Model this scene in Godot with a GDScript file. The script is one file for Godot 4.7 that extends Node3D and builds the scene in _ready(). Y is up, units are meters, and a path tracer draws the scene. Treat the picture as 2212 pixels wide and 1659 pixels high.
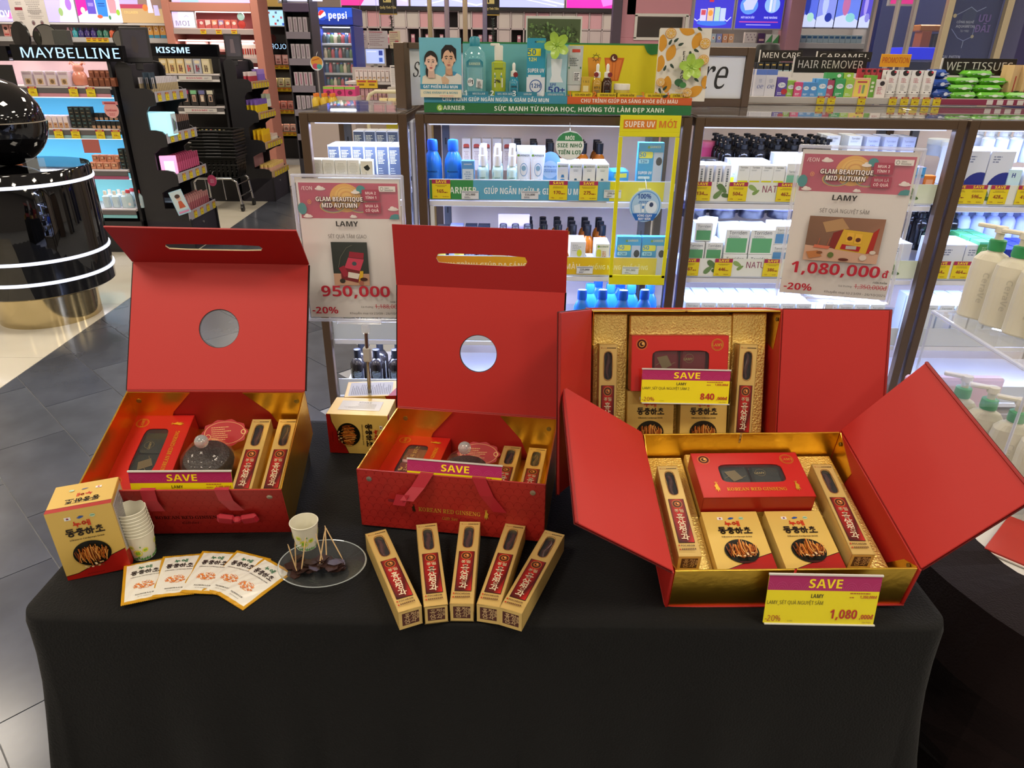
extends Node3D
const TY := 0.742
var mats := {}
var used := {}
var rng := RandomNumberGenerator.new()

func _ready() -> void:
	rng.seed = 7
	var cam := Camera3D.new()
	cam.name = "camera"
	cam.fov = 57.20
	cam.near = 0.05; cam.far = 60.0
	var pitch := deg_to_rad(25.19)
	cam.transform = Transform3D(Basis(Vector3.RIGHT, -pitch) * Basis(Vector3.BACK, deg_to_rad(0.678)), Vector3(0, 1.53, 0))
	add_child(cam)
	cam.current = true
	var env := Environment.new()
	env.background_mode = Environment.BG_COLOR
	env.background_color = Color(0.02, 0.02, 0.025)
	env.tonemap_mode = Environment.TONE_MAPPER_LINEAR
	env.tonemap_exposure = 1.0
	env.sdfgi_enabled = true; env.ssao_enabled = true; env.ssil_enabled = true
	var we := WorldEnvironment.new()
	we.name = "world"; we.environment = env
	add_child(we)
	room()
	table()
	gifts()
	samples()
	signs()
	cabinets()
	tops()
	left_side()
	far_centre()
	far_right()
	right_table()
class G:  # collects triangles with normals and linear vertex colours
	var v := PackedVector3Array()
	var n := PackedVector3Array()
	var c := PackedColorArray()
	var x := Transform3D()
	var col := Color.WHITE
	func ink(h) -> G:
		col = (h if h is Color else Color(h)).srgb_to_linear()
		return self
	func at(t: Transform3D) -> G:
		x = t
		return self
	func emit(a: Vector3, b: Vector3, d: Vector3, na: Vector3, nb: Vector3, nd: Vector3, ca := col, cb := col, cd := col) -> void:
		var flip := x.basis.determinant() < 0.0
		var bs := x.basis
		v.append(x * a); n.append((bs * na).normalized()); c.append(ca)
		if flip:
			v.append(x * b); n.append((bs * nb).normalized()); c.append(cb)
			v.append(x * d); n.append((bs * nd).normalized()); c.append(cd)
		else:
			v.append(x * d); n.append((bs * nd).normalized()); c.append(cd)
			v.append(x * b); n.append((bs * nb).normalized()); c.append(cb)
	func smooth(a: Vector3, b: Vector3, d: Vector3, na: Vector3, nb: Vector3, nd: Vector3) -> void:
		if (b - a).cross(d - a).dot(na + nb + nd) < 0: emit(a, d, b, na, nd, nb)
		else: emit(a, b, d, na, nb, nd)
	func pane(o: Vector3, u: Vector3, w: Vector3) -> G:  # one thin sheet, u and w its half sides
		quad(o - u - w, o + u - w, o + u + w, o - u + w)
		return self
	func tri(a: Vector3, b: Vector3, d: Vector3) -> void:
		var m := (b - a).cross(d - a)
		if m.length_squared() < 1e-20: return
		emit(a, b, d, m, m, m)
	func quad(a: Vector3, b: Vector3, d: Vector3, e: Vector3) -> void:
		tri(a, b, d); tri(a, d, e)
	func out(o: Vector3, p: Array) -> void:  # a convex polygon turned away from o
		var m: Vector3 = (p[1] - p[0]).cross(p[2] - p[0])
		var r: Array = p
		if m.dot(p[0] - o) < 0.0:
			r = p.duplicate(); r.reverse()
		for i in range(1, r.size() - 1): tri(r[0], r[i], r[i + 1])
	func box(o: Vector3, s: Vector3, b := 0.0) -> G:
		var h := s * 0.5
		b = minf(b, minf(h.x, minf(h.y, h.z)) * 0.9)
		var p := {}
		for sx in [-1, 1]:
			for sy in [-1, 1]:
				for sz in [-1, 1]:
					p[[sx, sy, sz, 0]] = o + Vector3(sx * h.x, sy * (h.y - b), sz * (h.z - b))
					p[[sx, sy, sz, 1]] = o + Vector3(sx * (h.x - b), sy * h.y, sz * (h.z - b))
					p[[sx, sy, sz, 2]] = o + Vector3(sx * (h.x - b), sy * (h.y - b), sz * h.z)
		for s1 in [-1, 1]:
			out(o, [p[[s1, -1, -1, 0]], p[[s1, 1, -1, 0]], p[[s1, 1, 1, 0]], p[[s1, -1, 1, 0]]])
			out(o, [p[[-1, s1, -1, 1]], p[[1, s1, -1, 1]], p[[1, s1, 1, 1]], p[[-1, s1, 1, 1]]])
			out(o, [p[[-1, -1, s1, 2]], p[[1, -1, s1, 2]], p[[1, 1, s1, 2]], p[[-1, 1, s1, 2]]])
			if b > 0.0:
				for s2 in [-1, 1]:
					out(o, [p[[s1, s2, -1, 0]], p[[s1, s2, 1, 0]], p[[s1, s2, 1, 1]], p[[s1, s2, -1, 1]]])
					out(o, [p[[s1, -1, s2, 0]], p[[s1, 1, s2, 0]], p[[s1, 1, s2, 2]], p[[s1, -1, s2, 2]]])
					out(o, [p[[-1, s1, s2, 1]], p[[1, s1, s2, 1]], p[[1, s1, s2, 2]], p[[-1, s1, s2, 2]]])
					for s3 in [-1, 1]: out(o, [p[[s1, s2, s3, 0]], p[[s1, s2, s3, 1]], p[[s1, s2, s3, 2]]])
		return self
	func cbox(y0: float, s: Vector3, b := 0.0) -> G:  # a box standing on y0
		return box(Vector3(0, y0 + s.y / 2, 0), s, b)
	func lathe(p: Array, seg := 16, sq := 1.0, sharp := 45.0) -> G:  # profile of (radius, height) from bottom to top; sq squashes z
		var nn := []
		for i in p.size() - 1:
			var d: Vector2 = p[i + 1] - p[i]
			nn.append(Vector2(d.y, -d.x).normalized())
		for i in p.size() - 1:
			var n0: Vector2 = nn[i]
			var n1: Vector2 = nn[i]
			if i > 0 and absf(rad_to_deg(nn[i - 1].angle_to(nn[i]))) < sharp: n0 = (nn[i] + nn[i - 1]).normalized()
			if i < nn.size() - 1 and absf(rad_to_deg(nn[i + 1].angle_to(nn[i]))) < sharp: n1 = (nn[i] + nn[i + 1]).normalized()
			for k in seg:
				var a := TAU * k / seg
				var b := TAU * (k + 1) / seg
				var da := Vector3(sin(a), 0, cos(a) * sq)
				var db := Vector3(sin(b), 0, cos(b) * sq)
				var ea := Vector3(sin(a), 0, cos(a) / sq)
				var eb := Vector3(sin(b), 0, cos(b) / sq)
				var q0: Vector3 = da * p[i].x + Vector3(0, p[i].y, 0)
				var q1: Vector3 = db * p[i].x + Vector3(0, p[i].y, 0)
				var q2: Vector3 = db * p[i + 1].x + Vector3(0, p[i + 1].y, 0)
				var q3: Vector3 = da * p[i + 1].x + Vector3(0, p[i + 1].y, 0)
				var m0 := ea * n0.x + Vector3(0, n0.y, 0)
				var m1 := eb * n0.x + Vector3(0, n0.y, 0)
				var m2 := eb * n1.x + Vector3(0, n1.y, 0)
				var m3 := ea * n1.x + Vector3(0, n1.y, 0)
				if p[i].x > 1e-6: emit(q0, q1, q2, m0, m1, m2)
				if p[i + 1].x > 1e-6: emit(q0, q2, q3, m0, m2, m3)
		return self
	func tube(p: Array, r, seg := 8, caps := true) -> G:  # r a number or a list
		var t0: Vector3 = (p[1] - p[0]).normalized()
		var up := Vector3.UP if absf(t0.y) < 0.9 else Vector3.RIGHT
		var u := t0.cross(up).normalized()
		var rings := []
		for i in p.size():
			var t: Vector3 = (p[mini(i + 1, p.size() - 1)] - p[maxi(i - 1, 0)]).normalized()
			u = (u - t * u.dot(t)).normalized()
			var w := t.cross(u)
			var rr: float = r[i] if r is Array else r
			var ring := []
			for k in seg:
				var a := TAU * k / seg
				ring.append([p[i] + (u * cos(a) + w * sin(a)) * rr, u * cos(a) + w * sin(a)])
			rings.append(ring)
		for i in p.size() - 1:
			for k in seg:
				var a: Array = rings[i][k]
				var b: Array = rings[i][(k + 1) % seg]
				var d: Array = rings[i + 1][(k + 1) % seg]
				var e: Array = rings[i + 1][k]
				emit(a[0], b[0], d[0], a[1], b[1], d[1])
				emit(a[0], d[0], e[0], a[1], d[1], e[1])
		if caps:
			for e in [0, p.size() - 1]:
				for k in seg:
					if e == 0: tri(p[0], rings[0][(k + 1) % seg][0], rings[0][k][0])
					else: tri(p[e], rings[e][k][0], rings[e][(k + 1) % seg][0])
		return self
	func prism(poly: PackedVector2Array, d: float) -> G:  # outline in x-y, from z = 0 to z = -d
		if Geometry2D.is_polygon_clockwise(poly): poly.reverse()
		var ix := Geometry2D.triangulate_polygon(poly)
		for i in range(0, ix.size(), 3):
			var a := poly[ix[i]]
			var b := poly[ix[i + 1]]
			var e := poly[ix[i + 2]]
			if (b - a).cross(e - a) < 0: var s := b; b = e; e = s
			tri(Vector3(a.x, a.y, 0), Vector3(b.x, b.y, 0), Vector3(e.x, e.y, 0))
			tri(Vector3(a.x, a.y, -d), Vector3(e.x, e.y, -d), Vector3(b.x, b.y, -d))
		for i in poly.size():
			var a := poly[i]
			var b := poly[(i + 1) % poly.size()]
			quad(Vector3(a.x, a.y, -d), Vector3(b.x, b.y, -d), Vector3(b.x, b.y, 0), Vector3(a.x, a.y, 0))
		return self
	func plate(w: float, h: float, d: float, o: Vector2, hole: Callable, seg := 48) -> G:  # a w by h board in x-y round its centre, thickness d towards -z, with a hole r(angle) at o
		var an := []
		for k in seg: an.append(TAU * k / seg)
		for s in [Vector2(1, 1), Vector2(-1, 1), Vector2(-1, -1), Vector2(1, -1)]: an.append(fposmod((Vector2(s.x * w / 2, s.y * h / 2) - o).angle(), TAU))
		an.sort()
		for i in an.size():
			var a: float = an[i]
			var b: float = an[(i + 1) % an.size()]
			var q := []
			for t in [a, b]:
				var dir := Vector2(cos(t), sin(t))
				var m := 1e9
				if absf(dir.x) > 1e-9: m = minf(m, ((w / 2 if dir.x > 0 else -w / 2) - o.x) / dir.x)
				if absf(dir.y) > 1e-9: m = minf(m, ((h / 2 if dir.y > 0 else -h / 2) - o.y) / dir.y)
				var p0: Vector2 = o + dir * hole.call(t)
				var p1: Vector2 = o + dir * m
				q.append(Vector3(p0.x, p0.y, 0)); q.append(Vector3(p1.x, p1.y, 0))
			var dz := Vector3(0, 0, -d)
			quad(q[0], q[1], q[3], q[2])
			quad(q[0] + dz, q[2] + dz, q[3] + dz, q[1] + dz)
			quad(q[1], q[1] + dz, q[3] + dz, q[3])
			quad(q[0], q[2], q[2] + dz, q[0] + dz)
		return self
	func add(g: G) -> G:
		for i in g.v.size():
			v.append(x * g.v[i]); n.append((x.basis * g.n[i]).normalized()); c.append(g.c[i])
		return self
	func mesh() -> ArrayMesh:
		var a := []
		a.resize(Mesh.ARRAY_MAX)
		a[Mesh.ARRAY_VERTEX] = v; a[Mesh.ARRAY_NORMAL] = n; a[Mesh.ARRAY_COLOR] = c
		var m := ArrayMesh.new()
		if v.size(): m.add_surface_from_arrays(Mesh.PRIMITIVE_TRIANGLES, a)
		return m

class P extends G:  # flat print: (u, v) in print units, v downwards, on the plane z = 0 of the placement
	var k := 0.001
	var o := Vector2()
	var z := 0.0
	var dz := 0.00012
	static var cut := {}
	func _init(units_w: float, units_h: float, unit: float, t := Transform3D(), lift := 0.00012) -> void:  # o: centre of the print
		k = unit; o = Vector2(units_w, units_h) / 2; x = t; dz = lift
	func m(u: float, w: float) -> Vector3: return Vector3((u - o.x) * k, (o.y - w) * k, z)
	func nx() -> void: z += dz
	func rect(u: float, w: float, a: float, b: float, h) -> P:
		nx(); ink(h)
		quad(m(u, w + b), m(u + a, w + b), m(u + a, w), m(u, w))
		return self
	func grad(u: float, w: float, a: float, b: float, h: Array) -> P:  # corner colours tl tr br bl
		nx()
		var q := []
		for e in h: q.append(Color(e).srgb_to_linear())
		var up := Vector3(0, 0, 1)
		emit(m(u, w + b), m(u + a, w + b), m(u + a, w), up, up, up, q[3], q[2], q[1])
		emit(m(u, w + b), m(u + a, w), m(u, w), up, up, up, q[3], q[1], q[0])
		return self
	func el(u: float, w: float, a: float, b: float, h, seg := 20, r0 := 0.0) -> P:  # ellipse, or a ring from r0 (a share of the radius)
		nx(); ink(h)
		for i in seg:
			var c0 := Vector2(cos(TAU * i / seg), sin(TAU * i / seg))
			var c1 := Vector2(cos(TAU * (i + 1) / seg), sin(TAU * (i + 1) / seg))
			if r0 > 0: quad(m(u + c1.x * a, w + c1.y * b), m(u + c0.x * a, w + c0.y * b), m(u + c0.x * a * r0, w + c0.y * b * r0), m(u + c1.x * a * r0, w + c1.y * b * r0))
			else: tri(m(u, w), m(u + c1.x * a, w + c1.y * b), m(u + c0.x * a, w + c0.y * b))
		return self
	func clip(u: float, w: float, a: float, b: float, h) -> P:  # an ellipse cut off at the edges of the print
		var q := PackedVector2Array()
		for i in 28: q.append(Vector2(u + cos(TAU * i / 28) * a, w + sin(TAU * i / 28) * b))
		for e in Geometry2D.intersect_polygons(q, PackedVector2Array([Vector2(), Vector2(o.x * 2, 0), o * 2, Vector2(0, o.y * 2)])):
			var r := []
			for v2 in e: r.append(v2.x); r.append(v2.y)
			poly(r, h)
		return self
	func poly(p: Array, h) -> P:  # flat list u, v, u, v ...
		nx(); ink(h)
		var q := PackedVector2Array()
		for i in range(0, p.size(), 2): q.append(Vector2(p[i], p[i + 1]))
		var ix := Geometry2D.triangulate_polygon(q)
		for i in range(0, ix.size(), 3):
			var a := q[ix[i]]
			var b := q[ix[i + 1]]
			var e := q[ix[i + 2]]
			if (b - a).cross(e - a) > 0: var s := b; b = e; e = s
			tri(m(a.x, a.y), m(b.x, b.y), m(e.x, e.y))
		return self
	func rrect(u: float, w: float, a: float, b: float, r: float, h) -> P:
		var p := []
		for q in [[u + a - r, w + b - r, 0], [u + r, w + b - r, 1], [u + r, w + r, 2], [u + a - r, w + r, 3]]:
			for i in 5:
				var t: float = PI / 2 * (q[2] + i / 4.0)
				p.append(q[0] + cos(t) * r); p.append(q[1] + sin(t) * r)
		return poly(p, h)
	func line(p: Array, t: float, h) -> P:  # polyline of thickness t
		nx(); ink(h)
		for i in range(0, p.size() - 2, 2):
			var a := Vector2(p[i], p[i + 1])
			var b := Vector2(p[i + 2], p[i + 3])
			if a.distance_to(b) < 1e-6: continue
			var d := (b - a).normalized() * t / 2
			var s := Vector2(-d.y, d.x)
			a -= d * 0.5; b += d * 0.5
			quad(m(a.x + s.x, a.y + s.y), m(b.x + s.x, b.y + s.y), m(b.x - s.x, b.y - s.y), m(a.x - s.x, a.y - s.y))
		return self
	static var mk := {}
	static func fill_marks() -> void:
		for g in [["^", "ấâắăếêốôớơứư"], ["`", "ầâằăềêồôờơừư"], ["?", "ảaẩâẳăẻeểêỉiỏoổôởơủuửưỷy"], ["~", "ẫâẵăẽeễêỗôỡơữưỹy"], [".", "ạaậâặăẹeệêịiọoộôợơụuựưỵy"], ["'", "ơoưu"]]:
			for i in range(0, g[1].length(), 2):
				mk[g[1][i]] = [g[1][i + 1], g[0]]
				mk[g[1][i].to_upper()] = [g[1][i + 1].to_upper(), g[0]]
	func txt(s: String, u: float, w: float, h: float, col_, al := 0, f := 0, wide := 0.0, slant := 0.0, flip := 1.0) -> P:  # cap height h, baseline w; al -1 left, 0 centre, 1 right; wide fixes the width; f 0 sans 1 bold 2 serif 3 bold serif
		nx(); ink(col_)
		var key := s + str(f)
		if not cut.has(key):
			if mk.is_empty(): fill_marks()
			var sf := SystemFont.new()
			sf.font_names = PackedStringArray([["Droid Sans", "Droid Sans", "Droid Serif", "Droid Serif"][f]])
			sf.font_weight = 700 if f % 2 else 400
			var plain := ""
			var marks := []
			for ch in s:
				var b: String = ch
				var ms := []
				while mk.has(b):
					ms.append(mk[b][1]); b = mk[b][0]
				var x0 := sf.get_string_size(plain, 0, -1, 64).x / 64.0
				plain += b
				var x1 := sf.get_string_size(plain, 0, -1, 64).x / 64.0
				for e in ms: marks.append([(x0 + x1) / 2, e, 0.73 if b != b.to_lower() else 0.56, b in "ÂÊÔĂâêôă", (x1 - x0) / 2])
			var tm := TextMesh.new()
			tm.font = sf; tm.font_size = 32; tm.pixel_size = 1.0 / 32; tm.depth = 0.0; tm.horizontal_alignment = HORIZONTAL_ALIGNMENT_LEFT; tm.text = plain
			var got := PackedVector3Array()
			if tm.get_surface_count():
				var ar := tm.surface_get_arrays(0)
				var vs: PackedVector3Array = ar[Mesh.ARRAY_VERTEX]
				for i in ar[Mesh.ARRAY_INDEX]: got.append(vs[i] + Vector3(0, 0.344, 0))
			var lo := 1e9
			var hi := -1e9
			for q in got: lo = minf(lo, q.x); hi = maxf(hi, q.x)
			for e in marks:
				var top: float = e[2] + (0.17 if e[3] else 0.05)
				var cx_: float = e[0] + (0.14 if e[3] and e[1] != "." else 0.0)
				var pl := []
				match e[1]:
					"^": pl = [[-.05, 0, .08, .15]]
					"`": pl = [[.05, 0, -.08, .15]]
					"?": pl = [[-.06, .13, .05, .13], [.05, .13, .0, 0]]
					"~": pl = [[-.12, .03, -.03, .1], [-.03, .1, .04, .03], [.04, .03, .13, .1]]
					".": pl = [[-.045, 0, .045, 0]]; top = -0.18
					"'": pl = [[0, 0, .09, .02], [.09, .02, .1, .14]]; cx_ = e[0] + e[4] - 0.08; top = e[2] - 0.1
				for q in pl:
					var a := Vector2(cx_ + q[0], top + q[1])
					var b2 := Vector2(cx_ + q[2], top + q[3])
					var d := (b2 - a).normalized() * 0.045
					var sd := Vector2(-d.y, d.x)
					for r in [a + sd, b2 + sd, b2 - sd, a + sd, b2 - sd, a - sd]: got.append(Vector3(r.x, r.y, 0))
			cut[key] = [got, lo, hi]
		var g: Array = cut[key]
		if g[0].is_empty(): return self
		var sy: float = h / 0.714
		var sx: float = wide / (g[2] - g[1]) if wide > 0 else sy
		var off: float = u - (g[1] if al < 0 else g[2] if al > 0 else (g[1] + g[2]) / 2) * sx * flip
		var t: PackedVector3Array = g[0]
		for i in range(0, t.size(), 3):
			var q := []
			for j in 3: q.append(m(off + (t[i + j].x * sx + t[i + j].y * slant * sy) * flip, w - t[i + j].y * sy))
			if (q[1] - q[0]).cross(q[2] - q[0]).z < 0: tri(q[0], q[2], q[1])
			else: tri(q[0], q[1], q[2])
		return self
	static var jamo := {
		"n": [[0, 0, 0, 1, 1, 1]], "d": [[1, 0, 0, 0, 0, 1, 1, 1]], "c": [[.5, 0, .5, .16], [.08, .28, .92, .28], [.5, .28, .04, 1], [.45, .55, .96, 1]],
		"h": [[.5, 0, .5, .15], [0, .27, 1, .27], ["o", .5, .7, .33]], "b": [[0, 0, 0, 1, 1, 1, 1, 0], [0, .5, 1, .5]], "m": [[0, 0, 1, 0, 1, 1, 0, 1, 0, 0]],
		"r": [[0, 0, 1, 0, 1, .5, 0, .5, 0, 1, 1, 1]], "s": [[.5, 0, .04, 1], [.46, .4, .96, 1]], "j": [[.05, .05, .95, .05], [.5, .05, .04, 1], [.46, .45, .96, 1]],
		"g": [[0, 0, 1, 0, .8, 1]], "o": [["o", .5, .5, .5]], "p": [[0, .05, 1, .05], [0, .95, 1, .95], [.3, .05, .3, .95], [.7, .05, .7, .95]],
		"A": [[.25, 0, .25, 1], [.25, .48, .95, .48]], "Y": [[.25, 0, .25, 1], [.25, .32, .95, .32], [.25, .64, .95, .64]], "E": [[0, .5, .45, .5], [.45, 0, .45, 1], [.95, 0, .95, 1]], "V": [[0, .5, .7, .5], [.7, 0, .7, 1]], "I": [[.5, 0, .5, 1]],
		"U": [[0, .15, 1, .15], [.5, .15, .5, 1]], "O": [[.5, 0, .5, .85], [0, .85, 1, .85]], "W": [[0, .5, 1, .5]]}
	static var syl := {
		"누": ["n", .18, .05, .64, .36, "U", 0, .55, 1, .45], "에": ["o", 0, .2, .4, .5, "E", .5, 0, .5, 1], "동": ["d", .18, 0, .64, .26, "O", 0, .32, 1, .22, "o", .25, .64, .5, .36],
		"충": ["c", .15, 0, .7, .38, "U", 0, .42, 1, .24, "o", .25, .68, .5, .32], "하": ["h", 0, .08, .56, .85, "A", .6, 0, .4, 1], "초": ["c", .15, 0, .7, .52, "O", 0, .6, 1, .4],
		"봉": ["b", .2, 0, .6, .28, "O", 0, .34, 1, .24, "o", .25, .66, .5, .34], "밀": ["m", 0, .05, .5, .36, "I", .6, 0, .4, .46, "r", .15, .56, .75, .44], "홍": ["h", .18, 0, .64, .38, "O", 0, .42, 1, .22, "o", .25, .7, .5, .3],
		"삼": ["s", 0, .04, .52, .42, "A", .58, 0, .42, .5, "m", .2, .6, .64, .4], "정": ["j", 0, .04, .55, .42, "V", .5, 0, .45, .52, "o", .28, .6, .5, .4], "과": ["g", .05, .08, .45, .34, "O", 0, .45, .6, .36, "A", .62, 0, .38, 1],
		"향": ["h", 0, 0, .55, .52, "Y", .6, 0, .4, .54, "o", .25, .62, .5, .38], "이": ["o", 0, .2, .5, .6, "I", .55, 0, .5, 1], "가": ["g", 0, .12, .5, .7, "A", .6, 0, .4, 1], "득": ["d", .18, 0, .64, .3, "W", 0, .3, 1, .3, "g", .2, .64, .6, .36],
		"퍼": ["p", 0, .15, .55, .7, "V", .5, 0, .5, 1], "지": ["j", 0, .1, .6, .8, "I", .6, 0, .4, 1], "는": ["n", .2, 0, .6, .3, "W", 0, .28, 1, .3, "n", .2, .64, .6, .36]}
	func hangul(s: String, u: float, w: float, size: float, t: float, h, down := false, gap := 1.12, turned := false) -> P:  # u, v: top left of the first syllable
		var i := 0
		for ch in s:
			if syl.has(ch):
				var L: Array = syl[ch]
				for b in range(0, L.size(), 5):
					for st in jamo[L[b]]:
						var q := []
						if st[0] is String:
							for a in 13: q.append(L[b + 1] + (st[1] + st[3] * cos(TAU * a / 12)) * L[b + 3]); q.append(L[b + 2] + (st[2] + st[3] * sin(TAU * a / 12)) * L[b + 4])
						else:
							for a in range(0, st.size(), 2): q.append(L[b + 1] + st[a] * L[b + 3]); q.append(L[b + 2] + st[a + 1] * L[b + 4])
						for a in range(0, q.size(), 2):
							q[a] = u + (q[a] + (0.0 if down else i * gap)) * size * (-1 if turned else 1)
							q[a + 1] = w + (q[a + 1] + (i * gap if down else 0.0)) * size * (-1 if turned else 1)
						var zz := z
						line(q, t, h)
						z = zz
			i += 1
		nx()
		return self
	func scrawl(u: float, w: float, a: float, rows: int, step: float, t: float, h, rng: RandomNumberGenerator, al := -1) -> P:  # lines of text too small to read
		for i in rows:
			var len_ := a * rng.randf_range(0.55, 1.0)
			var q := u if al < 0 else u + (a - len_) / 2
			var e := q + len_
			while q < e:
				var d := minf(rng.randf_range(1.5, 4.0) * t, e - q)
				var zz := z
				rect(q, w + i * step, d, t, h)
				z = zz
				q += d + t * 0.6
		nx()
		return self

const ALPHA := BaseMaterial3D.TRANSPARENCY_ALPHA
func V3(x: float, y: float, z: float) -> Vector3: return Vector3(x, y, z)
func V2(x: float, y: float) -> Vector2: return Vector2(x, y)
func T3(b: Basis, o: Vector3) -> Transform3D: return Transform3D(b, o)
func GB(o: Vector3, s: Vector3, b := 0.0) -> G: return G.new().box(o, s, b)

func M(h, rough := 0.6, metal := 0.0, o := {}) -> StandardMaterial3D:
	var key := str(h) + str(rough) + str(metal) + str(o)
	if not mats.has(key):
		var m := StandardMaterial3D.new()
		if h is String and h == "vc": m.vertex_color_use_as_albedo = true
		else: m.albedo_color = Color(h)
		m.roughness = rough; m.metallic = metal
		for k in o: m.set(k, o[k])
		mats[key] = m
	return mats[key]

func VC(rough := 0.6, metal := 0.0, o := {}) -> StandardMaterial3D: return M("vc", rough, metal, o)

func glow(h, e := 1.0) -> StandardMaterial3D:
	return M(h, 0.5, 0.0, {"emission_enabled": true, "emission": Color(h), "emission_energy_multiplier": e})

func film(h := Color(0.95, 0.97, 1.0, 0.03), rough := 0.03) -> StandardMaterial3D:
	return M(h, rough, 0.0, {"transparency": ALPHA, "metallic_specular": 0.3})

func numbered(s: String) -> String:
	used[s] = used.get(s, -1) + 1
	return s if used[s] == 0 else "%s_%03d" % [s, used[s]]

func X(x := 0.0, y := 0.0, z := 0.0, ry := 0.0, rx := 0.0, rz := 0.0) -> Transform3D:
	return T3(Basis(Vector3.UP, ry) * Basis(Vector3.RIGHT, rx) * Basis(Vector3.BACK, rz), V3(x, y, z))

func thing(called: String, label: String, cat: String, t := Transform3D(), group := "", kind := "") -> Node3D:
	var o := Node3D.new()
	o.name = numbered(called); add_child(o); o.transform = t; o.set_meta("base", called)
	if label: o.set_meta("label", label)
	if cat: o.set_meta("category", cat)
	if group: o.set_meta("group", group)
	if kind: o.set_meta("kind", kind)
	return o

func part(called: String, g, m: Material, parent: Node, t := Transform3D(), label := "") -> MeshInstance3D:
	var o := MeshInstance3D.new()
	o.mesh = g.mesh() if g is G else g
	o.material_override = m; o.name = called; o.transform = t
	parent.add_child(o, true)
	if label: o.set_meta("label", label)
	return o

func solo(called: String, g, m: Material, label: String, cat: String, t := Transform3D(), group := "", kind := "") -> MeshInstance3D:
	var o := MeshInstance3D.new()
	o.mesh = g.mesh() if g is G else g
	o.material_override = m; o.name = numbered(called); o.transform = t
	add_child(o)
	if label: o.set_meta("label", label)
	if cat: o.set_meta("category", cat)
	if group: o.set_meta("group", group)
	if kind: o.set_meta("kind", kind)
	return o

func dup(o: Node3D, t: Transform3D, label := "", group := "") -> Node3D:  # the first use moves the source itself
	var c := o
	if o.has_meta("used"):
		c = o.duplicate()
		c.name = numbered(str(o.get_meta("base"))); add_child(c)
	else:
		o.set_meta("used", true)
	c.transform = t
	if label: c.set_meta("label", label)
	if group: c.set_meta("group", group)
	return c

func lit(parts_: Dictionary, e: float) -> ArrayMesh:  # colour -> G, each a glowing surface of one mesh
	var m := ArrayMesh.new()
	for h in parts_:
		var s: ArrayMesh = parts_[h].mesh()
		m.add_surface_from_arrays(Mesh.PRIMITIVE_TRIANGLES, s.surface_get_arrays(0))
		m.surface_set_material(m.get_surface_count() - 1, glow(h, e))
	return m

func lamp(w: float, h: float, t: Transform3D, col: Color, e: float) -> void:  # an area light shining along its own -z
	var l := AreaLight3D.new()
	l.area_size = V2(w, h); l.light_color = col; l.light_energy = e; l.transform = t; l.shadow_enabled = true
	l.name = numbered("lamp_light"); l.area_range = 12.0; l.area_attenuation = 2.0
	add_child(l)
func struct(called: String, g, m: Material, label := "", cat := "") -> MeshInstance3D:
	return solo(called, g, m, label, cat, Transform3D(), "", "structure")

func noise(seed_: int, freq: float, ramp: Array, normal := false, size := 512) -> NoiseTexture2D:
	var t := NoiseTexture2D.new()
	var f := FastNoiseLite.new()
	f.seed = seed_; f.frequency = freq; f.fractal_octaves = 4
	t.noise = f; t.width = size; t.height = size; t.seamless = true; t.as_normal_map = normal
	if ramp.size():
		var gr := Gradient.new()
		gr.offsets = PackedFloat32Array([0.0, 1.0]); gr.colors = PackedColorArray([Color(ramp[0]), Color(ramp[1])])
		t.color_ramp = gr
	return t

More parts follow.
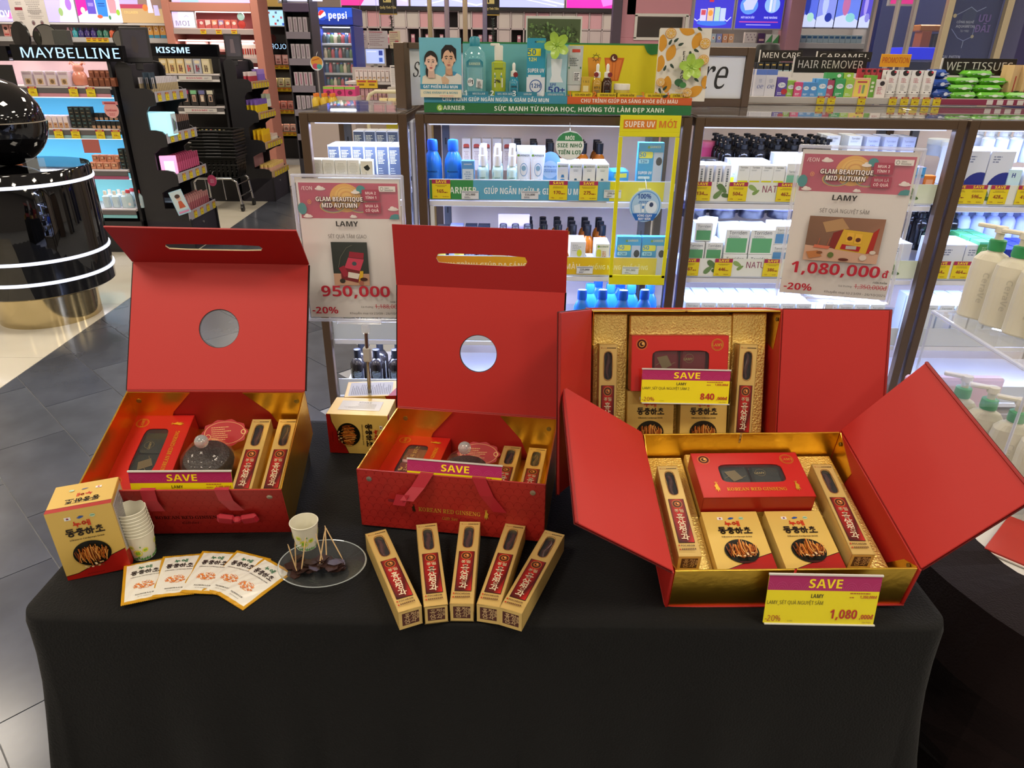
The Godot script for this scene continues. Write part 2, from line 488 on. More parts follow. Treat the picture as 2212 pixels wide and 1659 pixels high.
func room() -> void:
	var slab := G.new()
	slab.box(V3(0, -0.0865, -3.5), V3(18, 0.18, 17))
	var grout := M("96989c", 0.8)
	var fl := struct("floor", slab, grout, "polished tiled shop floor in dark grey and cream", "floor")
	var dark := []
	for i in 3:
		dark.append(M(["ffffff", "f2f2f4", "e6e6ea"][i], 0.22, 0.0, {"albedo_texture": noise(3 + i, 0.01, ["43474f", "545861"]), "uv1_triplanar": true, "uv1_world_triplanar": true, "uv1_scale": Vector3.ONE * 0.7}))
	var cream := M("ffffff", 0.10, 0.0, {"albedo_texture": noise(9, 0.006, ["cfc8b6", "ddd7c8"]), "uv1_triplanar": true, "uv1_world_triplanar": true, "uv1_scale": Vector3.ONE * 0.4})
	var u := V2(cos(0.7707), sin(0.7707))
	var w := V2(-u.y, u.x)
	var L := 0.6145
	var W := 0.298
	var border := func(z: float) -> float: return -2.47 + (z + 2.0) * 0.0435
	var big := PackedVector2Array([V2(border.call(-10.4), -10.4), V2(6.0, -10.4), V2(6.0, 4.5), V2(border.call(4.5), 4.5)])
	for j in range(-34, 40):
		for i in range(-24, 22):
			var v0 := -0.376 * 1.53 + j * W
			var u0 := -2.553 * 1.53 + i * L + (0.0 if posmod(j, 2) == 0 else L * 0.5)
			var e := 0.0018
			var p := PackedVector2Array()
			for q in [V2(u0 + e, v0 + e), V2(u0 + L - e, v0 + e), V2(u0 + L - e, v0 + W - e), V2(u0 + e, v0 + W - e)]: p.append(u * q.x + w * q.y)
			var mid := (p[0] + p[2]) / 2
			if mid.x > -0.3 or mid.y > -0.3 or mid.y < -10.2 or mid.x < -3.4: continue
			var seen := mid.x < -0.3 + mid.y * 0.17 or mid.y > -1.2
			if not seen: continue
			for cutp in Geometry2D.intersect_polygons(p, big):
				var g := G.new()
				g.prism(cutp, 0.008)
				part("floor_tile", g, dark[posmod(i * 7 + j * 3, 3)], fl, T3(Basis(Vector3.RIGHT, PI / 2), V3(0, 0.0, 0)) * T3(Basis(), V3(0, 0, 0)))
	for i in 9:
		for j in 13:
			var z1 := 1.0 - j * 0.9
			var p := PackedVector2Array([V2(-3.18 - i * 0.6, z1), V2(-2.582 - i * 0.6, z1), V2(-2.582 - i * 0.6, z1 - 0.897), V2(-3.18 - i * 0.6, z1 - 0.897)])
			if i == 0: p = PackedVector2Array([V2(-3.18, z1), V2(border.call(z1) - 0.004, z1), V2(border.call(z1 - 0.897) - 0.004, z1 - 0.897), V2(-3.18, z1 - 0.897)])
			var g := G.new()
			g.prism(p, 0.008)
			part("floor_tile", g, cream, fl, T3(Basis(Vector3.RIGHT, PI / 2), V3(0, 0.0, 0)))
	struct("ceiling", GB(V3(0, 3.15, -3.5), V3(18, 0.2, 17)), M("d8d4cf", 0.9), "pale plain shop ceiling", "ceiling")
	struct("wall_back", GB(V3(0, 1.5, -12.0), V3(18, 3.2, 0.2)), M("b9a9a6", 0.8), "pale pinkish back wall of the shop", "wall")
	struct("wall_left", GB(V3(-9.0, 1.5, -3.5), V3(0.2, 3.2, 17)), M("c9c4c0", 0.8), "pale side wall of the shop", "wall")
	struct("wall_right", GB(V3(9.0, 1.5, -3.5), V3(0.2, 3.2, 17)), M("c9c4c0", 0.8), "pale side wall of the shop", "wall")
	struct("wall_front", GB(V3(0, 1.5, 5.0), V3(18, 3.2, 0.2)), M("8f8a88", 0.8), "shop wall behind the photographer", "wall")
	for i in 6:
		for j in 5:
			var px := -6.25 + i * 2.5
			var pz := 2.6 - j * 3.0
			var o := thing("ceiling_light", "square flush ceiling light panel", "ceiling light", X(px, 3.05, pz), "ceiling light panels")
			part("frame", GB(V3(0, -0.01, 0), V3(0.66, 0.02, 0.66), 0.004), M("e8e8e8", 0.5), o)
			part("diffuser", GB(V3(0, -0.022, 0), V3(0.6, 0.006, 0.6), 0.002), glow("fff4e4", 1.6), o)
			lamp(0.6, 0.6, T3(Basis(Vector3.RIGHT, -PI / 2), V3(px, 3.015, pz)), Color("fff1dc"), 3.2)
func table() -> void:
	var x0 := -0.752
	var x1 := 0.676
	var z0 := -1.46
	var z1 := -0.815
	var base := thing("display_table", "long display table hidden under the black cloth", "table", X(0, 0, 0))
	part("tabletop", GB(V3((x0 + x1) / 2, TY - 0.02, (z0 + z1) / 2), V3(x1 - x0 - 0.03, 0.03, z1 - z0 - 0.03), 0.003), M("8a7a68", 0.6), base)
	for sx in [x0 + 0.06, x1 - 0.06]:
		for sz in [z0 + 0.06, z1 - 0.06]: part("leg", G.new().tube([V3(sx, 0, sz), V3(sx, TY - 0.03, sz)], 0.014, 10), M("777777", 0.4, 0.8), base)
	var per := []
	var R := 0.035
	for q in [[x1 - R, z1 - R, 0.0], [x0 + R, z1 - R, 1.0], [x0 + R, z0 + R, 2.0], [x1 - R, z0 + R, 3.0]]:
		for i in 13:
			var a: float = PI / 2 * (q[2] + i / 12.0)
			per.append([V3(q[0] + cos(a) * R, 0, q[1] + sin(a) * R), V3(cos(a), 0, sin(a)), sin(PI * i / 12.0)])
		var nxt: Array = {0.0: [x0 + R, z1], 1.0: [x0, z0 + R], 2.0: [x1 - R, z0], 3.0: [x1, z1 - R]}[q[2]]
		var last: Vector3 = per[-1][0]
		var nrm: Vector3 = per[-1][1]
		for i in range(1, 48): per.append([last.lerp(V3(nxt[0], 0, nxt[1]), i / 48.0), nrm, 0.0])
	var rows := []
	var N := per.size()
	var lev := [-1.0, 0.0, 0.006, 0.016, 0.035, 0.08, 0.14, 0.2, 0.28, 0.36, 0.44, 0.52, 0.6, 0.68, 0.735]
	var f := FastNoiseLite.new()
	f.seed = 4; f.frequency = 2.6
	for l in lev.size():
		var row := []
		for i in N:
			var p: Vector3 = per[i][0]
			var d: Vector3 = per[i][1]
			var t: float = lev[l]
			if t < 0: row.append(V3(p.x, TY, p.z) - d * 0.012); continue
			var swell := f.get_noise_2d(p.x * 3.2 + p.z * 5.0, t * 0.25) * 0.055 + sin(p.x * 23.0 + p.z * 31.0 + 0.8) * 0.008
			var off: float = 0.004 * minf(1.0, t / 0.016) + smoothstep(0.02, 0.6, t) * (0.03 + swell) + per[i][2] * smoothstep(0.05, 0.7, t) * 0.05
			row.append(V3(p.x, TY - t, p.z) + d * off)
		rows.append(row)
	var g := G.new()
	g.ink("0f0f0f")
	var nr := []
	for l in lev.size():
		var r := []
		for i in N:
			var dx: Vector3 = rows[l][(i + 1) % N] - rows[l][(i + N - 1) % N]
			var dy: Vector3 = rows[mini(l + 1, lev.size() - 1)][i] - rows[maxi(l - 1, 0)][i]
			r.append(Vector3.UP if l == 0 else dx.cross(dy).normalized() * 1.0)
		nr.append(r)
	for l in lev.size() - 1:
		for i in N:
			var k := (i + 1) % N
			var na: Vector3 = nr[l][i]
			if na.dot(per[i][1]) < 0 and l > 1: na = -na
			var s := func(v: Vector3, q: int) -> Vector3: return -v if v.dot(per[q][1] + Vector3.UP * 0.5) < 0 else v
			g.smooth(rows[l][i], rows[l + 1][k], rows[l][k], s.call(nr[l][i], i), s.call(nr[l + 1][k], k), s.call(nr[l][k], k))
			g.smooth(rows[l][i], rows[l + 1][i], rows[l + 1][k], s.call(nr[l][i], i), s.call(nr[l + 1][i], i), s.call(nr[l + 1][k], k))
	var mid := V3((x0 + x1) / 2, TY, (z0 + z1) / 2)
	for i in N: g.emit(mid, rows[0][(i + 1) % N], rows[0][i], Vector3.UP, Vector3.UP, Vector3.UP)
	var black := VC(0.85, 0.0, {"metallic_specular": 0.3, "normal_enabled": true, "normal_texture": noise(21, 0.06, [], true), "normal_scale": 0.35, "uv1_triplanar": true, "uv1_world_triplanar": true, "uv1_scale": Vector3.ONE * 6.0, "rim_enabled": true, "rim": 0.08})
	var cl := thing("tablecloth", "black cloth draped over the long display table down to the floor", "tablecloth")
	part("cloth", g, black, cl)
	mats["cloth"] = black

func stick_box() -> Node3D:
	var o := thing("ginseng_stick_box", "", "box", Transform3D(), "slim gold ginseng stick boxes")
	var w := 0.036
	var h := 0.034
	var l := 0.205
	var g := G.new()
	g.ink("d0b068")
	g.box(V3(0, 0.0006, 0), V3(w, 0.0012, l))
	for s in [-1, 1]:
		g.box(V3(s * (w / 2 - 0.0006), h / 2, 0), V3(0.0012, h, l), 0.0003)
		g.box(V3(0, h / 2, s * (l / 2 - 0.0006)), V3(w, h, 0.0012), 0.0003)
	var hole := func(a: float) -> float:
		var r := 0.0078
		var hl := 0.0205
		var c := cos(a)
		var s := sin(a)
		if absf(c) > 1e-6 and absf(tan(a)) * r <= hl: return r / absf(c)
		return hl * absf(s) + sqrt(maxf(r * r - hl * hl * c * c, 0.0))
	var wc := 0.1025 - 0.043
	g.at(T3(Basis(Vector3.RIGHT, -PI / 2), V3(0, h, 0)))
	g.plate(w, l, 0.0012, V2(0, wc), hole)
	g.at(Transform3D())
	part("carton", g, VC(0.35, 0.35), o)
	part("inner_tray", GB(V3(0, h - 0.016, -wc), V3(w - 0.004, 0.001, 0.07)), M("2c1512", 0.5), o)
	var root := []
	var rad := []
	for i in 12:
		var t := i / 11.0
		root.append(V3(sin(t * 7.0) * 0.0022, h - 0.009, -wc - 0.026 + t * 0.052)); rad.append(0.0052 * (0.45 + 0.55 * sin(PI * clampf(t * 0.9 + 0.1, 0, 1))) * (1.0 + 0.18 * sin(t * 23.0)))
	part("ginseng_root", G.new().tube(root, rad, 8), M("3a150f", 0.25), o, Transform3D(), "dark glazed ginseng root behind the window")
	part("window_film", G.new().pane(V3(0, h - 0.002, -wc), V3(0.01, 0, 0), V3(0, 0, -0.031)), film(), o)
	var p := P.new(36, 205, 0.001, T3(Basis(Vector3.RIGHT, -PI / 2), V3(0, h, 0)), 0.00008)
	p.el(4.6, 7, 1.3, 1.5, "a05020", 10, 0.4); p.txt("ginseng", 6.8, 8.2, 1.7, "9a5a2c", -1, 0)
	for i in 6: p.rect(15.5 + i * 3.0, 6.2, 2.4, 2.0, "4a3420")
	var rim := []
	for i in 49:
		var a := TAU * i / 48.0
		var r: float = hole.call(a) * 1000.0 + 1.2
		rim.append(18 + cos(a) * r); rim.append(43 - sin(a) * r)
	p.line(rim, 0.9, "8a4a22")
	p.rect(5, 82, 26, 96, "3a1210")
	p.grad(5.8, 83, 12.2, 47, ["4a0d0c", "c22018", "b51a14", "7a1210"]); p.grad(18, 83, 12.2, 47, ["c22018", "5a0f0e", "3c0a0a", "b51a14"])
	p.grad(5.8, 130, 12.2, 47, ["7a1210", "b51a14", "4a0d0c", "2e0908"]); p.grad(18, 130, 12.2, 47, ["b51a14", "3c0a0a", "c22018", "4a0d0c"])
	p.el(18, 94, 8.6, 9.2, "b08040", 28, 0.9); p.el(18, 94, 7.2, 7.7, "33100c", 28); p.el(18, 94, 5.4, 5.8, "8a5a26", 24, 0.86); p.el(18, 94, 4.2, 4.5, "c06a30", 20, 0.62); p.el(19.4, 93, 1.6, 1.8, "d9a45c", 12)
	p.hangul("봉", 10.6, 106, 7.0, 0.9, "c9b08a"); p.hangul("밀", 19, 106, 7.0, 0.9, "c9b08a")
	p.hangul("홍삼정과", 11.5, 117, 12.6, 1.75, "dccbab", true, 1.14)
	p.el(4.4, 184, 1.4, 1.7, "b03a1c", 12); p.txt("POCHEON", 7, 186, 3.3, "3a2010", -1, 1, 22)
	p.el(4.4, 192, 1.4, 1.7, "b03a1c", 12)
	for i in 8: p.rect(7 + i * 2.9, 190.3, 2.3, 3.0, "6a4a28")
	part("print", p, VC(0.45, 0.1), o)
	var e := P.new(36, 34, 0.001, X(0, h / 2, l / 2), 0.00008)
	e.rect(5, 5, 26, 23, "4a2015")
	for r in 2: e.hangul(["홍삼", "정과"][r], 8.5 + r * 10, 6.5, 9.0, 1.0, "c9a878", true)
	e.hangul("봉밀", 27, 8, 5.4, 0.6, "c9a878", true)
	part("end_print", e, VC(0.5, 0.1), o)
	return o

func ginseng_figure(p: P, u: float, w: float, s: float, f := 1.0, h := "d8a830") -> void:
	p.poly([u, w - 6 * s, u + 2 * s * f, w - 5 * s, u + 2.2 * s * f, w - 1 * s, u + 3.6 * s * f, w + 4 * s, u + 2.6 * s * f, w + 9 * s, u + 1.4 * s * f, w + 4.5 * s, u + 0.2 * s * f, w + 10 * s, u - 1.2 * s * f, w + 4 * s, u - 3.2 * s * f, w + 8 * s, u - 2 * s * f, w + 1 * s, u - 3.4 * s * f, w - 1 * s, u - 1.4 * s * f, w - 4 * s], h)
	p.line([u, w - 6 * s, u - 1.5 * s * f, w - 9 * s], 0.7 * s, h); p.line([u + 0.6 * s * f, w - 6 * s, u + 2.5 * s * f, w - 8.6 * s], 0.7 * s, h); p.line([u, w - 6 * s, u + 0.4 * s * f, w - 9.6 * s], 0.6 * s, h)

func red_box(pouch: String) -> Node3D:
	var o := thing("red_ginseng_box", "", "box", Transform3D())
	var w := 0.19
	var d := 0.11
	var h := 0.036
	var g := G.new()
	g.ink("a01712")
	g.box(V3(0, 0.0006, 0), V3(w, 0.0012, d))
	for s in [-1, 1]:
		g.box(V3(s * (w / 2 - 0.0007), h / 2, 0), V3(0.0014, h, d), 0.0004)
		g.box(V3(0, h / 2, s * (d / 2 - 0.0007)), V3(w, h, 0.0014), 0.0004)
	var hole := func(a: float) -> float:
		var hx := 0.056
		var hy := 0.0225
		var n := 7.0
		return pow(pow(absf(cos(a)) / hx, n) + pow(absf(sin(a)) / hy, n), -1.0 / n)
	g.at(T3(Basis(Vector3.RIGHT, -PI / 2), V3(0, h, 0)))
	g.ink("b41b14")
	g.plate(w, d, 0.0014, V2(0.002, 0.003), hole, 64)
	g.at(Transform3D())
	part("carton", g, VC(0.42), o)
	for s in 2:
		var pk := G.new()
		pk.ink(pouch)
		pk.box(V3(-0.026 + s * 0.055, h - 0.012, -0.003), V3(0.052, 0.012, 0.05), 0.004)
		part("sachet", pk, VC(0.25, 0.2), o, T3(Basis(Vector3.UP, 0.02 - s * 0.05), Vector3()))
	var q := P.new(112, 45, 0.001, T3(Basis(Vector3.RIGHT, -PI / 2), V3(0.002, h - 0.0055, -0.003)))
	q.line([8, 30, 20, 22, 34, 30, 46, 24], 0.8, "7a6a40"); q.el(74, 16, 9, 9, "6f6238", 20, 0.92)
	if pouch == "5e1216":
		q.hangul("홍삼향이", 18, 15, 9, 0.9, "c9a050"); q.hangul("가득", 63, 15, 9, 0.9, "c9a050"); q.hangul("퍼지는", 86, 15, 9, 0.9, "c9a050")
		q.poly([22, 4, 26, 9, 32, 7, 29, 13, 20, 12, 17, 7], "c9a050")
	else:
		q.txt("LAMY", 72, 20, 5, "8a7a4a", 0, 1); q.poly([10, 14, 30, 10, 40, 30, 22, 38], "6a5a38")
	part("sachet_print", q, VC(0.4, 0.4), o)
	part("window_film", G.new().pane(V3(0.002, h - 0.0022, -0.003), V3(0.059, 0, 0), V3(0, 0, -0.025)), film(), o)
	var p := P.new(190, 110, 0.001, T3(Basis(Vector3.RIGHT, -PI / 2), V3(0, h, 0)), 0.00008)
	p.el(20, 17, 11, 11, "b8862e", 28, 0.92); p.el(20, 17, 9, 9, "3a0f0c", 28); p.el(20, 17, 6, 6, "c98a3a", 24, 0.7); p.el(22, 16, 2.4, 2.6, "d9a45c", 12)
	p.el(168, 18, 12, 12, "c9962e", 28, 0.93); p.el(168, 18, 10, 10, "c9962e", 28, 0.95); p.txt("LAMY", 168, 21, 5, "d2a03a", 0, 3)
	p.txt("KOREAN RED GINSENG", 95, 95, 7, "d8a22c", 0, 3, 102)
	ginseng_figure(p, 28, 85, 1.25); ginseng_figure(p, 166, 85, 1.25, -1.0)
	part("print", p, VC(0.35, 0.5), o)
	return o

func drink_box() -> Node3D:  # stands on its base, front towards +z
	var o := thing("silkworm_drink_box", "", "box", Transform3D())
	var w := 0.094
	var h := 0.131
	var d := 0.08
	part("carton", G.new().ink("d4b25e").cbox(0, V3(w, h, d), 0.0008), VC(0.38, 0.25), o)
	var pr := func(p: P) -> void:
		p.rect(24, 12.5, 9, 6, "e8e6e2"); p.el(28.5, 15.5, 1.7, 1.7, "b32a2a", 12); p.rect(26.8, 15.5, 3.4, 1.5, "30407a")
		p.poly([41, 16, 46, 13, 52, 14, 46, 16], "2c55a0"); p.poly([41, 17, 52, 14.6, 50, 16.4, 45, 18], "2c55a0")
		p.el(64, 15.5, 4, 3.2, "b8d0b0", 16); p.rect(61, 14.8, 6, 1.2, "3a8a5a")
		p.hangul("누에", 34, 22, 10.5, 1.9, "c8321c", false, 1.25)
	var p := P.new(94, 131, 0.001, X(0, h / 2, d / 2), 0.0001)
	p.rect(0, 0, 94, 131, "d6b45e")
	p.poly([0, 131, 0, 123, 18, 121, 45, 110, 72, 98, 94, 90, 94, 131], "a31b14")
	p.line([0, 122.6, 18, 120.6, 45, 109.6, 72, 97.6, 94, 89.6], 1.1, "1c100a")
	pr.call(p)
	p.hangul("동충하초", 20, 35.5, 13.0, 2.3, "241810", false, 1.06)
	p.txt("Silkworm Cordyceps Drink", 47, 57, 2.6, "2c1c10", 0, 1, 50)
	p.el(47, 86, 27.5, 24.5, "140d0a", 36)
	var r := RandomNumberGenerator.new()
	r.seed = 3
	for i in 100:
		var x0 := r.randf_range(26, 68)
		var y0 := r.randf_range(92, 103) - absf(x0 - 47) * 0.25
		var x1 := x0 + r.randf_range(-5, 5)
		var zz := p.z
		p.line([x0, y0, (x0 + x1) / 2 + r.randf_range(-2, 2), (y0 + 80) / 2, x1, r.randf_range(68, 80) + absf(x0 - 47) * 0.3], r.randf_range(0.8, 1.5), ["c46a22", "d98a36", "a8541a", "e0a050", "7a3a14"][r.randi() % 5])
		p.z = zz + 0.000002 * i
	for i in 12: p.el(r.randf_range(32, 62), r.randf_range(98, 105), 2, 1.4, ["e0c090", "6a3a1a", "c8a068"][i % 3], 8)
	p.nx(); p.txt("POCHEON K.G.M", 47, 118, 2.2, "5c1410", 0, 1); p.txt("NET WT. 80ml x 30 pouches", 47, 123, 1.5, "5c1410", 0, 0)
	part("front_print", p, VC(0.38, 0.2), o)
	var t := P.new(94, 80, 0.001, T3(Basis(Vector3.RIGHT, -PI / 2) * Basis(Vector3.BACK, PI), V3(0, h, 0)), 0.0001)
	t.rect(0, 0, 94, 11, "a31b14"); t.line([0, 11, 94, 11], 0.8, "1c100a")
	t.hangul("동충하초", 20, 20, 12, 2.0, "241810", false, 1.06); t.hangul("누에", 34, 38, 9.5, 1.7, "c8321c", false, 1.25)
	t.txt("Silkworm Cordyceps Drink", 47, 20, 2.3, "2c1c10", 0, 1, 44)
	t.rect(22, 55, 9, 6, "e8e6e2"); t.el(26.5, 58, 1.7, 1.7, "b32a2a", 10); t.poly([41, 59, 52, 56, 50, 59, 45, 60], "2c55a0"); t.el(66, 58, 4, 3, "b8d0b0", 14)
	part("top_print", t, VC(0.38, 0.2), o)
	var s := P.new(80, 131, 0.001, X(w / 2, h / 2, 0, PI / 2), 0.0001)
	s.rect(6, 8, 68, 96, "b9b6b4"); s.poly([0, 131, 0, 96, 40, 112, 80, 118, 80, 131], "a31b14")
	r.seed = 5
	s.scrawl(10, 14, 58, 22, 4, 1.3, "55524e", r)
	part("side_print", s, VC(0.45, 0.05), o)
	return o

func gift_lid_box(F: Transform3D, called_label: String, lean: float, L: float, flap: float, L2: float, bow: bool) -> void:
	var W := 0.335
	var D := 0.247
	var H := 0.119
	var o := thing("gift_box", called_label, "gift box", F, "gold lined red gift boxes with a carrying lid")
	var gold := mats["foil"] as Material
	var red := M("a21a15", 0.5)
	part("base_board", GB(V3(0, 0.0015, -D / 2), V3(W, 0.003, D), 0.0005), gold, o)
	for s in [-1, 1]:
		part("side_wall", GB(V3(s * (W / 2 - 0.0015), H / 2, -D / 2), V3(0.003, H, D), 0.0006), gold, o)
		var gus := G.new().prism(PackedVector2Array([V2(s * W / 2, H), V2(s * (W / 2 - 0.118), H - 0.001), V2(s * (W / 2 - 0.075), H - 0.052), V2(s * (W / 2 - 0.05), 0.004), V2(s * W / 2, 0.004)]), 0.0015)
		part("corner_gusset", gus, gold, o, X(0, 0, -D + 0.006))
		part("magnet", G.new().lathe([V2(0, 0), V2(0.0045, 0), V2(0.005, 0.001), V2(0, 0.0014)], 16), M("9a8a4a", 0.3, 0.8), o, T3(Basis(Vector3.RIGHT, PI / 2), V3(s * (W / 2 - 0.018), H - 0.022, -D + 0.006)))
		part("magnet", G.new().lathe([V2(0, 0), V2(0.0045, 0), V2(0.005, 0.001), V2(0, 0.0014)], 16), M("a8a496", 0.3, 0.8), o, T3(Basis(Vector3.RIGHT, PI / 2), V3(s * (W / 2 - 0.022), H - 0.018, 0.001)))
	part("back_wall", GB(V3(0, H / 2, -D + 0.0015), V3(W, H, 0.003), 0.0006), red, o)
	var fr := part("front_wall", G.new().ink("9c1d17").box(V3(0, H / 2, -0.0005), V3(W, H, 0.003), 0.0006), VC(0.5), o)
	part("lining", GB(V3(0, H / 2, -0.0024), V3(W - 0.004, H - 0.002, 0.0006)), gold, fr)
	var p := P.new(335, 119, 0.001, X(0, H / 2, 0.001), 0.0001)
	for r in 9:
		for k in 24:
			var cx := k * 15.0 + (7.5 if r % 2 else 0.0) - 5
			var cy := r * 14.0 + 8
			var q := []
			for i in 9:
				var a := PI + PI * i / 8.0
				q.append(clampf(cx + cos(a) * 7.5, 1, 334)); q.append(clampf(cy + sin(a) * 9.5, 1, 118))
			var zz := p.z
			p.line(q, 0.45, "861410")
			p.z = zz
	p.nx()
	p.txt("KOREAN RED GINSENG", 165, 77, 8, "c79a38" if not bow else "3a1a12", 0, 3, 112)
	p.txt("Gift Set", 165, 91, 6, "c79a38" if not bow else "3a1a12", 0, 2, 0, 0.25)
	ginseng_figure(p, 100, 72, 1.0, 1.0, "2a1410" if bow else "3a2a18"); ginseng_figure(p, 232, 72, 1.1, -1.0, "d8b040" if not bow else "7a1810")
	part("print", p, VC(0.35, 0.45), fr)
	var rib := M("9e1426", 0.4, 0.0, {"rim_enabled": true, "rim": 0.5})
	for s in [-1, 1]:
		var pts := [V3(s * 0.058, H + 0.002, -0.003), V3(s * 0.058, H + 0.003, 0.003), V3(s * 0.06, H - 0.02, 0.006), V3(s * 0.071, H - 0.045, 0.009), V3(s * 0.083, H - 0.066, 0.006)]
		if bow: pts = [V3(s * 0.06 + 0.01, H + 0.002, -0.003), V3(s * 0.06 + 0.01, H + 0.003, 0.003), V3(s * 0.062 + 0.012, H - 0.02, 0.007), V3(s * 0.066 + 0.022, H - 0.046, 0.008)]
		if s > 0 and not bow: pts = [V3(0.052, H + 0.002, -0.003), V3(0.052, H + 0.003, 0.003), V3(0.066, H - 0.03, 0.006), V3(0.089, H - 0.062, 0.005)]
		if s < 0 and not bow: pts = [V3(-0.04, H + 0.002, -0.003), V3(-0.04, H + 0.003, 0.003), V3(-0.054, H - 0.02, 0.012), V3(-0.072, H - 0.042, 0.024), V3(-0.098, H - 0.05, 0.012), V3(-0.1, H - 0.061, 0.004)]
		var g := G.new()
		for i in pts.size() - 1:
			var a: Vector3 = pts[i]
			var b: Vector3 = pts[i + 1]
			var t := (b - a).normalized()
			var sd := V3(1, 0.0, 0) if absf(t.x) < 0.75 else V3(0.35, 1, 0).normalized()
			sd *= 0.012
			g.quad(a - sd, b - sd, b + sd, a + sd)
			g.quad(a + sd + V3(0, 0, -0.0006), b + sd + V3(0, 0, -0.0006), b - sd + V3(0, 0, -0.0006), a - sd + V3(0, 0, -0.0006))
		part("ribbon", g, rib, o)
	if bow:
		var kn := G.new()
		kn.at(X(0.085, H - 0.066, 0.012)).box(Vector3(), V3(0.016, 0.014, 0.012), 0.005)
		for s in [-1, 1]: kn.at(X(0.085 + s * 0.02, H - 0.066, 0.01, 0, 0, s * 0.2)).box(Vector3(), V3(0.03, 0.022, 0.01), 0.0045)
		part("ribbon_bow", kn, rib, o)
	var lid := part("lid", G.new().ink("ad201a").plate(W, L, 0.0025, V2(0, -0.004), func(_a): return 0.0385), VC(0.55), o, T3(Basis(Vector3.RIGHT, -lean), V3(0, H, -D)) * X(0, L / 2, 0))
	part("lid_back", G.new().plate(W + 0.006, L, 0.002, V2(0, -0.004), func(_a): return 0.037), M("4a3420", 0.4, 0.5, {"albedo_texture": noise(31, 0.05, ["14100c", "9a7428"]), "uv1_triplanar": true, "uv1_scale": Vector3.ONE * 9.0}), lid, X(0, 0, -0.0026))
	part("window_film", G.new().lathe([V2(0, 0), V2(0.0392, 0.0001)], 40), film(Color(0.8, 0.82, 0.86, 0.08), 0.03), lid, T3(Basis(Vector3.RIGHT, PI / 2), V3(0, -0.004, -0.0015)))
	part("hinge_fold", GB(V3(0, 0, 0), V3(W, 0.005, 0.004), 0.0015), M("8c130f", 0.5), lid, X(0, -L / 2, 0))
	var slot := func(a: float) -> float:
		var r := 0.0105
		var hl := 0.079
		var c := cos(a)
		var s := sin(a)
		if absf(s) > 1e-6 and absf(1.0 / tan(a)) * r <= hl: return r / absf(s)
		return hl * absf(c) + sqrt(maxf(r * r - hl * hl * s * s, 0.0))
	var fl := part("handle_flap", G.new().ink("981510").plate(W + 0.004, L2, 0.003, V2(0.004, -0.002), slot, 64), VC(0.5), o, T3(Basis(Vector3.RIGHT, -lean), V3(0, H, -D)) * T3(Basis(Vector3.RIGHT, lean - flap), V3(0, L, 0)) * X(0, L2 / 2, 0))
	part("slot_edge", G.new().plate(0.0, 0.0, 0.0, Vector2(), slot, 4) if false else slot_rim(slot), M("d8c8a0", 0.6), fl, X(0.004, -0.002, -0.0031))
	part("insert", GB(V3(0, 0.012, -D / 2 - 0.004), V3(W - 0.008, 0.018, D - 0.022), 0.001), gold, o)

func slot_rim(f: Callable) -> G:
	var g := G.new()
	for i in 64:
		var a := TAU * i / 64
		var b := TAU * (i + 1) / 64
		var p0: Vector3 = V3(cos(a), sin(a), 0) * f.call(a)
		var p1: Vector3 = V3(cos(b), sin(b), 0) * f.call(b)
		var o := V3(0, 0, 0.0028)
		g.quad(p0 * 0.997, p0 * 0.997 + o, p1 * 0.997 + o, p1 * 0.997)
		g.quad(p0 * 0.997, p1 * 0.997, p1 * 0.997 + o, p0 * 0.997 + o)
	return g

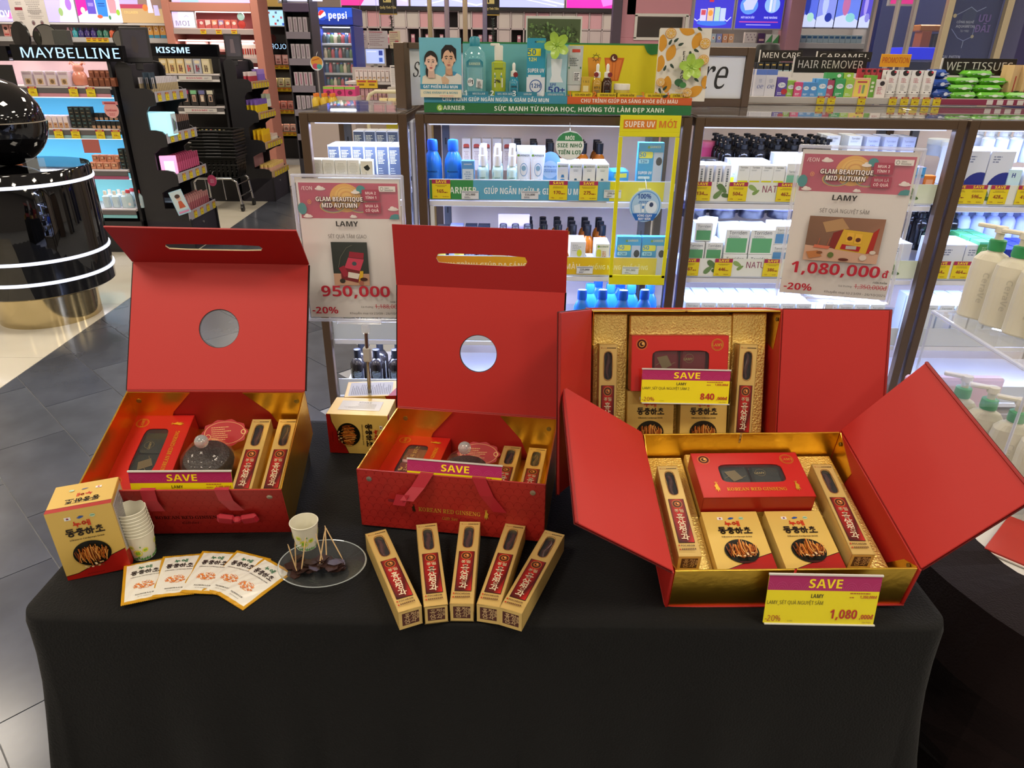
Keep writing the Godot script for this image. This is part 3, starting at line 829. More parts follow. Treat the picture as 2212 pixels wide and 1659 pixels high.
func gifts() -> void:
	mats["foil"] = M("e6ba46", 0.3, 1.0, {"normal_enabled": true, "normal_texture": noise(41, 0.012, [], true), "normal_scale": 0.12, "uv1_triplanar": true, "uv1_scale": Vector3.ONE * 5.0})
	mats["foil2"] = M("ecd07c", 0.42, 0.8, {"normal_enabled": true, "normal_texture": noise(43, 0.05, [], true), "normal_scale": 0.5, "uv1_triplanar": true, "uv1_scale": Vector3.ONE * 7.0})
	var FA := T3(Basis(Vector3.UP, 0.0659) * Basis(Vector3.RIGHT, 0.2934) * Basis(Vector3.BACK, -0.0272), V3(-0.562, TY + 0.004, -1.025))
	var FB := X(-0.1055, TY + 0.005, -1.0321, -0.141, -0.0108, 0.0075)
	gift_lid_box(FA, "open red gift box tipped forward, its flap folded over, beside the stacked paper cups", 0.8307, 0.252, -0.4751, 0.121, true)
	gift_lid_box(FB, "open red gift box with gold foil lettering on its front, behind the fanned stick boxes", 0.21, 0.252, -0.0317, 0.121, false)
	prop_wedge(FA, 0.335, 0.247)
	var st := stick_box()
	var rbx := red_box("18201a")
	var rb2 := red_box("5e1216")
	var where := [["tipped gift box with the bow", FA], ["gift box with gold lettering", FB]]
	for q in where:
		var F: Transform3D = q[1]
		for i in 2:
			dup(st, F * X(0.077 + i * 0.052, 0.021, -0.13), "slim gold stick box, %s one in the %s" % [["inner", "outer"][i], q[0]])
		dup(rbx if q[1] == FA else rb2, F * X(-0.11, 0.021, -0.147, PI / 2), "red window box lying lengthwise in the " + q[0])
		jar(F * X(0.0, 0.021, -0.125), "glass jar of dark ginseng with knob lid in the " + q[0])
		var hang := P.new(90, 60, 0.001, Transform3D(), 0.0001)
		var tg := thing("product_tag", "red scalloped tag behind the jar in the " + q[0], "tag", F * T3(Basis(Vector3.UP, 0.1) * Basis(Vector3.RIGHT, -0.9), V3(0.012, 0.05, -0.2)))
		var ol := PackedVector2Array()
		for i in 40:
			var a := TAU * i / 40
			ol.append(V2(cos(a) * 0.042, sin(a) * 0.026) * (1.0 + 0.06 * cos(a * 10.0)))
		part("card", G.new().prism(ol, 0.001), M("a3161a", 0.4), tg)
		hang.el(45, 30, 38, 22, "d8b070", 40, 0.975)
		hang.scrawl(20, 18, 44, 7, 4, 1.1, "d8b070", rng); hang.el(80, 30, 5, 5, "d8b070", 12, 0.7); hang.el(14, 36, 5, 5, "d8b070", 12, 0.8)
		part("print", hang, VC(0.4, 0.3), tg)
	open_gift(st)
	for q in [[-0.190, -0.897, 0.4285, "leftmost"], [-0.1285, -0.9127, 0.183, "second from the left"], [-0.0715, -0.9188, -0.003, "middle one"], [-0.0113, -0.9138, -0.2, "second from the right"], [0.0395, -0.8985, -0.375, "rightmost"]]:
		dup(st, X(q[0], TY + 0.004, q[1], q[2]), "gold ginseng stick box, %s of the five fanned out on the cloth" % q[3])

func prop_wedge(F: Transform3D, W: float, D: float) -> void:  # the black cloth is heaped under a tipped box
	var g := G.new()
	g.ink("121110")
	var a := F * V3(-W / 2 + 0.01, -0.001, -0.03)
	var b := F * V3(W / 2 - 0.01, -0.001, -0.03)
	var c := F * V3(W / 2 - 0.01, -0.001, -D + 0.01)
	var d := F * V3(-W / 2 + 0.01, -0.001, -D + 0.01)
	var fl := func(p: Vector3) -> Vector3: return V3(p.x, TY + 0.0005, p.z)
	var o := (a + b + c + d) / 4 - V3(0, 0.02, 0)
	g.out(o, [a, b, c, d]); g.out(o, [c, d, fl.call(d), fl.call(c)]); g.out(o, [b, c, fl.call(c), fl.call(b)]); g.out(o, [d, a, fl.call(a), fl.call(d)]); g.out(o, [a, b, fl.call(b), fl.call(a)])
	g.out(o, [fl.call(a), fl.call(b), fl.call(c), fl.call(d)])
	part("cloth_fold", g, VC(0.85), get_node("tablecloth"))

func jar(t: Transform3D, label: String) -> void:
	var o := thing("glass_jar", label, "jar", t, "glass ginseng jars in the red gift boxes")
	var gl := film(Color(0.93, 0.95, 0.95, 0.02), 0.02)
	var body := [V2(0.0, 0.0), V2(0.03, 0.0), V2(0.044, 0.012), V2(0.05, 0.028), V2(0.046, 0.044), V2(0.034, 0.055), V2(0.03, 0.058)]
	part("bowl", G.new().lathe(body, 28), gl, o)
	part("lid", G.new().lathe([V2(0.034, 0.058), V2(0.03, 0.064), V2(0.014, 0.069), V2(0.007, 0.073)], 28), gl, o)
	var kn := []
	for i in 11: kn.append(V2(0.0125 * sin(PI * i / 10.0), 0.084 - 0.0125 * cos(PI * i / 10.0)))
	part("knob", G.new().lathe(kn, 20), M(Color(0.9, 0.92, 0.92, 0.25), 0.04, 0.0, {"refraction_enabled": true, "refraction_scale": 0.05, "transparency": ALPHA}), o)
	part("ginseng_slices", G.new().lathe([V2(0, 0.003), V2(0.028, 0.003), V2(0.041, 0.013), V2(0.0465, 0.028), V2(0.041, 0.044), V2(0.02, 0.05), V2(0, 0.051)], 24), M("1a0b08", 0.5, 0.0, {"normal_enabled": true, "normal_texture": noise(51, 0.03, [], true), "normal_scale": 1.2, "uv1_triplanar": true, "uv1_scale": Vector3.ONE * 12.0}), o)

func open_gift(st: Node3D) -> void:
	var FC := T3(Basis(Vector3.UP, 0.0108) * Basis(Vector3.RIGHT, 0.2044) * Basis(Vector3.BACK, 0.0235), V3(0.4333, TY + 0.004, -0.8602))
	prop_wedge(FC, 0.365, 0.315)
	var FD := T3(Basis(Vector3.UP, 0.0431) * Basis(Vector3.RIGHT, PI / 2 - 0.3032) * Basis(Vector3.BACK, 0.0494), V3(0.3423, TY + 0.012, -1.2892))
	door_gift(FC, "gold lined red gift box lying open, two cover doors spread, at the table front", [0.63, 0.96], [1.0, 1.0])
	door_gift(FD, "red gift box standing upright and open behind the flat one, a price card in it", [1.181, 0.359], [-1.0, -1.0])
	var rb := red_box("20261e")
	var rb2 := red_box("5e1217")
	var db := drink_box()
	var i := 0
	for F in [FC, FD]:
		var nm: String = ["flat open gift box", "upright open gift box"][i]
		dup(rb if i == 0 else rb2, F * X(-0.009, 0.044, -0.211), "red window box at the head of the " + nm)
		for s in 2:
			dup(st, F * X([-0.148, 0.127][s], 0.033, -0.145, [0.0, -0.03][s]), "slim gold stick box along the %s wall of the %s" % [["left", "right"][s], nm])
			dup(db, F * T3(Basis(Vector3.RIGHT, -PI / 2), V3([-0.058, 0.05][s], 0.009, -0.021)), "gold drink box, %s of the pair in the %s" % [["left one", "right one"][s], nm])
		i += 1
	var a := dup(db, X(-0.689, TY + 0.002, -0.953, 0.33), "gold drink box standing alone at the left corner of the table")
	a.rotation.z = 0.03
	dup(db, T3(Basis(Vector3.UP, -0.0534) * Basis(Vector3.BACK, -PI / 2) , V3(-0.389, TY + 0.049, -1.353)), "gold drink box lying on its side, white label on top, by the sign pole")
	dup(db, T3(Basis(Vector3.UP, 0.1) * Basis(Vector3.BACK, PI / 2), V3(-0.244, TY + 0.049, -1.445)), "gold drink box lying behind the sign pole, mostly hidden")
	var lb := P.new(90, 44, 0.001, T3(Basis(Vector3.UP, -0.0534) * Basis(Vector3.RIGHT, -PI / 2) * Basis(Vector3.BACK, PI), V3(-0.325, TY + 0.0963, -1.352)), 0.0001)
	lb.rect(0, 0, 90, 44, "d8d4cc"); lb.txt("330026", 38, 39, 6, "3a3a3a", 0, 2); lb.scrawl(12, 8, 68, 7, 3.4, 1.0, "77736c", rng)
	solo("paper_label", lb, VC(0.5), "white printed label 330026 stuck on the lying gold drink box", "label")

func door_gift(F: Transform3D, label: String, ang: Array, _k: Array) -> void:
	var W := 0.365
	var D := 0.315
	var H := 0.086
	var o := thing("gift_box", label, "gift box", F, "gold lined red gift boxes with two cover doors")
	var gold: Material = mats["foil"]
	var red := M("ab1c15", 0.52)
	part("base_board", GB(V3(0, -0.001, -D / 2), V3(W + 0.012, 0.003, D + 0.006), 0.0008), red, o)
	for z in [-0.0015, -D + 0.0015]:
		var wl := G.new()
		for s in [-1, 1]: wl.box(V3(s * (W / 4 + 0.001), H / 2, z), V3(W / 2 - 0.002, H, 0.003), 0.0006)
		wl.box(V3(0, H / 2 - 0.012, z), V3(0.005, H - 0.024, 0.003))
		part("tray_wall", wl, gold, o)
	for s in [-1, 1]:
		part("spine", GB(V3(s * (W / 2 + 0.0035), H / 2, -D / 2), V3(0.004, H, D + 0.006), 0.001), red, o)
		for z in [0.0, 1.0]:
			var zz: float = -0.004 if z == 0.0 else -D + 0.004
			var sg: float = -1.0 if z == 0.0 else 1.0
			var pl := PackedVector2Array([V2(zz, H), V2(zz, 0.004), V2(zz + sg * 0.075, 0.004), V2(zz + sg * 0.06, 0.02), V2(zz + sg * 0.03, H - 0.02)])
			if z == 1.0: pl = PackedVector2Array([V2(zz, H), V2(zz, 0.004), V2(zz + 0.06, 0.004), V2(zz + 0.075, H * 0.62)])
			part("corner_gusset", G.new().prism(pl, 0.0015), gold, o, T3(Basis(Vector3.UP, -PI / 2), V3(s * (W / 2 - 0.0005) + 0.0008, 0, 0)))
			part("magnet", G.new().lathe([V2(0, 0), V2(0.004, 0), V2(0.004, 0.0012), V2(0, 0.0014)], 14), M("7a6a3a", 0.3, 0.8), o, T3(Basis(Vector3.BACK, s * PI / 2), V3(s * (W / 2 - 0.001), H - 0.016, zz + sg * 0.014)))
		var Ld := 0.187
		var t := T3(Basis(), V3(s * (W / 2 + 0.004), H + 0.002, -D / 2))
		var dr := part("cover_door", G.new().ink("ad2118").box(V3(s * Ld / 2, 0, 0), V3(Ld, 0.003, D + 0.004), 0.0008), VC(0.55), o, t * T3(Basis(Vector3.BACK, s * ang[0 if s < 0 else 1]), Vector3()))
		part("door_edge", GB(V3(s * (Ld - 0.002), 0.001, 0), V3(0.005, 0.0045, D + 0.006), 0.0015), M("8a120f", 0.45), dr)
		part("printed_back", GB(V3(s * Ld / 2, -0.0024, 0), V3(Ld + 0.002, 0.0018, D + 0.008), 0.0004), M("9a1a14", 0.4, 0.2, {"albedo_texture": noise(61, 0.04, ["7a0f0c", "a8741c"]), "uv1_triplanar": true, "uv1_scale": Vector3.ONE * 8.0}), dr)
	var ins: Material = mats["foil2"]
	part("insert", GB(V3(0, 0.0045, -D / 2), V3(W - 0.01, 0.007, D - 0.014), 0.001), ins, o)
	for s in [-1, 1]: part("insert_block", GB(V3(s * (W / 2 - 0.042), 0.02, -D / 2), V3(0.07, 0.024, D - 0.014), 0.002), ins, o)
	part("insert_block", GB(V3(0, 0.0255, -D + 0.083), V3(W - 0.16, 0.035, 0.145), 0.002), ins, o)
func paper_cup() -> G:
	var g := G.new()
	g.ink("dcd8c4")
	g.lathe([V2(0, 0.002), V2(0.0165, 0.002), V2(0.0165, 0.0), V2(0.0178, 0.0), V2(0.0235, 0.049), V2(0.0245, 0.0495), V2(0.0248, 0.0508), V2(0.024, 0.0518), V2(0.0232, 0.0512), V2(0.0172, 0.004), V2(0, 0.004)], 32)
	return g

func cup_print() -> P:
	var p := P.new(0, 0, 1.0)
	var r := RandomNumberGenerator.new()
	r.seed = 12
	var put := func(a: float, y: float, w: float, h: float, c: String, n: int, jag: float) -> void:
		p.ink(c)
		var pts := []
		for i in n:
			var t := TAU * i / n
			var k := 1.0 + jag * (1 if i % 2 else -1)
			var yy := clampf(y + sin(t) * h * k, 0.0008, 0.05)
			var R := 0.0178 + 0.0057 * yy / 0.049 + 0.00015 + p.z
			var an := a + cos(t) * w * k / R
			pts.append(V3(sin(an) * R, yy, cos(an) * R))
		var R0 := 0.0178 + 0.0057 * y / 0.049 + 0.00025 + p.z
		var m := V3(sin(a) * R0, y, cos(a) * R0)
		for i in n: p.tri(m, pts[i], pts[(i + 1) % n])
		p.z += 0.00003
	for k in 3:
		var b := k * TAU / 3
		put.call(b, 0.017, 0.0075, 0.0075, "d8d24a", 24, 0.1); put.call(b, 0.017, 0.0042, 0.0042, "86b52a", 14, 0.0)
		put.call(b - 0.4, 0.029, 0.0055, 0.0055, "e2dd7a", 20, 0.1); put.call(b - 0.4, 0.029, 0.003, 0.003, "9ac03a", 12, 0.0)
		put.call(b + 0.62, 0.022, 0.005, 0.005, "dcd65a", 20, 0.1); put.call(b + 0.62, 0.022, 0.0028, 0.0028, "8cba30", 12, 0.0)
		for i in 9: put.call(b - 0.9 + i * 0.22, 0.003 + r.randf() * 0.006, 0.0022, 0.0035, "5c9a48", 6, 0.3)
		put.call(b + 0.3, 0.03, 0.0012, 0.002, "5c9a48", 6, 0.2)
	return p

func samples() -> void:
	var cup := thing("paper_cup", "", "cup", Transform3D(), "")
	part("cup_body", paper_cup(), VC(0.7), cup)
	part("flower_print", cup_print(), VC(0.7), cup)
	dup(cup, X(-0.357, TY + 0.001, -0.998, 0.1, 0, 0.0), "single empty paper cup with yellow sunflowers behind the glass plate", "")
	for i in 8:
		dup(cup, X(-0.628 - i * 0.0009, TY + 0.001 + i * 0.0062, -0.968 - i * 0.0002, 0.3 * (i if i else 0) + 0.1, 0, 0.012), ["white sunflower paper cup, lowest of the stack beside the gold drink box", "second paper cup from the bottom of the stack", "third paper cup from the bottom of the stack", "fourth paper cup from the bottom of the stack", "fourth paper cup from the top of the stack", "third paper cup from the top of the stack", "second paper cup from the top of the stack", "topmost paper cup of the stack, its empty inside showing"][i], "paper cups nested in a stack")
	var sa := thing("drink_sachet", "", "sachet", Transform3D(), "fanned drink sachets")
	var g := G.new()
	var nx_ := 14
	var ny := 20
	var W := 0.066
	var Hh := 0.102
	var hgt := func(i: int, j: int) -> float:
		var a := sin(PI * i / nx_)
		var b := sin(PI * j / ny)
		return 0.0012 + 0.0042 * pow(a * b, 0.6) + 0.0004 * sin(i * 1.7 + j * 0.9)
	g.ink("c8941e")
	for pass_ in 2:
		for i in nx_:
			for j in ny:
				var q := []
				for c in [[0, 0], [1, 0], [1, 1], [0, 1]]:
					var ii: int = i + c[0]
					var jj: int = j + c[1]
					q.append(V3((ii / float(nx_) - 0.5) * W, hgt.call(ii, jj) if pass_ == 0 else 0.0006, (jj / float(ny) - 0.5) * Hh))
				var inner: bool = i > 0 and i < nx_ - 1 and j > 0 and j < ny - 1
				g.ink("dedcd2" if inner and pass_ == 0 else "c2901e")
				if pass_ == 0: g.quad(q[3], q[2], q[1], q[0])
				else: g.quad(q[0], q[1], q[2], q[3])
	for j in 2:
		for i in 24:
			var x := (i / 24.0 - 0.5) * W
			var z := (-1 if j == 0 else 1) * Hh / 2
			g.ink("b8861a"); g.tri(V3(x, 0.0012, z), V3(x + W / 24, 0.0012, z), V3(x + W / 48, 0.001, z * 1.025))
			g.tri(V3(x + W / 24, 0.0011, z), V3(x, 0.0011, z), V3(x + W / 48, 0.0009, z * 1.025))
	part("pouch", g, VC(0.3, 0.15), sa)
	var p := P.new(66, 102, 0.001, T3(Basis(Vector3.RIGHT, -PI / 2), V3(0, 0.0052, 0)), 0.0)
	p.hangul("누에", 23, 15, 8.5, 1.4, "2f6a4a", false, 1.3); p.hangul("동충하초", 12, 27, 10, 1.6, "2c2622", false, 1.06)
	p.txt("Silkworm Cordyceps Drink", 33, 44, 2.0, "4a443c", 0, 1, 42)
	var r := RandomNumberGenerator.new()
	r.seed = 8
	for i in 70:
		var a := r.randf() * TAU
		var d := sqrt(r.randf())
		var x := 33 + cos(a) * d * 15
		var y := 66 + sin(a) * d * 9
		p.line([x, y, x + r.randf_range(-4, 4), y + r.randf_range(-3, 3)], 1.1, ["c8641c", "d87a28", "b8541a", "e09038"][i % 4])
	p.txt("POCHEON K.G.M", 33, 88, 2.4, "3a3630", 0, 1); p.txt("NET WT. 80ml/pouch", 33, 92.5, 1.5, "66615a", 0)
	for i in p.v.size():  # lay the print on the swollen pouch
		var q := p.v[i]
		var a := sin(PI * clampf(q.x / W + 0.5, 0, 1))
		var b := sin(PI * clampf(q.z / Hh + 0.5, 0, 1))
		p.v[i] = V3(q.x, 0.0016 + 0.0042 * pow(a * b, 0.6) + 0.0003, q.z)
	part("print", p, VC(0.35), sa)
	for q in [[-0.591, -0.895, 0.42, 0.0, "leftmost, lying on top"], [-0.545, -0.911, 0.23, -0.001, "second from the left"], [-0.495, -0.92, 0.016, -0.002, "middle one"], [-0.452, -0.917, -0.252, -0.003, "second from the right"], [-0.415, -0.898, -0.541, -0.004, "rightmost, lowest"]]:
		dup(sa, X(q[0], TY + 0.006 + q[3], q[1], q[2], 0, -0.06), "white and gold drink sachet, %s of the fan on the cloth" % q[4])
	var PL := V3(-0.3125, TY + 0.001, -0.934)
	var plate := thing("glass_plate", "clear oval glass plate holding dark candied ginseng slices", "plate", T3(Basis(), PL))
	part("dish", G.new().lathe([V2(0, 0.003), V2(0.036, 0.0034), V2(0.042, 0.006), V2(0.062, 0.0125), V2(0.0725, 0.015)], 48, 0.84), film(Color(0.9, 0.94, 0.94, 0.03), 0.02), plate)
	part("rim", G.new().lathe([V2(0.0718, 0.0142), V2(0.0732, 0.0149), V2(0.072, 0.016), V2(0.0705, 0.0152)], 48, 0.84), M(Color(0.92, 0.96, 0.96, 0.3), 0.03, 0.0, {"refraction_enabled": true, "refraction_scale": 0.05, "transparency": ALPHA}), plate)
	r.seed = 21
	var dm := M("2a1712", 0.4)
	for i in 30:
		var a := r.randf() * TAU
		var d := sqrt(r.randf()) * 0.03
		var cx := d * cos(a) * 1.0 + (0.008 if i < 20 else -0.036)
		var cz := d * sin(a) * 0.62 + (0.006 if i < 20 else 0.008)
		if i >= 20: cx = -0.036 + cos(a) * d * 0.5; cz = 0.004 + sin(a) * d * 0.9
		var ol := PackedVector2Array()
		var rr := r.randf_range(0.009, 0.014)
		for k in 14: ol.append(V2(cos(TAU * k / 14), sin(TAU * k / 14) * 0.8) * rr * (1.0 + 0.12 * sin(k * 2.3 + i)))
		var sl := G.new()
		sl.prism(ol, 0.0016)
		solo("ginseng_slice", sl, dm, "thin dark candied ginseng slice in the heap on the glass plate", "food", T3(Basis(), PL) * T3(Basis(Vector3.UP, a) * Basis(Vector3.RIGHT, PI / 2 + r.randf_range(-0.35, 0.35)), V3(cx, 0.0085 + (i % 20) * 0.0007, cz)), "dark ginseng slices on the plate")
	var tw := M("c8a878", 0.6)
	var pick := [[-0.036, 0.022, -0.010, -0.004, 0], [-0.03, 0.02, 0.008, -0.02, 1], [-0.041, 0.012, 0.005, 0.0, 2], [-0.003, 0.012, 0.008, -0.03, 3], [0.004, 0.006, -0.012, -0.016, 4], [0.006, -0.004, -0.004, -0.028, 5], [0.031, -0.012, -0.03, -0.02, 6]]
	for q in pick:
		var a := V3(q[0], 0.012, q[1])
		var b := V3(q[0] + q[2], 0.066, q[1] + q[3])
		solo("toothpick", G.new().tube([a, a.lerp(b, 0.15), a.lerp(b, 0.9), b], [0.0004, 0.00105, 0.00105, 0.0005], 7), tw, ["toothpick stuck in the front of the small heap of slices", "leaning toothpick at the rear of the small heap of slices", "short upright toothpick at the left edge of the slices", "toothpick in the big heap, tilted far back", "toothpick standing in the front of the big heap of slices", "toothpick crossing two others over the big heap", "toothpick on the right of the heap, slanting to the left"][q[4]], "toothpick", T3(Basis(), PL), "toothpicks in the slices")

func save_card(t: Transform3D, w: float, h: float, name_: String, old: String, now: String, label: String, cut_ := 93.0) -> void:
	var o := thing("price_card", label, "price card", t, "yellow save price cards")
	part("card", G.new().cbox(0, V3(w, h, 0.0016), 0.0004), M("d9cf30", 0.4), o)
	var p := P.new(243, 93, w / 243.0, X(0, h / 2, 0.0008) * Transform3D(Basis.from_scale(V3(1, h / (w * 93.0 / 243.0), 1)), Vector3()), 0.0001)
	p.rect(0, 0, 243, 93, "e2d21c"); p.rect(0, 0, 243, 29, "a5255e")
	for k in 9:
		for i in 3:
			var q := []
			for a in 9: q.append(clampf(k * 30 + cos(PI + PI * a / 8) * (14 - i * 4), 0, 243)); q.append(clampf(29 + sin(PI + PI * a / 8) * (16 - i * 4.5), 0, 29))
			var zz := p.z
			p.line(q, 0.7, "b8447a")
			p.z = zz
	p.nx()
	p.txt("SAVE", 124, 24, 17, "f0d81e", 0, 1, 72); p.txt("LAMY", 110, 43, 7.5, "4a4420", 0, 1)
	p.txt(name_, 3, 56, 6.8, "5a5024", -1, 0)
	p.scrawl(180, 32, 60, 1, 3, 1.8, "a0452c", rng); p.scrawl(180, 40, 16, 1, 3, 1.6, "a0452c", rng); p.txt(old, 239, 42, 5.2, "b0302c", 1, 1)
	p.txt("-20%", 3, 89, 11, "a8402c", -1, 0); p.txt(now, 203, 82, 17.5, "b02a2c", 1, 1); p.txt(",000đ", 239, 82, 8.5, "b02a2c", 1, 1)
	p.txt("123456", 52, 89, 2.6, "8a7a30", -1, 0); p.txt("/Sản Phẩm", 236, 90, 3.0, "8a5a30", 1, 0)
	part("print", p, VC(0.35), o)
	part("clear_sleeve", GB(V3(0, h + 0.001, 0.0008), V3(w + 0.002, 0.0025, 0.003)).box(V3(0.002, -0.001, 0.0016), V3(w, 0.002, 0.003)), M("c8c8c0", 0.3), o)

func poster(t: Transform3D, w: float, set_name: String, price: String, old: String, label: String, gift: int, stand: Array) -> void:
	var h := w * 303.0 / 216.0
	var o := thing("sign_holder", label, "sign", t)
	part("sheet", GB(V3(0, 0, -0.001), V3(w * 0.972, h * 0.98, 0.001)), M("d6d2cd", 0.7), o)
	var k := w / 216.0
	var p := P.new(210, 297, k, X(0, 0, 0.0002), 0.0001)
	p.rect(0, 0, 210, 297, "d3cec9")
	p.grad(4, 8, 202, 72, ["a82a4e", "b8405c", "bc4a62", "a8304e"])
	p.el(98, 38, 32, 29, "d9a03a", 32); p.el(100, 36, 24, 21, "e0b04a", 28); p.el(101, 35, 14, 11, "d09434", 20, 0.75); p.el(101, 34, 20, 17, "cf9a3c", 24, 0.92)
	for s in [[70, 55, 26, 14], [126, 55, 22, 13]]:
		p.el(s[0], s[1], s[2], s[3], "d8b03a", 28, 0.93); p.el(s[0], s[1], s[2] * 0.9, s[3] * 0.88, "7a9a86", 28, 0.9)
	for cl in [[48, 20, 1.0], [122, 26, 0.9], [195, 60, 1.0], [18, 76, 0.9], [112, 76, 0.7]]:
		p.el(cl[0], cl[1], 11 * cl[2], 3 * cl[2], "ddd2cc", 16); p.el(cl[0] - 2, cl[1] - 2.5 * cl[2], 5 * cl[2], 4 * cl[2], "e4dad4", 14); p.el(cl[0] + 4 * cl[2], cl[1] - 1.5, 4 * cl[2], 3 * cl[2], "ddd2cc", 14)
	p.el(131, 20, 9, 8, "3a8486", 20); p.el(8, 60, 9, 12, "3a8486", 20); p.poly([186, 80, 190, 72, 198, 69, 206, 70, 206, 80], "3a8486"); p.el(120, 26, 9, 3, "e0d8d2", 16)
	p.el(24, 46, 4, 4.5, "cf8a5a", 14, 0.7); p.el(24, 46, 1.6, 1.8, "cf8a5a", 8)
	p.txt("/EON", 10, 22, 7, "e8d8d8", -1, 0)
	p.rect(168, 13, 34, 11, "d8d2ce"); p.el(174, 18.5, 3.4, 3.8, "6a6a66", 14, 0.75); p.txt("Glam", 180, 18, 2.8, "5a5a58", -1); p.txt("Beautique", 180, 22, 2.8, "5a5a58", -1)
	for b in [[133, 20, "MUA 2", "TÍNH 1"], [134, 46, "MUA LÀ", "CÓ QUÀ"]]:
		p.rrect(b[0], b[1], 36, 22, 2.5, "9c2244"); p.txt(b[2], b[0] + 18, b[1] + 9.5, 5.2, "e6cfd0", 0, 1); p.txt(b[3], b[0] + 18, b[1] + 18.5, 5.2, "e6cfd0", 0, 1)
	for e in [["GLAM BEAUTIQUE", 44, 96], ["MID AUTUMN", 56.5, 72]]:
		for q in [[-0.9, 0.6], [0.9, 0.9], [1.4, 1.4], [0, -0.8]]: p.txt(e[0], 86 + q[0], e[1] + q[1], 8.8, "4a3030", 0, 1, e[2], 0.0)
		p.txt(e[0], 86, e[1], 8.8, "f0e8e4", 0, 1, e[2])
	p.txt("LAMY", 98 if gift == 0 else 92, 95, 10.5, "2e2c2c", 0, 1, 46)
	p.txt(set_name, 96, 120, 7.4, "55524f", 0, 0, 80 if gift == 0 else 92)
	if gift == 0:
		p.grad(60, 128, 76, 68, ["2c3230", "343a37", "2c302e", "222725"]); p.rect(60, 196, 76, 26, "b08a70")
		p.poly([98, 148, 128, 151, 126, 164, 95, 160], "8c1e30"); p.poly([94, 161, 127, 165, 117, 190, 84, 184], "b83a50"); p.el(106, 174, 5, 4.5, "3a4a50", 16)
		p.poly([76, 190, 84, 183, 117, 190, 112, 216, 76, 208], "6a1620"); p.poly([112, 216, 117, 190, 124, 190, 122, 206], "c8a022"); p.poly([72, 184, 84, 178, 94, 200, 82, 204], "8c1e30"); p.poly([92, 192, 116, 196, 112, 208, 90, 204], "ccc4b8")
		p.el(78, 212, 6, 5, "2c2a20", 14); p.el(118, 216, 5, 6, "9a5a48", 14); p.el(124, 208, 8, 4, "3a1a14", 14)
		p.line([72, 182, 78, 160, 92, 140, 104, 134], 0.8, "6a6a5a")
	else:
		p.grad(34, 128, 142, 92, ["7a5a48", "8a6450", "a87a64", "6a5044"]); p.poly([34, 188, 176, 200, 176, 220, 34, 220], "c09a84"); p.poly([60, 140, 96, 130, 112, 150, 70, 160], "a8845c")
		p.poly([100, 152, 158, 156, 152, 200, 92, 194], "c8a030"); p.poly([84, 160, 102, 152, 92, 194, 80, 188], "7a2a24"); p.poly([158, 156, 168, 146, 164, 196, 152, 200], "a02a20")
		for b in [[110, 158], [126, 160]]: p.rect(b[0], b[1], 13, 20, "d8a83c"); p.el(b[0] + 6.5, b[1] + 12, 5, 4.5, "5a2a1a", 12)
		p.poly([104, 182, 140, 186, 138, 196, 102, 192], "a01c24"); p.rect(112, 185, 20, 7, "a8a49c")
		p.poly([52, 186, 82, 188, 80, 194, 50, 192], "c46a50"); p.poly([38, 202, 60, 198, 70, 210, 46, 216], "b07040"); p.el(86, 206, 6, 6, "5a6a34", 14); p.el(148, 208, 7, 6, "c8bcb0", 14); p.el(164, 196, 6, 4, "c8bcb0", 12); p.el(64, 202, 6, 3, "7a4a2c", 12); p.el(112, 214, 10, 3, "5a2418", 14)
		p.line([58, 186, 60, 172], 1, "b05a40"); p.line([76, 187, 80, 170], 1, "b05a40")
	if gift == 0: p.txt(price, 178, 247, 24, "b02034", 1, 1, 148)
	else: p.txt(price, 186, 248, 24, "b02034", 1, 1, 172)
	p.txt("đ", 203, 247, 15, "b02034", 1, 1); p.txt("/SẢN PHẨM", 204, 260, 3.6, "3a3836", 1, 1)
	p.txt("-20%", 6, 286, 15, "b02034", -1, 1, 56); p.txt("Giá thường:", 140, 272, 3.8, "55524f", 1); p.txt(old, 206, 273, 8.6, "b02034", 1, 0, 62); p.rect(143, 268.5, 63, 0.9, "b02034")
	p.txt("Khuyến mại từ 23/09 - 26/10/2025", 206, 287, 4.6, "3f3d3b", 1, 0, 118)
	part("print", p, VC(0.6), o)
	part("clear_pane", GB(V3(0, 0, 0.0035), V3(w + 0.006, h + 0.006, 0.0016), 0.0005), film(Color(0.95, 0.96, 1.0, 0.05), 0.04), o)
	var fr := G.new()
	for s in [-1, 1]:
		fr.box(V3(s * (w / 2 + 0.003), 0, 0.001), V3(0.006, h + 0.012, 0.008), 0.002)
		fr.box(V3(0, s * (h / 2 + 0.003), 0.001), V3(w + 0.012, 0.006, 0.008), 0.002)
	part("clear_frame", fr, M(Color(0.86, 0.88, 0.95, 0.35), 0.08, 0.0, {"transparency": ALPHA}), o)
	part("bottom_clip", GB(V3(0, -h / 2 - 0.007, 0.0), V3(w * 0.46, 0.008, 0.012), 0.002), M(Color(0.9, 0.92, 0.95, 0.4), 0.08, 0.0, {"transparency": ALPHA}), o)
	part("clip_socket", GB(V3(stand[0], -h / 2 - 0.022, 0), V3(0.017, 0.022, 0.012), 0.003), M(Color(0.9, 0.92, 0.95, 0.35), 0.05, 0.0, {"transparency": ALPHA}), o)
	part("pole", G.new().tube([V3(stand[0], -h / 2 - 0.03, 0), V3(stand[1], stand[2], stand[3])], 0.0042, 12), M("a8a49c", 0.25, 0.9), o)
	part("pole_collar", GB(V3(lerpf(stand[0], stand[1], 0.22), lerpf(-h / 2 - 0.03, stand[2], 0.22), lerpf(0, stand[3], 0.22)), V3(0.017, 0.034, 0.015), 0.003), M("bcb8b0", 0.5), o)
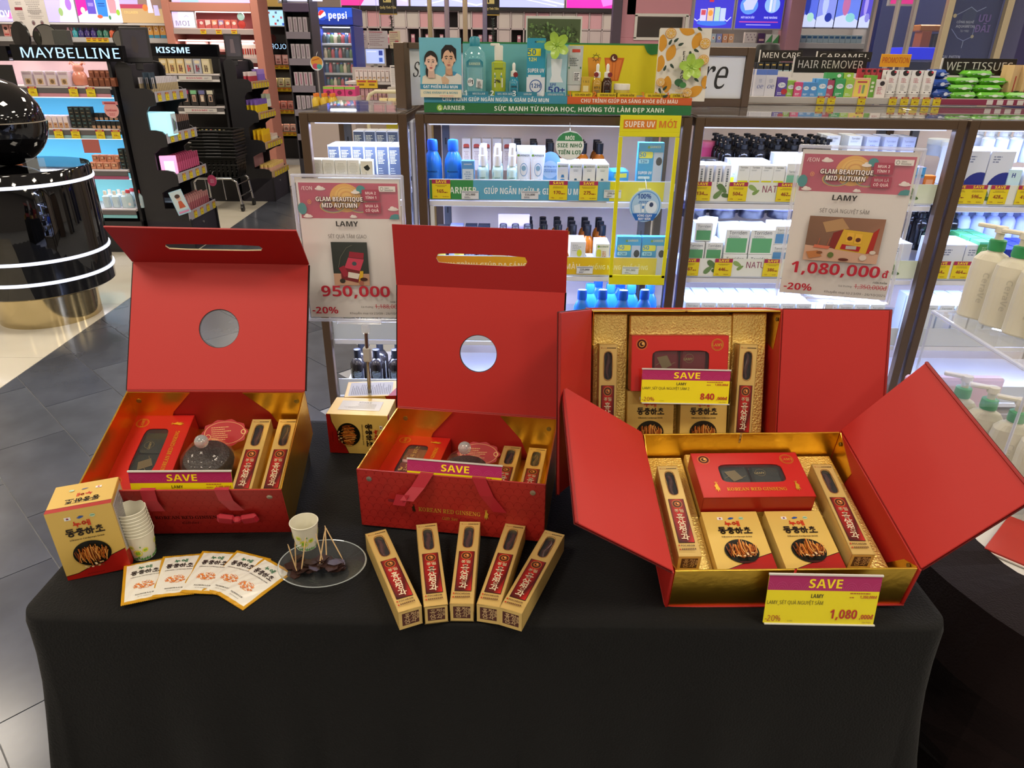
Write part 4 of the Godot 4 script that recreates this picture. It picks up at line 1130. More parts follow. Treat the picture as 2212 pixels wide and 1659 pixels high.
	part("foot_plate", G.new().lathe([V2(0, 0), V2(0.05, 0), V2(0.05, 0.003), V2(0, 0.004)], 24), M("a8a49c", 0.3, 0.8), o, Transform3D(t.basis.inverse(), V3(stand[1], stand[2], stand[3])))

func signs() -> void:
	poster(X(-0.3235, 1.164, -1.4, 0.0, 0.0, 0.0), 0.206, "SÉT QUÀ TÂM GIAO", "950,000", "1,188,000đ", "framed price sign reading 950,000 on a thin metal pole behind the table", 0, [0.012, 0.0, 0.745 - 1.164, -0.03])
	poster(X(0.6562, 1.225, -1.397, -0.2717, 0.0315, 0.0116), 0.21, "SÉT QUÀ NGUYỆT SÂM", "1,080,000", "1,350,000đ", "framed price sign reading 1,080,000 on a stand above the upright gift box", 1, [0.0, 0.0, -0.48, 0.0])
	save_card(T3(Basis(Vector3.UP, -0.01) * Basis(Vector3.RIGHT, -0.12), V3(0.472, TY + 0.003, -0.822)), 0.168, 0.085, "LAMY_SÉT QUÀ NGUYỆT SÂM", "1,350,000đ", "1,080", "yellow save price card reading 1,080,000 leaning on the front of the flat gift box")
	var FD := T3(Basis(Vector3.UP, 0.0431) * Basis(Vector3.RIGHT, PI / 2 - 0.3032) * Basis(Vector3.BACK, 0.0494), V3(0.3423, TY + 0.012, -1.2892))
	save_card(FD * T3(Basis(Vector3.RIGHT, -PI / 2 + 0.06) * Basis(Vector3.BACK, -0.02), V3(0.0, 0.0915, -0.134)), 0.172, 0.066, "LAMY_SÉT QUÀ NGUYỆT SÂM 2", "1,050,000đ", "840", "yellow save price card reading 840,000 standing inside the upright gift box")
	var FA := T3(Basis(Vector3.UP, 0.0659) * Basis(Vector3.RIGHT, 0.2934) * Basis(Vector3.BACK, -0.0272), V3(-0.562, TY + 0.004, -1.025))
	var FB := X(-0.1055, TY + 0.005, -1.0321, -0.141, -0.0108, 0.0075)
	save_card(FA * T3(Basis(Vector3.RIGHT, -0.35), V3(-0.012, 0.05, -0.02)), 0.172, 0.07, "LAMY_SÉT QUÀ TÂM GIAO", "1,188,000đ", "950", "yellow save price card tucked inside the tipped gift box with the bow")
	save_card(FB * T3(Basis(Vector3.RIGHT, -0.3), V3(0.0, 0.058, -0.02)), 0.172, 0.068, "LAMY_SÉT QUÀ TÂM GIAO 2", "888,000đ", "710", "yellow save price card tucked inside the gift box with gold lettering")
func carton(called: String, w: float, h: float, d: float, col: String, draw: Callable, cat := "box", rough := 0.45) -> Node3D:
	var o := thing(called, "", cat)
	part("carton", G.new().ink(col).cbox(0, V3(w, h, d), 0.0006), VC(rough), o)
	var fl := G.new()
	fl.ink(Color(col).darkened(0.25))
	fl.box(V3(0, h + 0.0002, d / 2 - 0.0025), V3(w * 0.94, 0.0004, 0.0012))
	part("flap_edge", fl, VC(0.5), o)
	var p := P.new(100, 100.0 * h / w, w / 100.0, X(0, h / 2, d / 2), 0.00025)
	draw.call(p, 100.0 * h / w)
	if p.v.size(): part("front_print", p, VC(rough), o)
	return o

func bottle(called: String, prof: Array, mat: Material, cap: Array, capm: Material, draw = null, r := 0.0, lh := 0.0, ly := 0.0, sq := 1.0, liquid: Material = null) -> Node3D:
	var o := thing(called, "", "bottle")
	part("bottle", G.new().lathe(prof, 16, sq), mat, o)
	if liquid:
		var q := [V2(0, prof[1].y + 0.002)]
		for i in range(1, prof.size() - 1): q.append(V2(maxf(prof[i].x - 0.0025, 0.0), prof[i].y * 0.93 + 0.002))
		q.append(V2(0, q[-1].y))
		part("liquid", G.new().lathe(q, 16, sq), liquid, o)
	part("cap", G.new().lathe(cap, 14, sq), capm, o)
	if draw:
		var p := P.new(100, 100.0 * lh / (r * 1.7), r * 1.7 / 100.0, Transform3D(), 0.00025)
		draw.call(p, 100.0 * lh / (r * 1.7))
		for i in p.v.size():  # wrap the label round the bottle
			var v := p.v[i]
			var a := v.x / r
			var R := r + 0.0004 + v.z
			p.v[i] = V3(sin(a) * R, v.y + ly, cos(a) * R * sq)
			p.n[i] = V3(sin(a), 0, cos(a))
		part("label_print", p, VC(0.4), o)
	return o

func pump_head(o: Node3D, y: float, r: float, m: Material, m2: Material, s := 1.0) -> void:
	part("collar", G.new().lathe([V2(0, y), V2(r, y), V2(r * 1.05, y + 0.004 * s), V2(r, y + 0.024 * s), V2(r * 0.8, y + 0.026 * s), V2(0, y + 0.026 * s)], 18), m, o)
	var g := G.new()
	g.lathe([V2(r * 0.5, y + 0.026 * s), V2(r * 0.5, y + 0.04 * s), V2(r * 0.75, y + 0.042 * s), V2(r * 0.72, y + 0.056 * s), V2(0, y + 0.058 * s)], 14)
	g.box(V3(-r * 1.5, y + 0.0525 * s, 0), V3(r * 2.6, 0.009 * s, r * 0.8), 0.002)
	part("pump_nozzle", g, m2, o)

func squeeze(called: String, w: float, h: float, d: float, col: String, capcol: String, draw: Callable) -> Node3D:  # a tube standing on its cap
	var o := thing(called, "", "tube")
	var g := G.new()
	g.ink(col)
	for i in 8:
		for k in 16:
			var q := []
			for c in [[i, k], [i, k + 1], [i + 1, k + 1], [i + 1, k]]:
				var t: float = c[0] / 8.0
				var a: float = TAU * c[1] / 16.0
				q.append(V3(sin(a) * w / 2 * (0.9 + 0.1 * t), h * 0.14 + t * h * 0.86, cos(a) * lerpf(d / 2, 0.001, pow(t, 1.4))))
			g.quad(q[0], q[1], q[2], q[3])
	part("tube_body", g, VC(0.4), o)
	part("cap", G.new().ink(capcol).lathe([V2(0, 0), V2(w * 0.4, 0), V2(w * 0.43, h * 0.13), V2(w * 0.4, h * 0.14), V2(0, h * 0.14)], 16, d / w), VC(0.4), o)
	var p := P.new(100, 86.0 * h / w, w / 100.0, Transform3D(), 0.0003)
	draw.call(p, 86.0 * h / w)
	for i in p.v.size():
		var v := p.v[i]
		var y := v.y + h * 0.57
		var t := clampf((y - h * 0.14) / (h * 0.86), 0, 1)
		var e := clampf(v.x / (w / 2 * (0.9 + 0.1 * t)), -0.98, 0.98)
		p.v[i] = V3(v.x, y, sqrt(1.0 - e * e) * lerpf(d / 2, 0.001, pow(t, 1.4)) + 0.0006 + v.z)
	part("print", p, VC(0.4), o)
	return o

func tub(called: String, r: float, h: float, col: String, lidcol: String, lidh: float) -> Node3D:
	var o := thing(called, "", "jar")
	part("jar_body", G.new().ink(col).lathe([V2(0, 0), V2(r * 0.9, 0), V2(r * 0.96, 0.003), V2(r * 0.96, h - lidh), V2(0, h - lidh)], 20), VC(0.3), o)
	part("lid", G.new().ink(lidcol).lathe([V2(0, h - lidh), V2(r, h - lidh), V2(r, h - 0.003), V2(r * 0.95, h), V2(0, h)], 20), VC(0.35), o)
	return o

func line_up(proto: Node3D, x: float, y: float, z: float, n: int, dx: float, rows: int, dz: float, label: String, group := "", turn := 0.0, jig := 0.0) -> void:
	for r in rows:
		for i in n:
			dup(proto, X(x + i * dx + rng.randf_range(-jig, jig) * 0.3, y, z - r * dz + rng.randf_range(-jig, jig) * 0.3, turn + rng.randf_range(-jig, jig) * 8.0), label + place(i, n, r, rows), group if group else label.left(60))

const NTH := ["first", "second", "third", "fourth", "fifth", "sixth", "seventh", "eighth", "ninth", "tenth", "eleventh", "twelfth", "13th", "14th", "15th", "16th"]
func place(i: int, n: int, r: int, rows: int, end := "left") -> String:
	var s := ""
	if n > 1: s = ", %s from %s" % [NTH[i], end]
	if rows > 1: s += ", %s row" % (["front", "second", "third", "fourth"][r])
	return s

func tagcard(t: Transform3D, price: String, label: String, w := 0.064) -> void:  # a save tag clipped to a shelf edge
	var o := thing("save_tag", label, "price tag", t, "yellow save tags on the shelf edges")
	part("card", GB(V3(0, 0, 0.0006), V3(w, w * 1.02, 0.0012)), M("d8c81e", 0.5), o)
	var p := P.new(64, 65, w / 64.0, X(0, 0, 0.0013), 0.0002)
	p.rect(0, 0, 64, 65, "dcc81a"); p.rect(0, 0, 64, 14, "a02a50"); p.txt("SAVE", 32, 11.5, 9, "f0d81e", 0, 1, 38)
	p.scrawl(8, 19, 48, 2, 4, 1.5, "8a7020", rng, 0)
	p.txt(price, 28, 45, 11.5, "8a2a20", 0, 1); p.scrawl(42, 42, 16, 1, 3, 3, "8a2a20", rng); p.txt("-10%", 4, 60, 4.5, "9a4020", -1); p.scrawl(36, 57, 24, 1, 3, 2, "9a7a20", rng)
	part("print", p, VC(0.5), o)

func price_label(t: Transform3D, price: String) -> void:
	var o := thing("price_label", "small white price label reading %s on a shelf edge" % price, "price tag", t, "small white price labels")
	var p := P.new(60, 28, 0.001, X(0, 0, 0.0012), 0.0002)
	part("card", GB(V3(0, 0, 0.0005), V3(0.06, 0.028, 0.001)), M("d4d8dc", 0.5), o)
	p.rect(2, 2, 56, 4, "9aa0a8"); p.txt(price, 30, 16, 7, "30343a", 0, 3); p.scrawl(10, 20, 24, 2, 3, 1.4, "40444a", rng)
	part("print", p, VC(0.5), o)
func cabinet(x0: float, x1: float, label: String, back: bool) -> Node3D:
	var o := thing("display_cabinet", label, "cabinet")
	var bm := M("54412f", 0.38, 0.25)
	var z0 := -2.5
	var z1 := -3.08
	var top := 1.342
	var f := 0.03
	for x in [x0 + f / 2, x1 - f / 2]:
		for z in [z0 - f / 2, z1 + f / 2]: part("post", GB(V3(x, top / 2, z), V3(f, top, f), 0.002), bm, o)
	for z in [z0 - f / 2, z1 + f / 2]: part("top_rail", GB(V3((x0 + x1) / 2, top - f / 2, z), V3(x1 - x0 - f * 2, f, f), 0.002), bm, o)
	for x in [x0 + f / 2, x1 - f / 2]: part("top_rail", GB(V3(x, top - f / 2, (z0 + z1) / 2), V3(f, f, z0 - z1 - f * 2), 0.002), bm, o)
	part("glass_top", GB(V3((x0 + x1) / 2, top + 0.003, (z0 + z1) / 2), V3(x1 - x0 - 0.004, 0.006, z0 - z1 - 0.004), 0.001), M(Color(0.8, 0.84, 0.88, 0.06), 0.02, 0.0, {"transparency": ALPHA, "metallic_specular": 0.8}), o)
	part("plinth", GB(V3((x0 + x1) / 2, 0.12, (z0 + z1) / 2), V3(x1 - x0 - f * 2, 0.24, z0 - z1 - 0.03), 0.003), M("8a8480", 0.6), o)
	if back: part("back_panel", GB(V3((x0 + x1) / 2, 0.78, z1 + 0.02), V3(x1 - x0 - 0.06, 1.06, 0.012)), M("e8d8cc", 0.6), o)
	var wm := M("d8dae0", 0.4)
	var i := 0
	for y in [1.033, 0.762, 0.5, 0.26]:
		part("shelf", GB(V3((x0 + x1) / 2, y + 0.012, -2.76), V3(x1 - x0 - 0.066, 0.02, 0.46), 0.002), wm, o)
		part("price_rail", GB(V3((x0 + x1) / 2, y + 0.06, -2.5285), V3(x1 - x0 - 0.07, 0.072, 0.003), 0.0008), M("c4ccd4", 0.25), o)
		i += 1
	for x in [x0 + 0.06, x1 - 0.06]:
		var st := part("slotted_upright", GB(V3(x, 0.78, -2.95), V3(0.028, 1.04, 0.02), 0.001), M("5a5c62", 0.4, 0.5), o)
		for k in 10: part("slot", GB(V3(x, 0.4 + k * 0.09, -2.939), V3(0.005, 0.024, 0.002)), M("101114", 0.6), st)
	for y in [1.311, 1.028, 0.757, 0.495]:
		part("light_strip", GB(V3((x0 + x1) / 2, y - 0.003, -2.6 if y < 1.3 else -2.548), V3(x1 - x0 - 0.08, 0.006, 0.012), 0.001), glow("dfe6ff", 1.0), o)
		lamp(x1 - x0 - 0.1, 0.03, T3(Basis(Vector3.RIGHT, -PI / 2 - 0.1), V3((x0 + x1) / 2, y - 0.009, -2.6 if y < 1.3 else -2.56)), Color("b9c9ff"), 0.56)
	if x0 > 0 and x0 < 1:
		part("riser", GB(V3(0.9, 1.077, -2.575), V3(0.54, 0.04, 0.09)), wm, o)
		part("riser", GB(V3(0.68, 0.815, -2.6), V3(0.14, 0.058, 0.12)), wm, o)
		part("riser", GB(V3(1.05, 0.812, -2.59), V3(0.2, 0.052, 0.12)), wm, o)
	return o

func rail_print(x: float, y: float, w: float, h: float, called: String, label: String, draw: Callable) -> void:
	var p := P.new(w * 1000, h * 1000, 0.001, X(0, 0, 0.0006), 0.0002)
	draw.call(p)
	var o := thing(called, label, "shelf strip", X(x + w / 2, y, -2.5268))
	part("backing", GB(Vector3(), V3(w, h, 0.001)), M("d0d4d6", 0.4), o)
	part("print", p, VC(0.4), o)

func leaf(p: P, u: float, w: float, s: float, c: String, a := 0.0) -> void:
	var q := []
	for i in 12:
		var t := TAU * i / 12
		var v := V2(cos(t) * s, sin(t) * s * 0.45 * (1.0 - 0.3 * cos(t))).rotated(a)
		q.append(u + v.x); q.append(w + v.y)
	p.poly(q, c)

func cabinets() -> void:
	cabinet(-0.722, -0.362, "narrow brown framed glass cabinet of dark and cream boxes, left of the other cabinets", false)
	cabinet(-0.334, 0.592, "brown framed glass cabinet full of blue bottles under the green banner display", true)
	cabinet(0.604, 1.508, "brown framed glass cabinet with stacked green and yellow labelled boxes", true)
	cabinet(1.52, 2.42, "brown framed glass cabinet at the right edge, behind the white pump bottles", true)
	solo("light_column", GB(V3(-0.348, 0.66, -2.56), V3(0.02, 1.32, 0.08), 0.006), M("cdd4e8", 0.3), "pale lit column between the narrow cabinet and the wide one", "column")
	var S1 := 1.056
	var S2 := 0.786
	var S3 := 0.524
	var clear_blue := M(Color(0.05, 0.32, 0.85, 0.35), 0.08, 0.0, {"transparency": ALPHA})
	var blue_liq := M("2a78d8", 0.2)
	var bluecap := M("1a5cd0", 0.35)
	var prof := [V2(0, 0), V2(0.029, 0), V2(0.032, 0.004), V2(0.032, 0.11), V2(0.029, 0.135), V2(0.018, 0.158), V2(0.0155, 0.162), V2(0.0155, 0.166)]
	var micel := bottle("micellar_bottle", prof, blue_liq, [V2(0, 0.163), V2(0.0185, 0.163), V2(0.0185, 0.192), V2(0.016, 0.199), V2(0, 0.202)], bluecap, func(p: P, h: float):
		p.rect(10, 4, 80, h - 8, "3f8ae0"); p.txt("GARNIER", 50, 20, 9, "0a3f7a", 0, 1, 60); p.scrawl(20, 40, 60, 6, 9, 3, "1c5aa8", rng, 0); p.el(16, 12, 5, 5, "2a8a3a", 12), 0.032, 0.085, 0.06, 0.72)
	line_up(micel, -0.287, S1, -2.57, 2, 0.072, 1, 0.08, "blue capped micellar bottle, upper shelf's left end, middle cabinet")
	for q in [[0.262, -2.56], [0.34, -2.565], [0.418, -2.56], [0.5, -2.57], [0.3, -2.64], [0.38, -2.645], [0.46, -2.64], [0.535, -2.65], [0.34, -2.72], [0.43, -2.72]]:
		dup(micel, X(q[0], S3, q[1]), "blue micellar water bottle in the cluster on the lower shelf behind the tall gift box", "blue bottles on the lower shelf")
	var smallb := carton("small_blue_pack", 0.045, 0.09, 0.03, "5a98d8", func(p: P, h: float): p.rect(8, 60, 84, h - 80, "c8dcf0"); p.txt("GARNIER", 50, 30, 10, "dce8f4", 0, 1, 60); p.scrawl(20, 80, 60, 6, 16, 5, "5a80b0", rng, 0), "pack")
	dup(smallb, X(-0.162, S1 + 0.044, -2.545), "small translucent blue pack in front of the second blue bottle")
	var sprof := [V2(0, 0), V2(0.017, 0), V2(0.019, 0.003), V2(0.019, 0.1), V2(0.016, 0.108), V2(0.011, 0.112), V2(0.011, 0.118)]
	var ser := bottle("serum_pump_bottle", sprof, M("b8d4cc", 0.15), [V2(0, 0.115), V2(0.014, 0.115), V2(0.0145, 0.15), V2(0.012, 0.152), V2(0.012, 0.178), V2(0, 0.18)], M("e8ecf0", 0.35), func(p: P, h: float):
		p.rect(0, 0, 100, h, "8cb87a"); p.rect(0, 0, 100, 40, "4a9ad0"); p.txt("GARNIER", 50, 64, 12, "2c5a30", 0, 1, 62); p.rect(18, h * 0.62, 64, h * 0.3, "dce8ea"); p.rect(22, h * 0.72, 56, 8, "c84a3a"); p.rect(22, h * 0.82, 56, 9, "3a5a9a"), 0.019, 0.085, 0.052)
	line_up(ser, -0.112, S1, -2.56, 3, 0.052, 3, 0.05, "green serum bottle with white pump, middle cabinet's upper shelf", "white pump serum bottles")
	var tb := squeeze("white_face_tube", 0.05, 0.175, 0.03, "dfe6ea", "d8dfe6", func(p: P, h: float):
		p.txt("GARNIER", 52, 62, 13, "4a5a50", 0, 1, 76); p.el(12, 56, 8, 8, "78a83a", 14); p.el(50, 150, 26, 44, "5a9ac8", 20, 0.9); p.el(50, 140, 16, 18, "8ab8d8", 16); p.scrawl(20, 215, 60, 4, 11, 4, "5a8a9a", rng, 0))
	line_up(tb, 0.032, S1 + 0.004, -2.56, 2, 0.05, 2, 0.05, "white face wash tube with a blue arch print", "white face wash tubes")
	var ard := thing("arched_card", "rounded pale blue product card standing between the white tubes and boxes", "card", X(0.125, S1, -2.545, 0, -0.1))
	var ol := PackedVector2Array([V2(-0.036, 0), V2(0.036, 0)])
	for i in 13: ol.append(V2(cos(PI * i / 12) * 0.036, 0.125 + sin(PI * i / 12) * 0.04))
	part("card", G.new().prism(ol, 0.002), M("7ab0e0", 0.4), ard)
	var ap := P.new(72, 165, 0.001, X(0, 0.0825, 0.0004), 0.0002)
	ap.el(36, 60, 28, 30, "a8ccec", 24); ap.txt("Phát Sáng Làn Da", 36, 52, 5, "2c6ab0", 0, 1, 56); ap.scrawl(12, 60, 48, 2, 6, 2.4, "2c6ab0", rng, 0); ap.poly([6, 160, 6, 120, 20, 110, 34, 130, 40, 160], "d8dc6a"); ap.poly([40, 160, 46, 140, 66, 140, 66, 160], "4a90b8")
	part("print", ap, VC(0.4), ard)
	var sbx := carton("small_serum_box", 0.038, 0.095, 0.038, "dfe6ec", func(p: P, h: float):
		p.txt("GARNIER", 54, 32, 13, "4a6a5a", 0, 1, 76); p.el(14, 26, 9, 9, "78a83a", 12); p.el(50, h * 0.66, 30, 28, "3a8ac8", 20); p.el(50, h * 0.66, 18, 14, "bcd8ec", 16); p.poly([34, h * 0.5, 66, h * 0.5, 60, h * 0.4, 40, h * 0.4], "3a7ab0"))
	line_up(sbx, 0.168, S1 + 0.034, -2.555, 1, 0.03, 3, 0.045, "small white serum box with a blue bottle print", "small white serum boxes")
	var sbx2 := carton("serum_box", 0.043, 0.128, 0.043, "e2e8ec", func(p: P, h: float):
		p.txt("GARNIER", 54, 28, 12, "4a6a5a", 0, 1, 76); p.el(14, 23, 8, 8, "78a83a", 12); p.scrawl(30, 44, 40, 2, 10, 4, "8a98a0", rng, 0); p.el(50, h * 0.62, 34, 34, "2c6a8a", 20); p.el(50, h * 0.64, 22, 18, "a8d0dc", 16); p.poly([36, h * 0.47, 64, h * 0.47, 58, h * 0.38, 42, h * 0.38], "2c5a7a"); p.rect(4, h - 24, 92, 20, "2a80a8"))
	line_up(sbx2, 0.213, S1, -2.552, 3, 0.0465, 3, 0.046, "white serum box with dropper print, beside round wobbler", "white serum boxes with blue dropper print")
	var tq := carton("turquoise_box", 0.06, 0.1, 0.03, "2fa0d4", func(p: P, h: float):
		p.rect(6, 10, 80, 24, "e8e84a"); p.txt("50", 20, 30, 18, "2a8ac0", 0, 1); p.txt("SUPER UV", 46, h - 40, 14, "e8f2f6", 0, 1, 80); p.rect(10, 60, 60, 14, "bfe2f0"))
	line_up(tq, 0.37, S1, -2.57, 1, 0.06, 3, 0.035, "turquoise sunscreen box behind the yellow hanging frame, upper shelf", "turquoise sunscreen boxes", 0.35)
	var uv := carton("sunscreen_blister", 0.088, 0.145, 0.03, "2f9fd8", func(p: P, h: float):
		p.rect(62, 36, 36, h - 40, "b8c8e0"); p.el(84, 70, 12, 16, "23282c", 18); p.txt("GARNIER", 66, 20, 9, "cfe2c0", 0, 1, 42); p.el(40, 17, 5, 5, "78a83a", 12)
		p.rrect(4, 34, 54, 24, 6, "e2e23a"); p.txt("50", 18, 53, 17, "2a8ac0", 0, 1); p.rrect(4, 62, 40, 16, 4, "9fdcf0"); p.txt("12H", 24, 76, 11, "2a7ab0", 0, 1); p.txt("SUPER UV", 32, h - 46, 11, "eef6fa", 0, 1, 54); p.rrect(6, h - 38, 46, 10, 3, "bfe0ea"))
	dup(uv, X(0.47, S1 + 0.055, -2.553), "blue sunscreen blister pack standing high at the right end of the upper shelf")
	line_up(uv, 0.42, S2, -2.553, 2, 0.091, 1, 0.05, "blue sunscreen blister pack on the second shelf behind the yellow frame", "sunscreen packs on the second shelf")
	var gp := carton("yellow_green_card", 0.09, 0.05, 0.002, "cfd02a", func(p: P, h: float): p.rect(26, -12, 74, 18, "2c7a3a"); p.scrawl(12, 20, 70, 3, 12, 4, "e8e89a", rng), "card")
	dup(gp, X(0.44, S1 + 0.012, -2.532), "yellow and green card in front of the upper sunscreen pack")
	dup(gp, X(0.44, S2 + 0.006, -2.532), "yellow and green card in front of the second shelf sunscreen packs")
	var amber := bottle("amber_oil_bottle", [V2(0, 0), V2(0.02, 0), V2(0.023, 0.004), V2(0.023, 0.085), V2(0.018, 0.102), V2(0.0115, 0.11), V2(0.0115, 0.114)], M("a85a12", 0.12), [V2(0, 0.112), V2(0.0135, 0.112), V2(0.0135, 0.15), V2(0, 0.151)], M("0f1014", 0.3), func(p: P, h: float): p.rect(10, 10, 80, h - 20, "d89a3a"); p.scrawl(20, 24, 60, 5, 14, 5, "7a4a14", rng, 0), 0.023, 0.05, 0.04)
	line_up(amber, 0.01, S1 + 0.02, -2.78, 6, 0.062, 3, 0.06, "black capped amber bottle, upper shelf back, middle cabinet", "amber bottles at the back of the upper shelf")
	line_up(amber, 0.06, S2, -2.7, 6, 0.056, 3, 0.07, "black capped amber bottle, second shelf, middle cabinet", "amber bottles on the second shelf")
	var crm := carton("cream_pack", 0.034, 0.12, 0.012, "e8dccc", func(p: P, h: float): p.rrect(16, 60, 68, 50, 20, "c8503a"); p.rect(16, 96, 68, 14, "7a4a40"); p.scrawl(20, 140, 60, 6, 18, 6, "b89a8a", rng, 0), "pack")
	line_up(crm, -0.19, S1 + 0.05, -2.9, 6, 0.04, 2, 0.03, "cream pack with red oval, upper shelf back", "cream packs at the back")
	var dk := carton("navy_box", 0.046, 0.13, 0.04, "2a3040", func(p: P, h: float): p.scrawl(14, 26, 72, 14, 15, 6, "98a0b0", rng))
	var lb := carton("lilac_box", 0.05, 0.135, 0.04, "9aa4d4", func(p: P, h: float): p.scrawl(12, 18, 50, 5, 15, 5, "5a62a0", rng); p.el(64, h - 60, 26, 26, "c8cc7a", 20, 0.8); p.el(64, h - 60, 16, 16, "7a84b8", 16))
	line_up(dk, -0.276, S2, -2.66, 1, 0.05, 3, 0.05, "navy box left of the lilac one, second shelf", "navy boxes left end")
	line_up(lb, -0.222, S2, -2.66, 1, 0.05, 3, 0.05, "lilac box with a round yellow print between navy boxes on the second shelf")
	line_up(dk, -0.166, S2 + 0.005, -2.66, 2, 0.05, 3, 0.05, "navy box right of the lilac one, second shelf", "navy boxes right of the lilac one")
	var yl := bottle("yellow_top_bottle", [V2(0, 0), V2(0.016, 0), V2(0.018, 0.004), V2(0.018, 0.07), V2(0.009, 0.08)], M("d8e06a", 0.3), [V2(0, 0.08), V2(0.016, 0.082), V2(0.02, 0.09), V2(0.019, 0.1), V2(0.012, 0.112), V2(0, 0.114)], M("d6de1a", 0.4))
	line_up(yl, -0.27, S2, -2.57, 2, 0.068, 1, 0.04, "bottle with a bright yellow flower shaped top on the second shelf")
	var bk := bottle("black_cap_bottle", [V2(0, 0), V2(0.018, 0), V2(0.019, 0.004), V2(0.019, 0.09), V2(0.012, 0.1)], M("4a2a1a", 0.2), [V2(0, 0.1), V2(0.014, 0.1), V2(0.0145, 0.14), V2(0.012, 0.144), V2(0, 0.145)], M("101216", 0.35))
	line_up(bk, -0.04, S2 + 0.01, -2.64, 3, 0.046, 2, 0.05, "dark ribbed-cap bottle in front of a bright card")
	solo("bright_card", GB(V3(-0.0, S2 + 0.12, -2.72), V3(0.12, 0.13, 0.003)), M("c8b8d8", 0.5), "pastel marbled card behind the black capped bottles on the second shelf", "card")
	var wpk := carton("white_cream_box", 0.056, 0.066, 0.05, "dde2e6", func(p: P, h: float): p.scrawl(14, 20, 60, 4, 12, 4, "8a96a0", rng); p.el(60, 74, 16, 24, "cfd83a", 16))
	line_up(wpk, 0.235, S2 + 0.058, -2.565, 1, 0.05, 2, 0.055, "white cream box with a yellow oval stacked on a flat box, second shelf", "white cream boxes")
	var wp2 := carton("white_vitamin_box", 0.05, 0.06, 0.045, "e6e8e4", func(p: P, h: float): p.txt("GARNIER", 60, 26, 11, "4a6a4a", 0, 1, 62); p.el(20, 20, 9, 9, "78a83a", 12); p.rrect(6, 40, 34, 70, 16, "dce04a"); p.scrawl(48, 56, 44, 5, 11, 5, "c87a3a", rng))
	line_up(wp2, 0.325, S2 + 0.058, -2.56, 1, 0.05, 2, 0.055, "white box with a yellow vial print on the second shelf")
	var flat := carton("flat_white_box", 0.058, 0.056, 0.05, "e4e6e4", func(p: P, h: float): p.txt("GARNIER", 56, 50, 12, "4a6a4a", 0, 1, 66); p.el(20, 45, 9, 9, "78a83a", 12))
	line_up(flat, 0.24, S2, -2.562, 2, 0.062, 2, 0.055, "flat white box under the cream boxes on the second shelf", "flat white boxes under the cream boxes")
	var ygb := carton("yellow_window_box", 0.05, 0.105, 0.04, "d8d86a", func(p: P, h: float): p.rect(10, 40, 80, 60, "e8e4b0"); p.txt("Vitamin C", 50, 30, 13, "7a7020", 0, 1, 70); p.rect(14, 110, 72, 14, "d89a4a"))
	line_up(ygb, -0.05, S2, -2.56, 3, 0.06, 2, 0.05, "yellow vitamin box seen through the gift box's handle slot", "yellow vitamin boxes")
	rail_print(-0.296, 1.093, 0.56, 0.066, "shelf_strip", "green and blue printed strip along the upper shelf edge", func(p: P):
		p.rect(0, 0, 560, 66, "5aa4c4"); p.rect(0, 0, 152, 66, "3a8a4a"); p.txt("GARNIER", 108, 46, 22, "dce8dc", 0, 1, 112); p.txt("GIÚP NGĂN NGỪA & GIẢM DẦU MỤN", 190, 46, 21, "e4eef2", -1, 1, 360))
	rail_print(0.265, 1.093, 0.26, 0.066, "shelf_strip", "blue and yellow printed strip at the right end of the upper shelf edge", func(p: P):
		p.rect(0, 0, 260, 66, "5aa4c4"); p.rect(70, 0, 190, 66, "d4cc20"); p.scrawl(170, 20, 80, 2, 18, 9, "e8e48a", rng))
	rail_print(-0.296, 0.824, 0.82, 0.064, "shelf_strip", "orange to yellow printed strip along the second shelf edge", func(p: P):
		p.grad(0, 0, 820, 64, ["d88a2a", "d8c820", "d8c820", "d88a2a"]); p.txt("CHU TRÌNH GIÚP DA SÁNG KHỎE ĐỀU MÀU", 30, 44, 20, "ecdcae", -1, 1, 510); p.txt("CHỐNG NẮNG PHỔ RỘNG", 570, 44, 16, "e6e29a", -1, 1, 220))
	for q in [[-0.256, "165"], [0.154, "170"], [0.26, "275"]]: tagcard(X(q[0], 1.095, -2.5235), q[1], "yellow save tag reading %s on the upper shelf edge of the middle cabinet" % q[1])
	for q in [[-0.155, 1.076, "165,900"], [0.055, 1.078, "116,000"], [0.345, 1.085, "299,000"], [0.262, 0.81, "229,000"], [0.43, 0.81, "395,000"]]: price_label(X(q[0], q[1], -2.5232), q[2])
	var yf := thing("hanging_frame", "bright yellow hanging frame reading super UV in front of the middle cabinet", "display frame", X(0.444, 1.062, -2.458, 0.0, 0.0))
	var ym := M("d9d312", 0.4)
	for s in [-1, 1]: part("side_bar", GB(V3(s * 0.094, -0.02, 0), V3(0.013, 0.48, 0.004), 0.001), ym, yf)
	part("header", GB(V3(0, 0.262, 0), V3(0.2, 0.052, 0.004), 0.001), ym, yf)
	part("header", GB(V3(0, 0.229, 0), V3(0.2, 0.016, 0.004), 0.001), ym, yf)
	part("footer", GB(V3(0, -0.268, 0), V3(0.2, 0.036, 0.004), 0.001), ym, yf)
	part("clear_sheet", GB(V3(0, -0.015, -0.001), V3(0.18, 0.48, 0.001)), M(Color(0.95, 0.98, 0.9, 0.03), 0.05, 0.0, {"transparency": ALPHA, "metallic_specular": 0.3}), yf)
	var hp := P.new(200, 52, 0.001, X(0, 0.262, 0.0022), 0.0002)
	hp.rect(12, 14, 108, 28, "d27a24"); hp.txt("SUPER UV", 66, 37, 18, "f0e8d8", 0, 1, 98); hp.txt("MỚI", 158, 38, 21, "d27a24", 0, 1, 58)
	part("print", hp, VC(0.4), yf)
